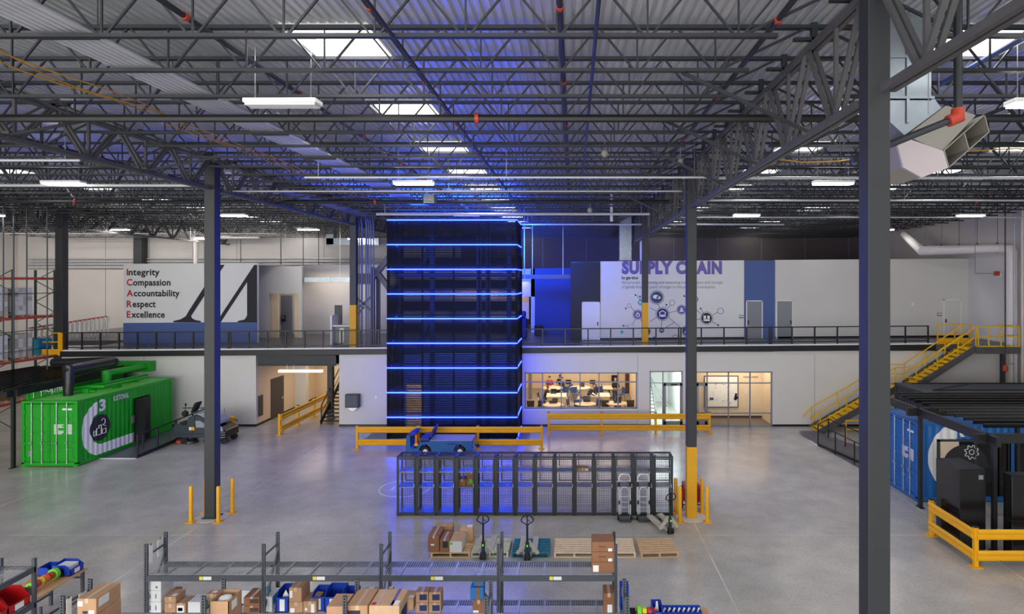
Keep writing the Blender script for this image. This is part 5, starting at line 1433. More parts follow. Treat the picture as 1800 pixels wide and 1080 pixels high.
# ---------------------------------------------------------------- blue cart
d0 = 28.3; cx0, cx1 = PX(713.5, d0), PX(832, d0); cl = cx1 - cx0
t = thing('utility_cart', 'blue electric flatbed cart parked behind the mesh lockers', 'cart', ((cx0 + cx1) / 2, d0 + .55, 0))
ya, yb = d0, d0 + 1.1
def arch(x, r, n=8): return [(x - r * math.cos(math.pi * k / n), .28 + r * math.sin(math.pi * k / n)) for k in range(n + 1)]
w1x, w2x = cx0 + cl * .285, cx0 + cl * .80
prof = [(cx0, .16), (cx0 + .12, .16)]
pf = [(cx0 - .02, .2)] + [(w1x - .3, .2)] + arch(w1x, .27) + [(w1x + .3, .2), (w2x - .3, .2)] + arch(w2x, .27) + [(w2x + .3, .24), (cx1 - .06, .3), (cx1 - .04, .72), (cx0 + cl * .35, .72), (cx0 + cl * .34, .68), (cx0 + cl * .20, .66), (cx0 + cl * .17, .42), (cx0 + cl * .10, .36), (cx0 + cl * .07, .42), (cx0 + cl * .06, .98), (cx0 + .02, .95)]
MB().prism(pf, (0, ya, 0), XU, ZU, (0, yb - ya, 0)).build('body', 'blue_cart', t, bevel=.015)
MB().box(cx0 + cl * .355, cx1 - .05, ya + .0, yb, .72, .75).build('bed', 'grey_bed', t)
MB().prism([(cx0, .95), (cx0 + .25, 1.08), (cx0 + .45, 1.02), (cx0 + .22, .9)], (0, ya + .1, 0), XU, ZU, (0, .9, 0)).build('cowl', 'navy_seat', t)
MB().tube([(cx0 + .3, ya + .35, .95), (cx0 + .46, ya + .35, 1.08)], .02, 8).disc((cx0 + .47, ya + .35, 1.1), .17, (0, 1, 0), (.5, 0, .8), (.02, 0, .02), r_in=.14).build('steering_wheel', 'rubber', t)
MB().box(cx0 + .42, cx0 + .50, ya + .02, ya + .1, .5, .98).build('orange_panel', 'tape_orange', t)
MB().box(cx0 + .38, cx0 + .55, ya + .0, ya + .12, .48, .6).build('yellow_box', 'yellow_paint', t)
for s in (0, 1):
    y = ya + .06 + s * .52
    se = MB().box(cx0 + cl * .21, cx0 + cl * .34, y, y + .46, .68, .86).build('seat', 'navy_seat', t, bevel=.03)
    MB().prism([(cx0 + cl * .33, .86), (cx0 + cl * .37, .84), (cx0 + cl * .42, 1.28), (cx0 + cl * .40, 1.3)], (0, y + .02, 0), XU, ZU, (0, .42, 0)).build('backrest', 'navy_seat', t, bevel=.02)
for x in (w1x, w2x):
    for y in (ya + .1, yb - .1):
        wl = MB().lathe([(.1, -.09), (.2, -.09), (.225, -.06), (.225, .06), (.2, .09), (.1, .09)], (x, y, .226), 20, axis='y').build('wheel', 'rubber', t, smooth=True)
        MB().lathe([(.02, -.095), (.11, -.09), (.11, .09), (.02, .095)], (x, y, .226), 16, axis='y').build('hubcap', 'white_plastic', wl)
MB().box(cx1 - .06, cx1 + .0, ya + .2, yb - .2, .42, .66).build('rear_plate', 'galv', t)
MB().tube([(cx1 - .02, ya + .5, .4), (cx1 + .2, ya + .5, .38)], .03, 8).lathe([(.03, -.02), (.09, -.02), (.09, .02), (.03, .02)], (cx1 + .16, ya + .3, .42), 12, axis='y').build('tow_hitch', 'rubber', t)
MB().box(cx0 + cl * .62, cx0 + cl * .77, ya - .006, ya, .56, .6).build('badge_strip', 'print_dark', t)

# ---------------------------------------------------------------- floor scrubber
d0 = 30.4; sx0, sx1 = PX(304.5, d0), PX(411, d0)
t = thing('floor_scrubber', 'dark grey ride-on floor scrubber with seat, parked behind the bollard column', 'scrubber', ((sx0 + sx1) / 2, d0 + .6, 0))
q = lambda px, py: (PX(304.5 + (px - 304.5) * .88, d0), PZ(py, d0))
body = [q(304.5, 768), q(305, 748), q(316, 750), q(330, 748), q(334, 734), q(345, 731), q(356, 731), q(366, 736), q(372, 742), q(372, 770), q(330, 771)]
MB().prism(body, (0, d0, 0), XU, ZU, (0, 1.15, 0)).build('body', 'scrub_body', t, bevel=.03)
MB().prism([q(346, 727.5), q(366, 728), q(385, 735), q(394, 742), q(394, 748), q(372, 748), q(366, 738)], (0, d0 + .05, 0), XU, ZU, (0, 1.05, 0)).build('tank_cover', 'scrub_grey', t, bevel=.03)
MB().prism([q(372, 748), q(398, 752), q(410, 757), q(411, 770), q(400, 775), q(372, 777)], (0, d0 - .05, 0), XU, ZU, (0, 1.2, 0)).build('front_shroud', 'black_gloss', t, bevel=.03)
MB().prism([q(386, 749), q(402, 750), q(406, 758), q(388, 760)], (0, d0 - .07, 0), XU, ZU, (0, .06, 0)).build('nose_cover', 'scrub_grey', t, bevel=.01)
f = MB()
for k in range(3): f.bar((*[q(396, 762 + 4 * k)[0]], d0 - .08, q(396, 762 + 4 * k)[1]), (q(410, 760 + 4 * k)[0], d0 - .08, q(410, 760 + 4 * k)[1]), .02)
f.build('shroud_ribs', 'scrub_grey', t)
MB().prism([q(334, 737), q(338, 733), q(348, 731), q(348, 752), q(343, 762), q(336, 764)], (0, d0 - .03, 0), XU, ZU, (0, .05, 0)).build('side_panel', 'scrub_body', t)
MB().prism([q(349, 740), q(358, 740), q(367, 745), q(367, 752), q(350, 752)], (0, d0 - .02, 0), XU, ZU, (0, .04, 0)).build('side_window_panel', 'scrub_grey', t)
s = MB().prism([q(314, 744), q(334, 741), q(334, 746), q(316, 748)], (0, d0 + .08, 0), XU, ZU, (0, .5, 0)).build('seat', 'rubber', t, bevel=.03)
MB().prism([q(336, 727), q(339, 728), q(349, 711), q(347, 708.5), q(344, 710)], (0, d0 + .08, 0), XU, ZU, (0, .5, 0)).build('backrest', 'rubber', t, bevel=.03)
x, z = q(313, 732); MB().lathe([(.02, .16), (.13, .1), (.16, 0), (.13, -.1), (.02, -.16)], (x, d0 + .6, z), 14).build('console', 'rubber', t, smooth=True)
MB().tube([(x, d0 + .6, z + .1), (PX(313, d0), d0 + .6, PZ(718, d0))], .015, 6).cbox(PX(313, d0), d0 + .6, PZ(716, d0), .07, .05, .12).build('beacon', 'rubber', t)
for px, pa_, pb_ in ((352, 728, 713), (357, 727, 710)): MB().tube([(PX(px, d0), d0 + .7, PZ(pa_, d0)), (PX(px + 1, d0), d0 + .7, PZ(pb_, d0))], .014, 6).build('hose_wand', 'cable_yellow' if px > 355 else 'brown_frame', t)
x, z = q(342, 753); MB().box(x - .12, x + .14, d0 - .04, d0, z - .1, z + .06).build('control_box', 'yellow_paint', t); MB().box(x - .12, x - .02, d0 - .045, d0 - .04, z - .08, z + .05).build('control_label', 'paper', t)
MB().prism([q(305, 764), q(372, 763), q(372, 768), q(306, 769)], (0, d0 - .06, 0), XU, ZU, (0, .06, 0)).build('running_board', 'scrub_body', t)
for px in (322, 362, 392):
    x = PX(px, d0)
    for yy in (d0 + .12, d0 + 1.0): MB().lathe([(.05, -.07), (.16, -.07), (.16, .07), (.05, .07)], (x, yy, .162), 18, axis='y').build('wheel', 'rubber', t, smooth=True)
for px, w_ in ((310, .3), (330, .5)): MB().lathe([(w_ * .4, .14), (w_ * .55, .1), (w_ * .6, .0)], (PX(px, d0), d0 + .25, .02), 16).build('brush_deck', 'red_coupling' if px < 320 else 'dark_steel', t)
x0, z0_ = q(399, 757); x1, z1_ = q(408, 737)
t = thing('mop_bucket', 'yellow mop bucket with wringer behind the scrubber nose', 'bucket', (PX(401, 31.9), 31.9, 0))
xb = PX(402, 31.9)
MB().lathe([(.16, .12), (.17, .13), (.24, .62), (.25, .64), (.23, .64), (.16, .2)], (xb, 31.95, 0), 18).build('tub', 'yellow_paint', t, smooth=True)
MB().box(xb - .28, xb + .3, 31.75, 32.1, .95, 1.03).box(xb + .05, xb + .25, 31.8, 32.05, .6, .95).build('wringer', 'yellow_paint', t)
MB().tube([(xb + .25, 31.9, .9), (xb + .48, 31.8, .9), (xb + .48, 31.8, .8)], .02, 6).build('handle', 'rubber', t)
MB().tube([(xb - .12, 32, .3), (xb - .3, 32, 1.5)], .015, 6).build('mop_stick', 'red_paint', t)
for s in (-1, 1): MB().lathe([(.02, -.02), (.05, -.02), (.05, .02), (.02, .02)], (xb + s * .13, 31.85, .05), 10, axis='x').build('caster', 'rubber', t); 
MB().box(xb - .17, xb + .17, 31.8, 32.1, .09, .13).build('base', 'yellow_paint', t)
# projected logo of light, painted on the floor as white ring and letter
fx, fy = PX(712, 24.0), 24.0
o = MB().disc((fx, fy, .001), 1.0, XU, YU, (0, 0, .003), n=48, r_in=.955).text('J', (fx - .55, fy - .12, .002), XU, YU, (0, 0, .002), height=.3, bold=.03).build('trim_projected_logo', 'white_paint'); o['kind'] = 'structure'
# dark stair in the corridor
t = thing('stair', 'black steel stair with open treads at the end of the corridor barrier', 'stair', (-13.5, 34.5, 0))
for k in range(13):
    MB().box(-14.15, -12.6, 34.6 + .27 * k, 34.9 + .27 * k, .17 * k + .13, .17 * k + .17).build('tread', 'black_steel', t)
    MB().box(-14.15, -12.6, 34.6 + .27 * k, 34.62 + .27 * k, .17 * k + .125, .17 * k + .172).build('nosing', 'galv', t)
for x in (-14.2, -12.6): MB().bar((x, 34.5, .1), (x, 38.1, 2.35), .05, .28).build('stringer', 'black_steel', t)
MB().bar((-14.2, 34.6, 1.05), (-14.2, 38.1, 3.3), .05).bar((-14.2, 34.6, .6), (-14.2, 38.1, 2.8), .03).build('handrail', 'black_steel', t)
MB().bar((-14.2, 34.6, .1), (-14.2, 34.6, 1.1), .05).bar((-14.2, 36.4, 1.2), (-14.2, 36.4, 2.2), .05).build('post', 'black_steel', t)
t = thing('steel_post', 'black post beside the dark corridor stairs', 'column', (-14.0, 35.9, 0)); MB().box(-14.35, -14.05, 35.8, 36.1, 0.0, 3.3).build('shaft', 'black_steel', t); MB().box(-14.4, -14.0, 35.75, 36.15, 0, .03).build('base_plate', 'black_steel', t)
t = thing('linear_light', 'long white pendant light hung across the corridor opening', 'ceiling light', (PX(528, 33.9), 33.9, 3.1))
MB().box(PX(490, 33.9), PX(567, 33.9), 33.8, 34.0, PZ(655, 33.9), PZ(650.3, 33.9)).build('housing', 'lamp_soft', t)
MB().bar((PX(504, 33.9), 33.9, 3.15), (PX(504, 33.9), 33.95, 3.45), .02).bar((PX(516, 33.9), 33.9, 3.15), (PX(516, 33.9), 33.95, 3.45), .02).build('hanger', 'galv', t)
o = MB().box(-17.6, -17.55, 34.3, 34.75, .5, 1.65).build('trim_vent_grille', 'grey_dark_door'); o['kind'] = 'structure'
# ---------------------------------------------------------------- wire deck racks in front
def wire_rack(label, xs, yf, yb, posts_h, levels, lab_cards=()):
    """a row of bays: upright frames at xs, wire decks at levels, depth yf..yb"""
    t = thing('wire_rack', label, 'rack', ((xs[0] + xs[-1]) / 2, yf, 0), 'grey wire deck racks')
    def post_mb(x, y):
        m = MB(); m.box(x - .035, x - .028, y - .02, y + .02, 0, posts_h).box(x + .028, x + .035, y - .02, y + .02, 0, posts_h).box(x - .035, x + .035, y + .015, y + .02, 0, posts_h)
        z = .05
        m.box(x - .03, x - .012, y - .022, y - .018, 0, posts_h).box(x + .012, x + .03, y - .022, y - .018, 0, posts_h)
        while z < posts_h: m.box(x - .012, x + .012, y - .022, y - .018, z, z + .022); z += .05
        return m
    for x in xs:
        u = MB()
        u.bar((x, yf, posts_h - .25), (x, yb, posts_h - .25), .03).bar((x, yf, posts_h - 1.45), (x, yb, posts_h - .35), .03).bar((x, yf, posts_h - 1.5), (x, yb, posts_h - 1.5), .03).bar((x, yf, posts_h - 2.4), (x, yb, posts_h - 1.5), .03)
        up_ = u.build('upright_frame', 'rack_grey', t)
        for y in (yf, yb):
            post_mb(x, y).build('post', 'rack_grey', up_)
    for z in levels:
        for a, b in zip(xs, xs[1:]):
            for y in (yf, yb):
                MB().box(a + .035, b - .035, y - .03 if y == yf else y - .01, y + .01 if y == yf else y + .03, z - .11, z).build('beam', 'rack_grey', t)
            d = MB(); x = a + .05
            while x < b - .04: d.bar((x, yf, z + .006), (x, yb, z + .006), .007); x += .05
            for k in range(9): y = yf + .02 + (yb - yf - .04) * k / 8; d.bar((a + .04, y, z + .012), (b - .04, y, z + .012), .006)
            for k in range(4): x = a + (b - a) * (k + .7) / 4.4; d.box(x - .02, x + .02, yf, yb, z - .03, z - .0)
            x = a + .05
            while x < b - .04: d.bar((x, yb - .005, z + .006), (x, yb - .005, z - .05), .006); d.bar((x, yf + .005, z + .006), (x, yf + .005, z - .05), .006); x += .05
            d.build('wire_deck', 'galv', t)
    for (x0, x1, y, z0, z1, m) in lab_cards: MB().box(x0, x1, y - .036, y - .03, z0, z1).build('label_card', m, t)
    return t
F1, B1 = 12.77, 13.38; F2, B2 = 10.62, 11.22
X1s = [PX(257, F1) + 2.44 * k for k in range(5)]; X2s = [PX(110, F2) + 2.44 * k for k in range(5)]
cards = []
for px in (352, 551, 758, 966):
    x = PX(px, F1); cards += [(x, x + .07, F1, 1.92, 1.99, 'tape_yellow'), (x + .08, x + .25, F1, 1.92, 1.99, 'paper')]
wire_rack('grey wire deck rack standing behind, with three cartons stacked on its bare top deck', X1s, F1, B1, 2.65, (2.0, 1.16, .25), cards)
wire_rack('grey wire deck rack nearest the camera, big cartons on its top deck', X2s, F2, B2, 2.68, (2.05, 1.2, .3))
# hanging white cards on the first frame
def card_sheet(lab, x, y0, y1, z0, z1):
    t = thing('hanging_card', lab, 'card', (x, (y0 + y1) / 2, z0), 'white cards on the rack frames')
    MB().box(x - .004, x + .004, y0, y1, z0, z1).build('sheet', 'paper', t); MB().box(x - .006, x + .006, (y0 + y1) / 2 - .01, (y0 + y1) / 2 + .01, z1 - .01, z1 + .03).build('clip', 'dark_steel', t)
card_sheet('white card hung on the near post of the rear rack end', X1s[0] + .04, F1 + .03, F1 + .14, 2.22, 2.6)
card_sheet('white card hung on the far post of the rear rack end', X1s[0] - .04, B1 - .2, B1 - .03, 2.2, 2.55)
card_sheet('white card on the near post of the front rack end beside stacked cartons', X2s[0] + .04, F2 + .03, F2 + .14, 2.15, 2.6)
card_sheet('white card on the far post of the front rack end beside stacked cartons', X2s[0] - .04, B2 - .2, B2 - .03, 2.2, 2.5)

def C1(label, px0, px1, pyt, pyb, m='cardboard', dep=.3, dz=0., z=1.172, y=None, **kw):
    """carton on a rack deck; front face px0..px1, top edge of front face at pyt, at depth y"""
    y = F1 + .06 if y is None else y
    x0, x1 = PX(px0, y), PX(px1, y); zt = PZ(pyt, y)
    zb = z + dz
    return carton(label, x0, x1, y, y + dep, zb, zt, m, **kw)
grp = 'cartons on the rear rack'
sh = lambda *a: [('shipping_label', 'paper', *a)]
# top deck stack of three
yt = F1 + .08
for k, (za, lab) in enumerate(((2.015, 'brown carton at the bottom of the three stacked on the top deck'), (2.245, 'brown carton in the middle of the three stacked on the top deck'), (2.455, 'brown carton topmost of the three stacked on the rear rack'))):
    zb = (2.24, 2.45, 2.66)[k]
    carton(lab, PX(1040.5, yt), PX(1080, yt), yt, yt + .42, za, zb, 'cardboard_dark', 'three carton stack', tape=False, deco=sh('f', .72, .9, .05, .35) + [('print', 'print_dark', 'f', .3, .62, .5, .56)] if k else sh('f', .05, .3, .1, .7))
# white stack at the left end of the lower deck
y = F1 + .05
carton('white carton bottom of the pair at the container end of the rear rack', PX(258, y), PX(283, y), y, y + .4, 1.175, 1.42, 'white_card', grp, tape=False, deco=[('print', 'print_grey', 'f', .2, .28, .3, .7), ('print_mark', 'print_grey', 'f', .6, .68, .3, .7)])
carton('white carton second layer at the container end of the rear rack', PX(258, y), PX(283, y), y, y + .4, 1.425, 1.655, 'white_card', grp, tape=False, deco=[('print', 'print_grey', 'f', .2, .28, .3, .7), ('print_mark', 'print_grey', 'f', .6, .68, .3, .7)])
carton('small white carton on top of the white stack', PX(264, y), PX(283, y), y, y + .3, 1.66, 1.89, 'white_card', grp, tape=False, deco=[('print', 'print_grey', 'f', .5, .7, .2, .4)])
C1('tall brown carton behind the white stack', 289, 312, 1038, 0, 'cardboard_dark', .16, y=F1 + .38, group=grp)
C1('brown carton below the open topped pair near the white stack', 289, 309, 1062, 0, dep=.32, group=grp, y=F1 + .04)
zt = PZ(1062, F1 + .04)
C1('brown carton lying on another next to the white stack', 289, 309, 1050, 0, dep=.33, z=zt + .004, group=grp, y=F1 + .04, deco=sh('t', .5, .9, .1, .4))
C1('brown carton with barcode label in the first bay', 309.5, 326, 1061, 0, dep=.32, group=grp, y=F1 + .03, deco=sh('f', .1, .85, .1, .8) + [('barcode', 'print_dark', 'f', .2, .7, .3, .6)])
C1('white and teal carton leaning back in the first bay', 330, 352, 1059, 0, 'white_card', .32, group=grp, y=F1 + .03, deco=[('teal_side', 'teal_card', 'r', .05, .95, .1, .7)], tape=False)
C1('small brown carton at the back of the first bay', 362, 381, 1045, 0, dep=.2, group=grp, y=F1 + .3, deco=sh('t', .4, .8, .3, .7))
C1('brown carton with printed window at the foot of a front post', 428, 456, 1066, 0, 'cardboard_dark', .4, group=grp, y=F1 + .04, deco=[('print', 'brown_frame', 'f', .4, .95, .3, .8)])
zt = PZ(1066, F1 + .04)
C1('brown carton with printed window resting on its twin', 428, 456, 1050.5, 0, 'cardboard_dark', .4, z=zt + .004, group=grp, y=F1 + .04, deco=[('print', 'brown_frame', 'f', .4, .95, .3, .8)])
C1('wide white carton with teal edge at the back of the second bay', 416, 447, 1039, 0, 'white_card', .16, group=grp, y=F1 + .46, tape=False)
C1('white and teal carton beside the second post', 459, 478, 1050, 0, 'white_card', .4, group=grp, y=F1 + .12, deco=[('teal_side', 'teal_card', 'r', .1, .9, .4, .95)], tape=False)
zt = PZ(1050, F1 + .12)
C1('small teal carton on the white and teal carton', 459, 470, 1033, 0, 'teal_card', .16, z=zt + .006, group=grp, y=F1 + .2, deco=[('lid_top', 'white_card', 't', .1, .9, .1, .9)], tape=False)
C1('brown carton lower one beside the blue bin', 508, 532, 1059, 0, dep=.42, group=grp, y=F1 + .03, deco=sh('f', .1, .4, .1, .5))
zt = PZ(1059, F1 + .03)
C1('brown carton upper one beside the blue bin', 508, 530, 1034, 0, dep=.42, z=zt + .004, group=grp, y=F1 + .03, deco=sh('f', .05, .28, .3, .8))
C1('brown carton with two white labels before the blue bins', 533, 556, 1058, 0, dep=.42, group=grp, y=F1 + .03, deco=sh('f', .15, .3, .3, .5) + [('second_label', 'paper', 'f', .6, .85, .05, .8)])
C1('brown carton lying at the back beside the third post', 640, 664, 1040, 0, 'cardboard', .2, group=grp, y=F1 + .38, deco=sh('t', .2, .6, .5, .9))
C1('small upright brown carton behind the third post', 677, 688, 1040, 0, 'cardboard', .22, group=grp, y=F1 + .34, deco=sh('t', .3, .9, .5, .9))
C1('brown carton with white label in the third bay', 694, 727, 1053, 0, dep=.35, group=grp, y=F1 + .2, dz=0, deco=sh('t', .7, .98, .1, .4))
for k, (px, lv, lab) in enumerate(((731, 0, 'lower one towards the container'), (753.5, 0, 'lower one towards the lockers'), (731, 1, 'upper one towards the container'), (753.5, 1, 'upper one towards the lockers'))):
    y = F1 + .06
    carton(f'small brown carton with navy print, {lab}, in the pack of four', PX(px, y), PX(px + 21.5, y), y, y + .24, 1.175 + lv * .225, 1.395 + lv * .225, 'cardboard', grp, deco=[('navy_print', 'print_navy', 'f', .3, .9, .25, .8)])
y = F1 + .05
carton('brown carton under the two blue cartons by the fourth post', PX(830.5, y), PX(852, y), y, y + .3, 1.175, 1.46, 'cardboard_dark', grp, deco=sh('f', .05, .5, .03, .25))
carton('blue carton with brown tape resting on the brown one', PX(826.5, y), PX(850, y), y, y + .24, 1.465, 1.72, 'sky_card', grp, tape=False, deco=[('brown_tape', 'cardboard_dark', 'f', .45, .7, 0, 1)])
carton('small blue carton with brown tape topmost by the fourth post', PX(832, y), PX(850, y), y + .05, y + .25, 1.725, 1.9, 'sky_card', grp, tape=False, deco=[('brown_tape', 'cardboard_dark', 'f', .35, .65, 0, .7), ('lid_top', 'white_card', 't', .2, .8, .1, .9)])
carton('brown carton with torn label alone at the last post of the rear rack', PX(1061, y), PX(1080, y), y, y + .38, 1.175, 1.60, 'cardboard_dark', grp, deco=sh('f', .35, .8, .05, .45))

def bin_(label, x0, x1, y0, y1, z0, h, m, group, front='-y', lowf=.5, name='storage_bin'):
    """open plastic bin with a lowered lip on the front side"""
    t = thing(name, label, 'bin', ((x0 + x1) / 2, (y0 + y1) / 2, z0), group); w_ = .012
    b = MB().box(x0, x1, y0, y1, z0, z0 + w_)
    def side(pts, n_, o, u): b.prism(pts, o, u, ZU, n_)
    if front == '-y':
        pr = [(0, 0), (y1 - y0, 0), (y1 - y0, h), ((y1 - y0) * .3, h), (0, h * lowf)]
        b.prism(pr, (x0, y0, z0), YU, ZU, (w_, 0, 0)).prism(pr, (x1 - w_, y0, z0), YU, ZU, (w_, 0, 0)).box(x0, x1, y1 - w_, y1, z0, z0 + h).box(x0, x1, y0, y0 + w_, z0, z0 + h * lowf)
        lip = MB().box(x0, x1, y0 - .012, y0 + .012, z0 + h * lowf - .02, z0 + h * lowf)
        lb = MB().box(x0 + (x1 - x0) * .3, x0 + (x1 - x0) * .7, y0 - .005, y0, z0 + .03, z0 + h * lowf - .04)
    else:
        pr = [(0, 0), (x1 - x0, 0), (x1 - x0, h * lowf), ((x1 - x0) * .7, h), (0, h)]
        b.prism(pr, (x0, y0, z0), XU, ZU, (0, w_, 0)).prism(pr, (x0, y1 - w_, z0), XU, ZU, (0, w_, 0)).box(x0, x0 + w_, y0, y1, z0, z0 + h).box(x1 - w_, x1, y0, y1, z0, z0 + h * lowf)
        lip = MB().box(x1 - .012, x1 + .012, y0, y1, z0 + h * lowf - .02, z0 + h * lowf)
        lb = MB().box(x1, x1 + .005, y0 + (y1 - y0) * .3, y0 + (y1 - y0) * .7, z0 + .02, z0 + h * lowf - .03)
    b.build('tub', m, t); lip.build('lip', m, t); lb.build('label_strip', 'paper', t)
    return t
y = F1 + .1
b = bin_('blue bin with a white sheet standing beside the second post', PX(485, y), PX(507, y), y, y + .4, 1.175, .42, 'blue_bin', 'blue bins on the rear rack', lowf=.75)
MB().prism([(0, 0), (.2, 0), (.1, .2)], (PX(490, y), y + .1, 1.4), XU, ZU, (0, .01, 0)).build('paper_sheet', 'paper', b)
bin_('wide blue bin behind the labelled cartons, first of three', PX(546, y), PX(569, y), y + .05, y + .42, 1.175, .38, 'blue_bin', 'blue bins on the rear rack', lowf=.8)
bin_('wide blue bin behind the labelled cartons, middle of three', PX(569.5, y), PX(600, y), y + .02, y + .42, 1.175, .42, 'blue_bin', 'blue bins on the rear rack', lowf=.75)
bin_('wide blue bin behind the labelled cartons, last of three', PX(600.5, y), PX(622, y), y + .05, y + .42, 1.175, .36, 'blue_bin', 'blue bins on the rear rack', lowf=.8)
# front rack top deck
g2 = 'big cartons on the front rack'; z2 = 2.065
y = F2 + .1
t = thing('open_carton', 'open brown carton with white bags inside on the front rack', 'box', (PX(385, y), y, z2))
x0, x1, y1, zt = PX(368, y), PX(402, y), y + .42, PZ(1058, y)
MB().box(x0, x1, y, y + .012, z2, zt).box(x0, x1, y1 - .012, y1, z2, zt).box(x0, x0 + .012, y, y1, z2, zt).box(x1 - .012, x1, y, y1, z2, zt).box(x0, x1, y, y1, z2, z2 + .012).build('body', 'cardboard', t)
MB().lathe([(.01, .12), (.1, .1), (.14, .02), (.1, -.04)], ((x0 + x1) / 2, y + .2, zt - .12), 9).build('bag', 'paper', t, smooth=True)
MB().box(x1, x1 + .004, y + .1, y + .26, zt - .2, zt - .05).build('shipping_label', 'paper', t)
def C2(label, px0, px1, pyt, dep=.45, **kw):
    y = kw.pop('y', F2 + .06); return carton(label, PX(px0, y), PX(px1, y), y, y + dep, kw.pop('z', z2), PZ(pyt, y), kw.pop('m', 'cardboard'), g2, **kw)
C2('plain brown carton with green print behind a front post', 574, 606, 1067, deco=[('green_print', 'rack_green', 'f', .38, .7, .1, .6)], tape=False)
C2('tall brown carton with narrow black print, middle of the big ones', 609.5, 646, 1065.5, .58, deco=[('print', 'print_dark', 'f', .05, .65, .55, .8)])
C2('big pale brown carton with two purple tape bands and red label', 648.5, 702, 1065.5, .58, m='cardboard_pale', tape=.25, deco=[('purple_tape', 'icon_purple', 't', .68, .78, 0, 1), ('red_label', 'print_red', 't', .05, .2, .05, .2), ('shipping_label', 'paper', 't', .7, .95, .05, .3), ('navy_print', 'print_navy', 'r', .2, .8, .1, .6)])
y = F2 + .02
a0, a1 = PX(136.5, y), PX(170, y)
carton('big brown carton under its twin at the front rack end', a0, a1, y, y + .58, z2, 2.33, 'cardboard', g2, deco=[('print', 'print_dark', 'f', .3, .55, .3, .5)])
carton('big brown carton with diamond label upper of the pair at the front rack end', a0 - .01, a1 - .01, y, y + .58, 2.335, 2.62, 'cardboard', g2, deco=[('shipping_label', 'paper', 'f', .03, .3, .55, .85), ('print', 'print_dark', 'f', .3, .55, .1, .25), ('second_label', 'paper', 'f', .62, .9, .1, .3), ('diamond_label', 'white_card', 'r', .1, .5, .4, .9)])

# ---------------------------------------------------------------- red bin rack at the side
RX = -10.62
t = thing('wire_rack', 'grey rack with red bins at the frame edge beside the packing table', 'rack', (RX, 11, 0), 'grey wire deck racks')
for x in (RX, RX - .66):
    for y in (12.1, 9.7):
        MB().box(x - .03, x + .03, y - .03, y + .03, 0, 2.66).build('post', 'rack_grey', t)
for z in (2.5, 1.8, 1.0):
    MB().box(RX - .01, RX + .03, 9.7, 12.1, z - .1, z).box(RX - .69, RX - .65, 9.7, 12.1, z - .1, z).box(RX - .66, RX, 12.07, 12.11, z - .06, z).build('beam', 'rack_grey', t)
    d = MB(); y = 9.75
    while y < 12.08: d.bar((RX - .66, y, z + .006), (RX, y, z + .006), .007); y += .05
    for k in range(8): x = RX - .64 + .62 * k / 7; d.bar((x, 9.7, z + .012), (x, 12.1, z + .012), .007)
    d.build('wire_deck', 'galv', t)
MB().box(RX + .035, RX + .04, 10.45, 10.8, 2.28, 2.55).build('label_card', 'paper', t)
l_ = MB()
for k in range(3): l_.box(RX + .04, RX + .042, 10.5, 10.74, 2.34 + .06 * k, 2.355 + .06 * k)
l_.build('label_lines', 'print_dark', t)
for k, lab in enumerate(('closest to the packing table', 'second from the packing table', 'third from the packing table')):
    y1 = 12.03 - .48 * k
    bin_(f'red open bin on the side rack, {lab}', RX - .6, RX - .02, y1 - .46, y1, 1.815, .36, 'red_bin', 'red bins on the side rack', front='+x', lowf=.45)
for k, lab in enumerate(('closest to the packing table', 'second from the packing table')):
    y1 = 12.0 - .5 * k
    carton(f'brown carton under the red bins, {lab}', RX - .6, RX - .05, y1 - .46, y1, 1.015, 1.5, 'cardboard', 'cartons under the red bins')

# packing tables
def table(label, x0, x1, y0, y1, h=.9):
    t = thing('packing_table', label, 'table', ((x0 + x1) / 2, (y0 + y1) / 2, 0))
    MB().box(x0, x1, y0, y1, h - .035, h).build('tabletop', 'table_wood', t, bevel=.006)
    for x in (x0 + .08, x1 - .08):
        for y in (y0 + .08, y1 - .08): MB().box(x - .03, x + .03, y - .03, y + .03, 0, h - .035).build('leg', 'rack_grey', t)
    MB().bar((x0 + .08, y0 + .08, .3), (x0 + .08, y1 - .08, .3), .04).bar((x1 - .08, y0 + .08, .3), (x1 - .08, y1 - .08, .3), .04).bar((x0 + .08, y1 - .08, .7), (x1 - .08, y1 - .08, .7), .04).build('stretcher', 'rack_grey', t)
    return t
table('wooden packing table with blue bins at the rack end by the container', -13.15, -12.2, 12.9, 15.45)
table('wooden packing table with tape rolls and blue trays at the near corner', 1.25, 2.95, 11.7, 13.6)
def tape_roll(label, c, r, w_, m, axis, grp): 
    t = thing('tape_roll', label, 'tape roll', c, grp)
    MB().lathe([(r * .55, -w_ / 2), (r, -w_ / 2), (r, w_ / 2), (r * .55, w_ / 2)], c, 18, axis=axis).build('tape', m, t, smooth=True)
    MB().lathe([(r * .35, -w_ / 2 - .003), (r * .56, -w_ / 2 - .003), (r * .56, w_ / 2 + .003), (r * .35, w_ / 2 + .003)], c, 14, axis=axis).build('core', 'cardboard_dark', t)
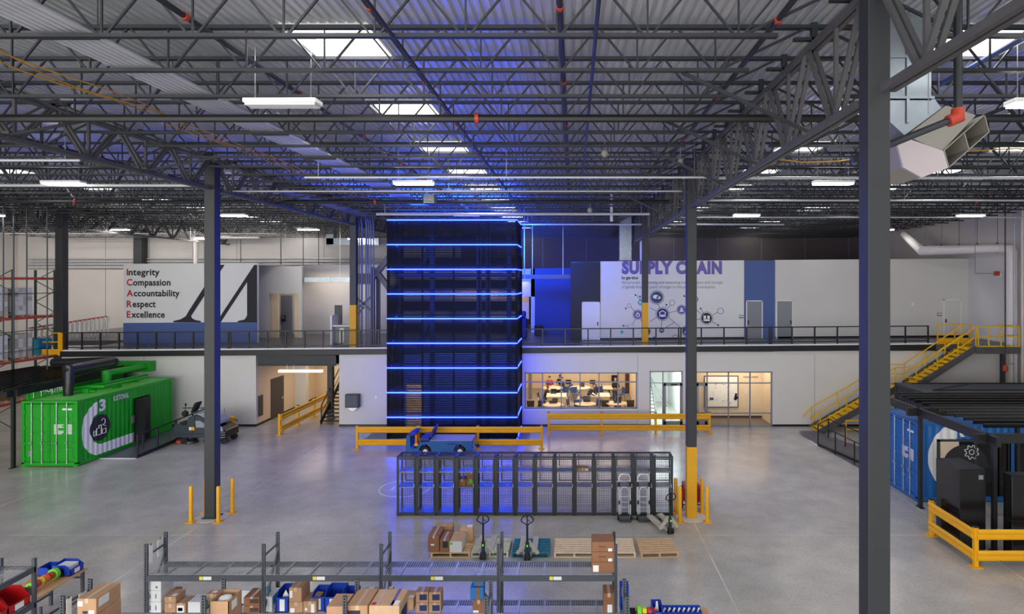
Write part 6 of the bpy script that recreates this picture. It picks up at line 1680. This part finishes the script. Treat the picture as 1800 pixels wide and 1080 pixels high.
# dispenser on the far table (lies along y)
tx0 = -12.55
t = thing('tape_dispenser', 'black multi roll tape dispenser on the packing table by the rack end', 'dispenser', (tx0, 14.5, .9))
MB().box(tx0 - .02, tx0 + .02, 14.1, 14.98, .99, 1.03).build('rod', 'dark_steel', t)
for y in (14.1, 14.98): MB().prism([(-.12, 0), (.12, 0), (.1, .16), (-.06, .18)], (tx0, y, .9), XU, ZU, (0, .03, 0)).build('end_stand', 'screen_dark', t)
for k, (m, nm, r_) in enumerate((('lime', 'lime green', .10), ('tape_red', 'pink', .09), ('tape_yellow', 'yellow', .085), ('tape_orange', 'orange', .1), ('tape_red', 'red', .09), ('lime', 'big lime green', .13))):
    tape_roll(f'{nm} tape roll on the far table dispenser, {ORD[k]} from the camera', (tx0, 14.22 + .125 * k, 1.04), r_, .09, m, 'y', 'tape rolls on the far dispenser')
bin_('large blue bin with papers at the far end of the packing table', -12.75, -12.28, 15.0, 15.4, .905, .26, 'blue_bin', 'blue bins on the packing table', front='+x', lowf=.6)
bin_('smaller blue bin with pens on the packing table', -13.08, -12.78, 15.0, 15.35, .905, .2, 'blue_bin', 'blue bins on the packing table', front='+x', lowf=.7)
carton('stack of white sheets in the large blue bin', -12.70, -12.36, 15.05, 15.35, .92, 1.12, 'paper', None, tape=False, name='paper_stack', cat='paper')
bin_('dark blue bin on the floor shelf under the packing table', -12.0, -11.5, 12.75, 13.2, .5, .3, 'blue_bin', 'bins by the packing table', lowf=.6)
bin_('red bin below the dark blue bin near the packing table', -12.0, -11.5, 12.75, 13.2, .2, .28, 'red_bin', 'bins by the packing table', lowf=.6)
t = thing('bin_cart', 'grey cart frame holding bins beside the packing table', 'cart', (-11.75, 13, 0))
MB().box(-12.05, -11.45, 12.7, 13.25, .17, .2).box(-12.05, -11.45, 12.7, 13.25, .48, .5).build('shelf', 'rack_grey', t)
for x in (-12.03, -11.47):
    for y in (12.72, 13.23): MB().box(x - .02, x + .02, y - .02, y + .02, 0, 1.1).build('post', 'rack_grey', t)
# corner table things
ty = 12.95; zt = .905
t = thing('tape_dispenser', 'black tape dispenser at the corner table next to the rack post', 'dispenser', (PX(1120, ty), ty, zt))
x0 = PX(1108, ty)
MB().box(x0, x0 + .12, ty - .15, ty + .2, zt, zt + .22).box(x0 + .12, x0 + .62, ty - .1, ty + .15, zt, zt + .03).build('base', 'screen_dark', t)
MB().tube([(x0 + .1, ty + .14, zt + .17), (x0 + .62, ty + .14, zt + .17)], .012, 6).tube([(x0 + .1, ty - .06, zt + .11), (x0 + .62, ty - .06, zt + .11)], .012, 6).build('rod', 'dark_steel', t)
for k, (m, nm) in enumerate((('lime', 'green'), ('tape_yellow', 'yellow'), ('tape_red', 'red'), ('tape_red', 'pale red'))):
    tape_roll(f'{nm} tape roll on the back rod at the corner table, {ORD[k]} from the rack', (x0 + .2 + .11 * k, ty + .14, zt + .17), .13 if k == 0 else .085, .09, m, 'x', 'tape rolls on the corner dispenser')
for k, (m, nm) in enumerate((('tape_yellow', 'yellow'), ('tape_red', 'red'), ('tape_red', 'light red'))):
    tape_roll(f'{nm} tape roll on the front rod at the corner table, {ORD[k]} from the rack', (x0 + .28 + .11 * k, ty - .06, zt + .12), .085, .09, m, 'x', 'tape rolls on the corner dispenser')
bx0, bx1 = PX(1147, ty), PX(1165, ty)
b = bin_('tall blue bin holding markers on the corner table', bx0, bx1, ty, ty + .32, zt, .34, 'blue_bin', 'blue bins on the corner table', lowf=.7)
MB().tube([(bx0 + .08, ty + .1, zt + .1), (bx0 + .1, ty + .12, zt + .4)], .012, 6).tube([(bx0 + .14, ty + .1, zt + .1), (bx0 + .12, ty + .16, zt + .38)], .012, 6).build('marker', 'paper', b)
cx0, cx1 = PX(1166, ty), PX(1236, ty)
t = thing('parts_tray', 'long blue compartment tray with white parts on the corner table', 'tray', ((cx0 + cx1) / 2, ty, zt))
m = MB().box(cx0, cx1, ty - .05, ty + .35, zt, zt + .012)
for y0_, h in ((ty - .05, .10), (ty + .14, .15), (ty + .338, .2)): m.box(cx0, cx1, y0_, y0_ + .012, zt, zt + h)
for k in range(9): x = cx0 + (cx1 - cx0 - .01) * k / 8; m.prism([(0, 0), (.4, 0), (.4, .2), (0, .12)], (x, ty - .05, zt), YU, ZU, (.01, 0, 0))
m.build('tray', 'blue_bin', t)
for k in range(8):
    for r_ in (0, 1):
        x = cx0 + (cx1 - cx0) * (k + .5) / 8; y = ty + .04 + .19 * r_
        MB().bar((x - .03, y, zt + .06 + .03 * r_), (x + .03, y + .06, zt + .13 + .04 * r_), .04, .02).build('part', 'white_plastic', t)
    x = cx0 + (cx1 - cx0) * (k + .5) / 8
    MB().box(x - .025, x + .025, ty - .056, ty - .05, zt + .03, zt + .08).build('label_strip', 'paper', t)
px0, px1 = PX(1089, 13.0), PX(1104, 13.0)
t = thing('storage_bin', 'blue bin standing on end between the rear rack and the corner table', 'bin', (px0, 13.0, 0))
zz = PZ(1065, 13.0)
b = MB().box(px0, px1, 13.0, 13.02, zz, PZ(1022, 13.0)).box(px0, px0 + .012, 12.8, 13.0, zz, PZ(1024, 13.0)).box(px1 - .012, px1, 12.8, 13.0, zz, PZ(1024, 13.0)).box(px0, px1, 12.8, 13.0, zz, zz + .012).build('tub', 'blue_bin', t)
MB().box(px0 + .05, px1 - .05, 12.99, 13.0, zz + .2, zz + .4).build('label_strip', 'paper', t)
MB().box(px0 + .02, px1 - .02, 12.85, 13.05, 0, zz).build('stand_post', 'rack_grey', t)
# ---------------------------------------------------------------- people: one skinned surface each
def skin_mesh(name, chains, m, parent, sub=1):
    vs, es, rs = [], [], []
    for ch in chains:
        last = None
        for p in ch:
            if isinstance(p, int): last = p; continue
            vs.append(p[:3]); rs.append(p[3]); i = len(vs) - 1
            if last is not None: es.append((last, i))
            last = i
    me = bpy.data.meshes.new(name); me.from_pydata(vs, es, []); o = bpy.data.objects.new(name, me); COL.objects.link(o)
    sm = o.modifiers.new('skin', 'SKIN'); ss = o.modifiers.new('sub', 'SUBSURF'); ss.levels = sub; ss.render_levels = sub
    for i, r_ in enumerate(rs):
        sv = me.skin_vertices[0].data[i]; sv.radius = (r_ if isinstance(r_, tuple) else (r_, r_)); sv.use_root = (i == 0)
    dg = bpy.context.evaluated_depsgraph_get(); dg.update()
    nm = bpy.data.meshes.new_from_object(o.evaluated_get(dg)); bpy.data.objects.remove(o); bpy.data.meshes.remove(me)
    nm.materials.clear(); nm.materials.append(M[m]); nm.polygons.foreach_set('use_smooth', [True] * len(nm.polygons))
    ob = bpy.data.objects.new(name, nm); COL.objects.link(ob); ob.parent = parent
    return ob
def person(label, x, y, z, rz, pose, top, legs, skin='skin', lean=0.):
    """local frame: faces -y, seat height .45 when sitting"""
    t = thing('person', label, 'person', (x, y, z), 'people in the classroom', rz=rz)
    hz = .52 if pose == 'sit' else .95
    L = lean
    pel = (0, 0, hz, (.14, .11)); ch = (0, -.06 - L * .5, hz + .32 - abs(L) * .1, (.16, .11)); sh = (0, -.05 - L, hz + .50 - abs(L) * .2, (.10, .08)); nk = (0, -.06 - L * 1.1, hz + .57 - abs(L) * .22, .055)
    hd = [(0, -.08 - L * 1.2, hz + .64 - abs(L) * .25, .075), (0, -.09 - L * 1.25, hz + .73 - abs(L) * .27, .095), (0, -.08 - L * 1.25, hz + .81 - abs(L) * .27, .075)]
    ch_ = [[pel, (0, -.03 - L * .2, hz + .15, (.13, .10)), ch, sh, nk, *hd]]
    legc, armc = [], []
    for s in (-1, 1):
        if pose == 'sit': lg = [(s * .09, -.02, hz - .02, .085), (s * .11, -.40, hz - .01, .07), (s * .11, -.42, .28, .052), (s * .11, -.40, .07, .04), (s * .11, -.52, .04, .04)]
        else: lg = [(s * .09, 0, hz - .06, .09), (s * .10, -.03, .5, .065), (s * .10, .02, .27, .055), (s * .10, .03, .08, .04), (s * .10, -.1, .04, .042)]
        sz = sh[2]; sy = sh[1]
        ar = [(s * .18, sy + .0, sz - .03, .055), (s * .24, sy - .06, sz - .27, .045), (s * .17, sy - .28, sz - .33, .036), (s * .14, sy - .36, sz - .32, .03)]
        legc.append(lg); armc.append(ar)
    bodych = [list(ch_[0])] + [[0, *lg] for lg in legc] + [[3, *ar] for ar in armc]
    for k, s in enumerate((-1, 1)):                       # fingers and thumb rooted in the palm
        base = sum(1 for c in ch_ for _ in c) + 5 * 2 + 4 * k + 3
        hx, hy, hz_ = armc[k][-1][:3]
        for f in range(4): bodych.append([base, (hx + (f - 1.5) * .018, hy - .07 + abs(f - 1.5) * .008, hz_ - .005, .009), (hx + (f - 1.5) * .019, hy - .10 + abs(f - 1.5) * .01, hz_ - .02, .008)])
        bodych.append([base, (hx - s * .035, hy - .03, hz_ - .005, .010), (hx - s * .045, hy - .06, hz_ - .012, .009)])
    skin_mesh('body', bodych, skin, t)
    g = 1.18
    def fat(c, k=g): return [(p[0], p[1], p[2], (p[3][0] * k, p[3][1] * k) if isinstance(p[3], tuple) else p[3] * k) for p in c]
    skin_mesh('shirt', [fat([pel, (0, -.03 - L * .2, hz + .15, (.13, .10)), ch, sh])] + [[3] + fat(ar[:3]) for ar in armc], top, t)
    skin_mesh('trousers', [fat([(0, 0, hz + .02, (.14, .11))])] + [[0] + fat(lg[:4]) for lg in legc], legs, t)
    for k, lg in enumerate(legc): skin_mesh('shoe', [[(lg[3][0], lg[3][1] + .04, .05, .05), (lg[4][0], lg[4][1], .04, .05)]], 'rubber', t)
    h = hd[1]
    skin_mesh('hair', [[(0, h[1] + .045, h[2] - .04, .075), (0, h[1] + .03, h[2] + .03, .10), (0, h[1] - .01, h[2] + .085, .075)]], 'hair_dark', t)
    f = MB()
    for s in (-1, 1): f.lathe([(.003, .008), (.009, 0), (.003, -.008)], (s * .033, h[1] - .088, h[2] + .005), 8)
    o = f.build('eyes', 'print_dark', None, loc=(0, 0, 0)); o.parent = t
    f = MB().prism([(-.014, -.03), (.014, -.03), (0, .02)], (0, h[1] - .09, h[2] - .01), XU, ZU, (0, -.022, 0)); o = f.build('nose', skin, None, loc=(0, 0, 0)); o.parent = t
    f = MB().box(-.022, .022, h[1] - .092, h[1] - .08, h[2] - .057, h[2] - .05); o = f.build('mouth', 'brown_frame', None, loc=(0, 0, 0)); o.parent = t
    for s in (-1, 1):
        o = MB().lathe([(.005, -.01), (.025, 0), (.005, .01)], (s * .098, h[1] + .01, h[2]), 8, axis='x').build('ear', skin, None, loc=(0, 0, 0)); o.parent = t
    return t
# ---------------------------------------------------------------- classroom
def gp(px, py, z=0.): x, d = G(px, py, z); return x, d
def seat_chair(proto, x, y, rz, lab):
    return dup(proto, (x, y, .012), lab, rz)
def mk_chair(lab, m):
    t = thing('classroom_chair', lab, 'chair', (0, 0, 0), 'classroom chairs')
    def bd(mb, n, mm): o = mb.build(n, mm, None, loc=(0, 0, 0)); o.parent = t
    bd(MB().prism([(-.23, -.22), (.23, -.22), (.2, .2), (-.2, .2)], (0, 0, .43), XU, YU, (0, 0, .03)), 'seat', m)
    bd(MB().prism([(-.2, .0), (.2, .0), (.24, .4), (-.24, .4)], (0, .21, .5), XU, (0, .12, 1), (0, .03, 0)), 'backrest', m)
    for sx in (-1, 1):
        for sy in (-1, 1): bd(MB().bar((sx * .17, sy * .16, .43), (sx * .22, sy * .24, 0), .025), 'leg', 'dark_steel')
    bd(MB().bar((-.18, .2, .44), (-.19, .24, .55), .03).bar((.18, .2, .44), (.19, .24, .55), .03), 'back_bracket', 'dark_steel')
    return t
bc = mk_chair('blue classroom chair behind the white shirted person', 'chair_blue')
cc = mk_chair('cream classroom chair at the round table nearest the tower', 'table_white')
dc = mk_chair('dark chair back just above the classroom window sill', 'chair_dark')
def round_tab(px, py, lab, r=.62):
    z = .75; x, d = gp(px, py, z)
    t = thing('round_table', lab, 'table', (x, d, .012), 'round classroom tables')
    MB().lathe([(r, .70), (r + .02, .715), (r + .02, .735), (r, .75)], (x, d, 0), 28).build('tabletop', 'table_white', t)
    MB().lathe([(.05, .03), (.05, .70)], (x, d, 0), 12).build('pedestal', 'dark_steel', t)
    MB().lathe([(.32, .012), (.3, .035), (.06, .05)], (x, d, 0), 18).build('foot', 'dark_steel', t)
    return x, d
tabs = [round_tab(971, 711, 'round white table nearest the tower in the classroom'), round_tab(1029, 709.5, 'round white table in the middle of the classroom front'), round_tab(1084, 708.5, 'round white table nearest the lobby in the classroom'),
        round_tab(972, 681.5, 'round white table where the red shirted person sits', .7), round_tab(1020, 681, 'round white table at the classroom back with laptop', .7), round_tab(1071, 681, 'round white table at the classroom back by the dark screen', .7)]
def bench(px0, px1, pyt, lab):
    z = .95; d = PD(pyt, z); x0, x1 = PX(px0, d), PX(px1, d)
    t = thing('island_counter', lab, 'counter', ((x0 + x1) / 2, d, .012), 'classroom island counters')
    MB().box(x0, x1, d, d + 1.3, z - .04, z).build('worktop', 'table_white', t)
    MB().box(x0 + .05, x1 - .05, d + .05, d + 1.25, .012, z - .04).build('cabinet_body', 'cream_panel', t)
    return x0, x1, d
b1 = bench(960, 995.5, 698, 'cream island counter nearer the tower in the classroom')
b2 = bench(1036, 1073, 697.5, 'cream island counter nearer the lobby in the classroom')
ch = [(dc, 932, 720, 0, 'dark chair back at the sill, first from the tower'), (dc, 952, 720, 0, 'dark chair back at the sill, second from the tower'), (dc, 972, 720, 0, 'dark chair back at the sill, third from the tower'), (dc, 1064, 719, 0, 'dark chair back at the sill, third from the lobby'), (dc, 1086, 719, 0, 'dark chair back at the sill, second from the lobby'), (dc, 1109, 719, 0, 'dark chair back at the sill, first from the lobby'),
      (cc, 954, 713, 90, 'cream chair at the table nearest the tower, tower side'), (cc, 988, 713, -90, 'cream chair at the table nearest the tower, far from the tower'), (cc, 1067, 712, 90, 'cream chair at the table nearest the lobby, tower side'), (cc, 1104, 712, -90, 'cream chair at the table nearest the lobby, lobby side'),
      (bc, 1005, 715, 70, 'blue chair under the white shirted person'), (bc, 1015.5, 718, 0, 'blue chair with its back to the window, middle table'), (bc, 1046, 716.5, -60, 'blue chair across from the white shirted person'), (bc, 953, 703, 80, 'blue chair at the tower end of the classroom'),
      (bc, 992, 693, -20, 'blue chair beside the red shirted person table'), (bc, 1009, 688, 60, 'blue chair at the classroom back, tower side of the laptop table'), (bc, 1011, 694, 20, 'blue chair before the laptop table'), (bc, 1040, 688, -60, 'blue chair at the classroom back, lobby side of the laptop table'), (bc, 1058, 693, 30, 'blue chair in front of the back lobby table'), (bc, 1064, 686, 90, 'blue chair beside the back lobby table'), (bc, 1091, 694, -60, 'blue chair behind the standing person')]
used = set()
for proto, px, py, rz, lab in ch:
    x, d = gp(px, py, .45)
    if proto.name in used: seat_chair(proto, x, d, R(rz), lab)
    else:
        used.add(proto.name); proto.location = (x, d, .012); proto.rotation_euler = (0, 0, R(rz)); proto['label'] = lab
def laptop(px, py, z, lab, rz=0, s=1.):
    x, d = gp(px, py, z); t = thing('laptop', lab, 'laptop', (x, d, z), 'dark laptops in the classroom', rz=R(rz))
    def bd(mb, n, mm): o = mb.build(n, mm, None, loc=(0, 0, 0)); o.parent = t
    bd(MB().box(-.18 * s, .18 * s, -.12, .12, .002, .02), 'base', 'screen_dark'); bd(MB().bar((0, .12, .01), (0, .2, .26 * s), .36 * s, .012, up=(0, 1, 0)), 'screen', 'screen_dark')
laptop(974, 707, .752, 'dark laptop on the round table nearest the tower', 200); laptop(1032, 706, .752, 'dark laptop on the middle round table', 170, 1.2); laptop(1085, 705, .752, 'dark laptop on the round table nearest the lobby', 200)
laptop(973, 692, .952, 'dark laptop on the island counter nearer the tower', 0); laptop(1048, 691, .952, 'dark laptop on the island counter nearer the lobby', 0); laptop(1023, 680, .752, 'dark laptop on the back table', 0)
pl = [(966, 682.5, 'sit', 'cloth_red', 'cloth_dark', 180, 'person in a red top seated at the back table', .05), (985, 680, 'sit', 'cloth_dark', 'denim', 200, 'person in dark clothes seated beside the red topped person', .0), (991, 684, 'sit', 'cloth_dark', 'denim', 250, 'person seated lowest at the back table end', .05),
      (957, 700, 'sit', 'cloth_dark', 'denim', 75, 'person in dark blue seated at the tower end counter', .12), (1013.5, 713, 'sit', 'cloth_white', 'denim', 80, 'person in a white shirt at the middle round table', .1), (1033, 700, 'stand', 'cloth_dark', 'denim', 60, 'person in black leaning over the island counter', .28), (1081, 694, 'stand', 'cloth_dark', 'denim', 20, 'person in black standing at the lobby side of the classroom', .0)]
for px, py, pose, top, legs, rz, lab, ln in pl:
    zz = .5 if pose == 'sit' else .0
    x, d = gp(px, py + (0 if pose == 'sit' else (24 if ln > .2 else 18)), zz)
    person(lab, x, d, .012, R(rz), pose, top, legs, 'skin_brown' if 'dark' in lab else 'skin', ln)
# classroom wall items
def wallbox(name, lab, cat, px0, px1, py0, py1, d, m, th=.06, frame=None):
    x0, x1, z0, z1 = PX(px0, d), PX(px1, d), PZ(py1, d), PZ(py0, d)
    t = thing(name, lab, cat, ((x0 + x1) / 2, d, z0))
    MB().box(x0, x1, d - th, d, z0, z1).build('face', m, t)
    b = frame or .05
    MB().box(x0 - b, x0, d - th - .01, d, z0 - b, z1 + b).box(x1, x1 + b, d - th - .01, d, z0 - b, z1 + b).box(x0, x1, d - th - .01, d, z0 - b, z0).box(x0, x1, d - th - .01, d, z1, z1 + b).build('frame', 'brown_frame' if frame else m, t)
    return t
wallbox('wall_screen', 'dark screen on the classroom back wall near the lobby', 'screen', 1076, 1085, 661, 670.5, 45.98, 'screen_dark')
wallbox('wall_screen', 'small dark monitor on the classroom back wall near the tower', 'screen', 995.5, 1003, 669, 674, 45.98, 'screen_dark')
wallbox('wall_screen', 'small dark monitor on the classroom back wall above the laptop table', 'screen', 1038, 1045, 669.5, 673, 45.98, 'screen_dark')
o = MB().box(PX(1099, 44), PX(1108, 44), 43.9, 44.1, 0.012, 3.4).build('trim_classroom_post', 'brown_frame'); o['kind'] = 'structure'
o = MB().box(PX(929, 42), PX(935, 42), 41.9, 42.1, 0.012, 3.4).build('trim_classroom_pillar', 'print_grey'); o['kind'] = 'structure'
# lobby map and letters
d = 36.2
t = wallbox('wall_map', 'large framed white map with blue marks on the lobby wall', 'map', 1239, 1296, 662, 715, d, 'paper', .05, frame=.05)
mk = MB(); r2 = random.Random(3)
for k in range(26):
    x = PX(1244 + r2.random() * 44, d); z = PZ(674 + r2.random() * 36, d); mk.bar((x, d - .056, z), (x + r2.uniform(-.12, .12), d - .056, z + r2.uniform(-.1, .1)), .02, .004, up=(0, 1, 0))
mk.build('map_marks', 'print_grey', t)
mk = MB()
for k in range(10): x = PX(1291 + r2.random() * 4.0, d); z = PZ(693 + r2.random() * 13, d); mk.disc((x, d - .054, z), .07, XU, ZU, (0, -.004, 0), n=7)
mk.box(PX(1247, d), PX(1254, d), d - .058, d - .052, PZ(703.5, d), PZ(699, d))
mk.build('blue_marks', 'icon_slate', t)
def letter(ch_, px, py, h, lab):
    x, z = PX(px, d), PZ(py, d); t = thing('wall_letter', lab, 'letter', (x, d, z), 'white letters on the lobby wall')
    MB().text(ch_, (x, d - .03, z), XU, ZU, (0, 0, 0), height=h, bold=.04).build('letter_face', 'white_plastic', t); MB().box(x, x + .04, d - .028, d, z + .05, z + h - .05).build('spacer', 'white_plastic', t)
letter('E', 1309, 691.5, .24, 'white letter E beside the framed map on the lobby wall'); letter('S', 1264, 729, .24, 'white letter S below the framed map on the lobby wall')
x, z = PX(1307, d), PZ(664.5, d)
tag(MB().text('InterSolted', (x, d - .012, z), XU, ZU, (0, 0, 0), width=PX(1332, d) - x, height=.14).build('wall_lettering', 'text_black'), 'small dark lettering high on the lobby wall beside the map', 'lettering')
# stairwell stair and window
t = thing('stair', 'pale stairwell flight with grey handrail behind the glass door', 'stair', (5.2, 38, 0))
for k in range(10): MB().box(4.3, 5.0, 37.6 + .28 * k, 37.92 + .28 * k, .17 * k + .1, .17 * k + .17).build('tread', 'wall_paint_white', t)
MB().bar((5.03, 37.5, .1), (5.03, 40.4, 1.85), .05, .3).build('stringer', 'grey_door', t)
MB().bar((5.3, 35.0, .95), (4.6, 38.4, 2.5), .05).build('handrail', 'dark_steel', t)
x0, x1 = PX(1141, 40.9), PX(1151, 40.9)
o = struct('window_4', MB().box(x0, x0 + .05, 40.85, 41, 2.0, 3.1).box(x1 - .05, x1, 40.85, 41, 2.0, 3.1).box(x0, x1, 40.85, 41, 2.0, 2.05).box(x0, x1, 40.85, 41, 3.05, 3.1), 'grey_door')
MB().box(x0 + .05, x1 - .05, 40.9, 40.92, 2.05, 3.05).build('window_pane', 'day_glow', o)
# upper floor bits
x = PX(918, 39.5)
t = thing('office_chair', 'dark chair or cabinet lit blue beside the tower on the upper floor', 'chair', (x, 39.5, zm(x)))
MB().box(x - .3, x + .3, 39.3, 39.8, zm(x), zm(x) + 1.3).build('body', 'navy_seat', t, bevel=.05); MB().box(x - .25, x + .25, 39.28, 39.6, zm(x) + 1.3, zm(x) + 1.75).build('head', 'navy_seat', t, bevel=.08)
x = PX(947, 41); z = zm(x)
t = thing('waste_bin', 'dark bin against the navy wall on the upper floor', 'bin', (x, 41, z))
MB().box(x - .28, x + .28, 40.8, 41.3, z, z + .62).build('tub', 'dark_panel', t, bevel=.03); MB().box(x - .3, x + .3, 40.78, 41.32, z + .62, z + .68).build('lid', 'dark_panel', t, bevel=.02)
x = PX(498, 43.8); z = zm(x)
t = thing('wall_dispenser', 'small dark box on the alcove door of the upper floor', 'box', (x, 43.9, z + 1)); MB().box(x - .12, x + .12, 43.78, 43.93, z + .9, z + 1.35).build('body', 'screen_dark', t); MB().box(x - .09, x + .09, 43.77, 43.78, z + 1.1, z + 1.3).build('face', 'print_grey', t)

# ---------------------------------------------------------------- pallet racking at the left
RK = -29.55; lv = (1.7, 3.87, 6.15, 8.28)
ups = [35.0, 32.3, 29.6, 26.9, 24.2]
for bi, (ya, yb) in enumerate(zip(ups, ups[1:])):
    nm = ('next to the upper floor', 'second from the upper floor', 'third from the upper floor', 'fourth from the upper floor')[bi]
    t = thing('pallet_rack', f'green and orange pallet rack bay, {nm}', 'rack', (RK, ya, 0), 'pallet racking bays')
    for y in ([ya, yb + .09] if bi == 0 else [yb + .09]):
        fr = MB()
        for x in (RK, RK - 1.1): fr.box(x - .045, x + .045, y - .045, y + .045, 0, 8.7)
        zz = .3
        while zz < 8.2: fr.bar((RK, y, zz), (RK - 1.1, y, zz + .6), .035); fr.bar((RK - 1.1, y, zz + .6), (RK, y, zz + 1.2), .035); zz += 1.2
        fr.build('upright_frame', 'rack_green', t)
    for z in lv:
        for x in (RK, RK - 1.1): MB().bar((x, ya - .05, z - .07), (x, yb + .14, z - .07), .05, .13).build('beam', 'orange_beam', t)
        d = MB(); y = yb + .15
        while y < ya - .05: d.bar((RK, y, z + .004), (RK - 1.1, y, z + .004), .008); y += .1
        d.build('wire_deck', 'galv', t)
    b = MB().bar((RK + .02, ya, 7.4), (RK + .02, yb, 7.4), .04).bar((RK + .02, ya, 5.4), (RK + .02, yb, 5.4), .04).bar((RK + .02, ya, 4.35), (RK + .02, yb, 4.35), .03); b.build('safety_bar', 'dark_steel', t)
def load(lab, y0, y1, z, h, m, m2):
    t = thing('pallet_load', lab, 'pallet load', (RK - .55, (y0 + y1) / 2, z), 'loads on the pallet racking')
    p = MB().box(RK - 1.05, RK - .05, y0, y1, z + .1, z + .13)
    for k in range(3): yy = y0 + (y1 - y0 - .1) * k / 2; p.box(RK - 1.05, RK - .05, yy, yy + .1, z + .01, z + .1)
    p.build('pallet', 'wood_tan', t)
    r3 = random.Random(int(y0 * 10 + z * 100)); n_ = max(2, int(h / .24)); nc = 4
    mbs = {m: MB(), m2: MB()}
    for i in range(n_):
        for j in range(nc):
            a = y0 + (y1 - y0) * j / nc; b_ = y0 + (y1 - y0) * (j + 1) / nc
            for xa in (RK - 1.03, RK - .55): mbs[m if r3.random() < .6 else m2].box(xa + .005, xa + .475 + r3.uniform(0, .02), a + .006, b_ - .006, z + .132 + i * h / n_, z + .132 + (i + 1) * h / n_ - .008)
    for k, q in mbs.items():
        if q.v: q.build('stacked_boxes', k, t)['kind'] = 'stuff'
names = {0: 'the bay by the upper floor', 1: 'the second bay', 2: 'the third bay', 3: 'the fourth bay'}
for bi, (ya, yb) in enumerate(zip(ups, ups[1:])):
    for li, z in enumerate(lv[:3]):
        ln = ('low level', 'middle level', 'upper level')[li]
        for k in (0, 1):
            if bi == 0 and k == 0 and li != 1: 
                if li == 2: pass
                continue
            y1 = ya - .12 - 1.25 * k; y0 = y1 - 1.12
            mm = ('cardboard', 'cardboard_dark') if li == 0 else (('white_card', 'carton_grey') if li == 2 else (('teal_card', 'sky_card') if (bi + k) % 2 == 0 else ('white_card', 'carton_grey')))
            hh = 1.45 if li == 2 else (.85 if mm[0] == 'teal_card' else 1.25)
            load(f'{"teal" if mm[0] == "teal_card" else "brown" if li == 0 else "white and brown"} pallet load, {ln}, {"far" if k == 0 else "near"} half of {names[bi]}', y0, y1, z, hh, *mm)
for i, px in enumerate((6, 24, 47, 83)):
    d = 30.5; x = PX(px, d); pipe('drop_rod', f'thin dark rod hanging before the pallet racking, {ORD[i]} from the frame edge', 'hanger', [(x, d, 4.2 if px != 83 else 3.7), (x, d, ZD + .01)], .03, 'dark_steel', 'hanging rods')
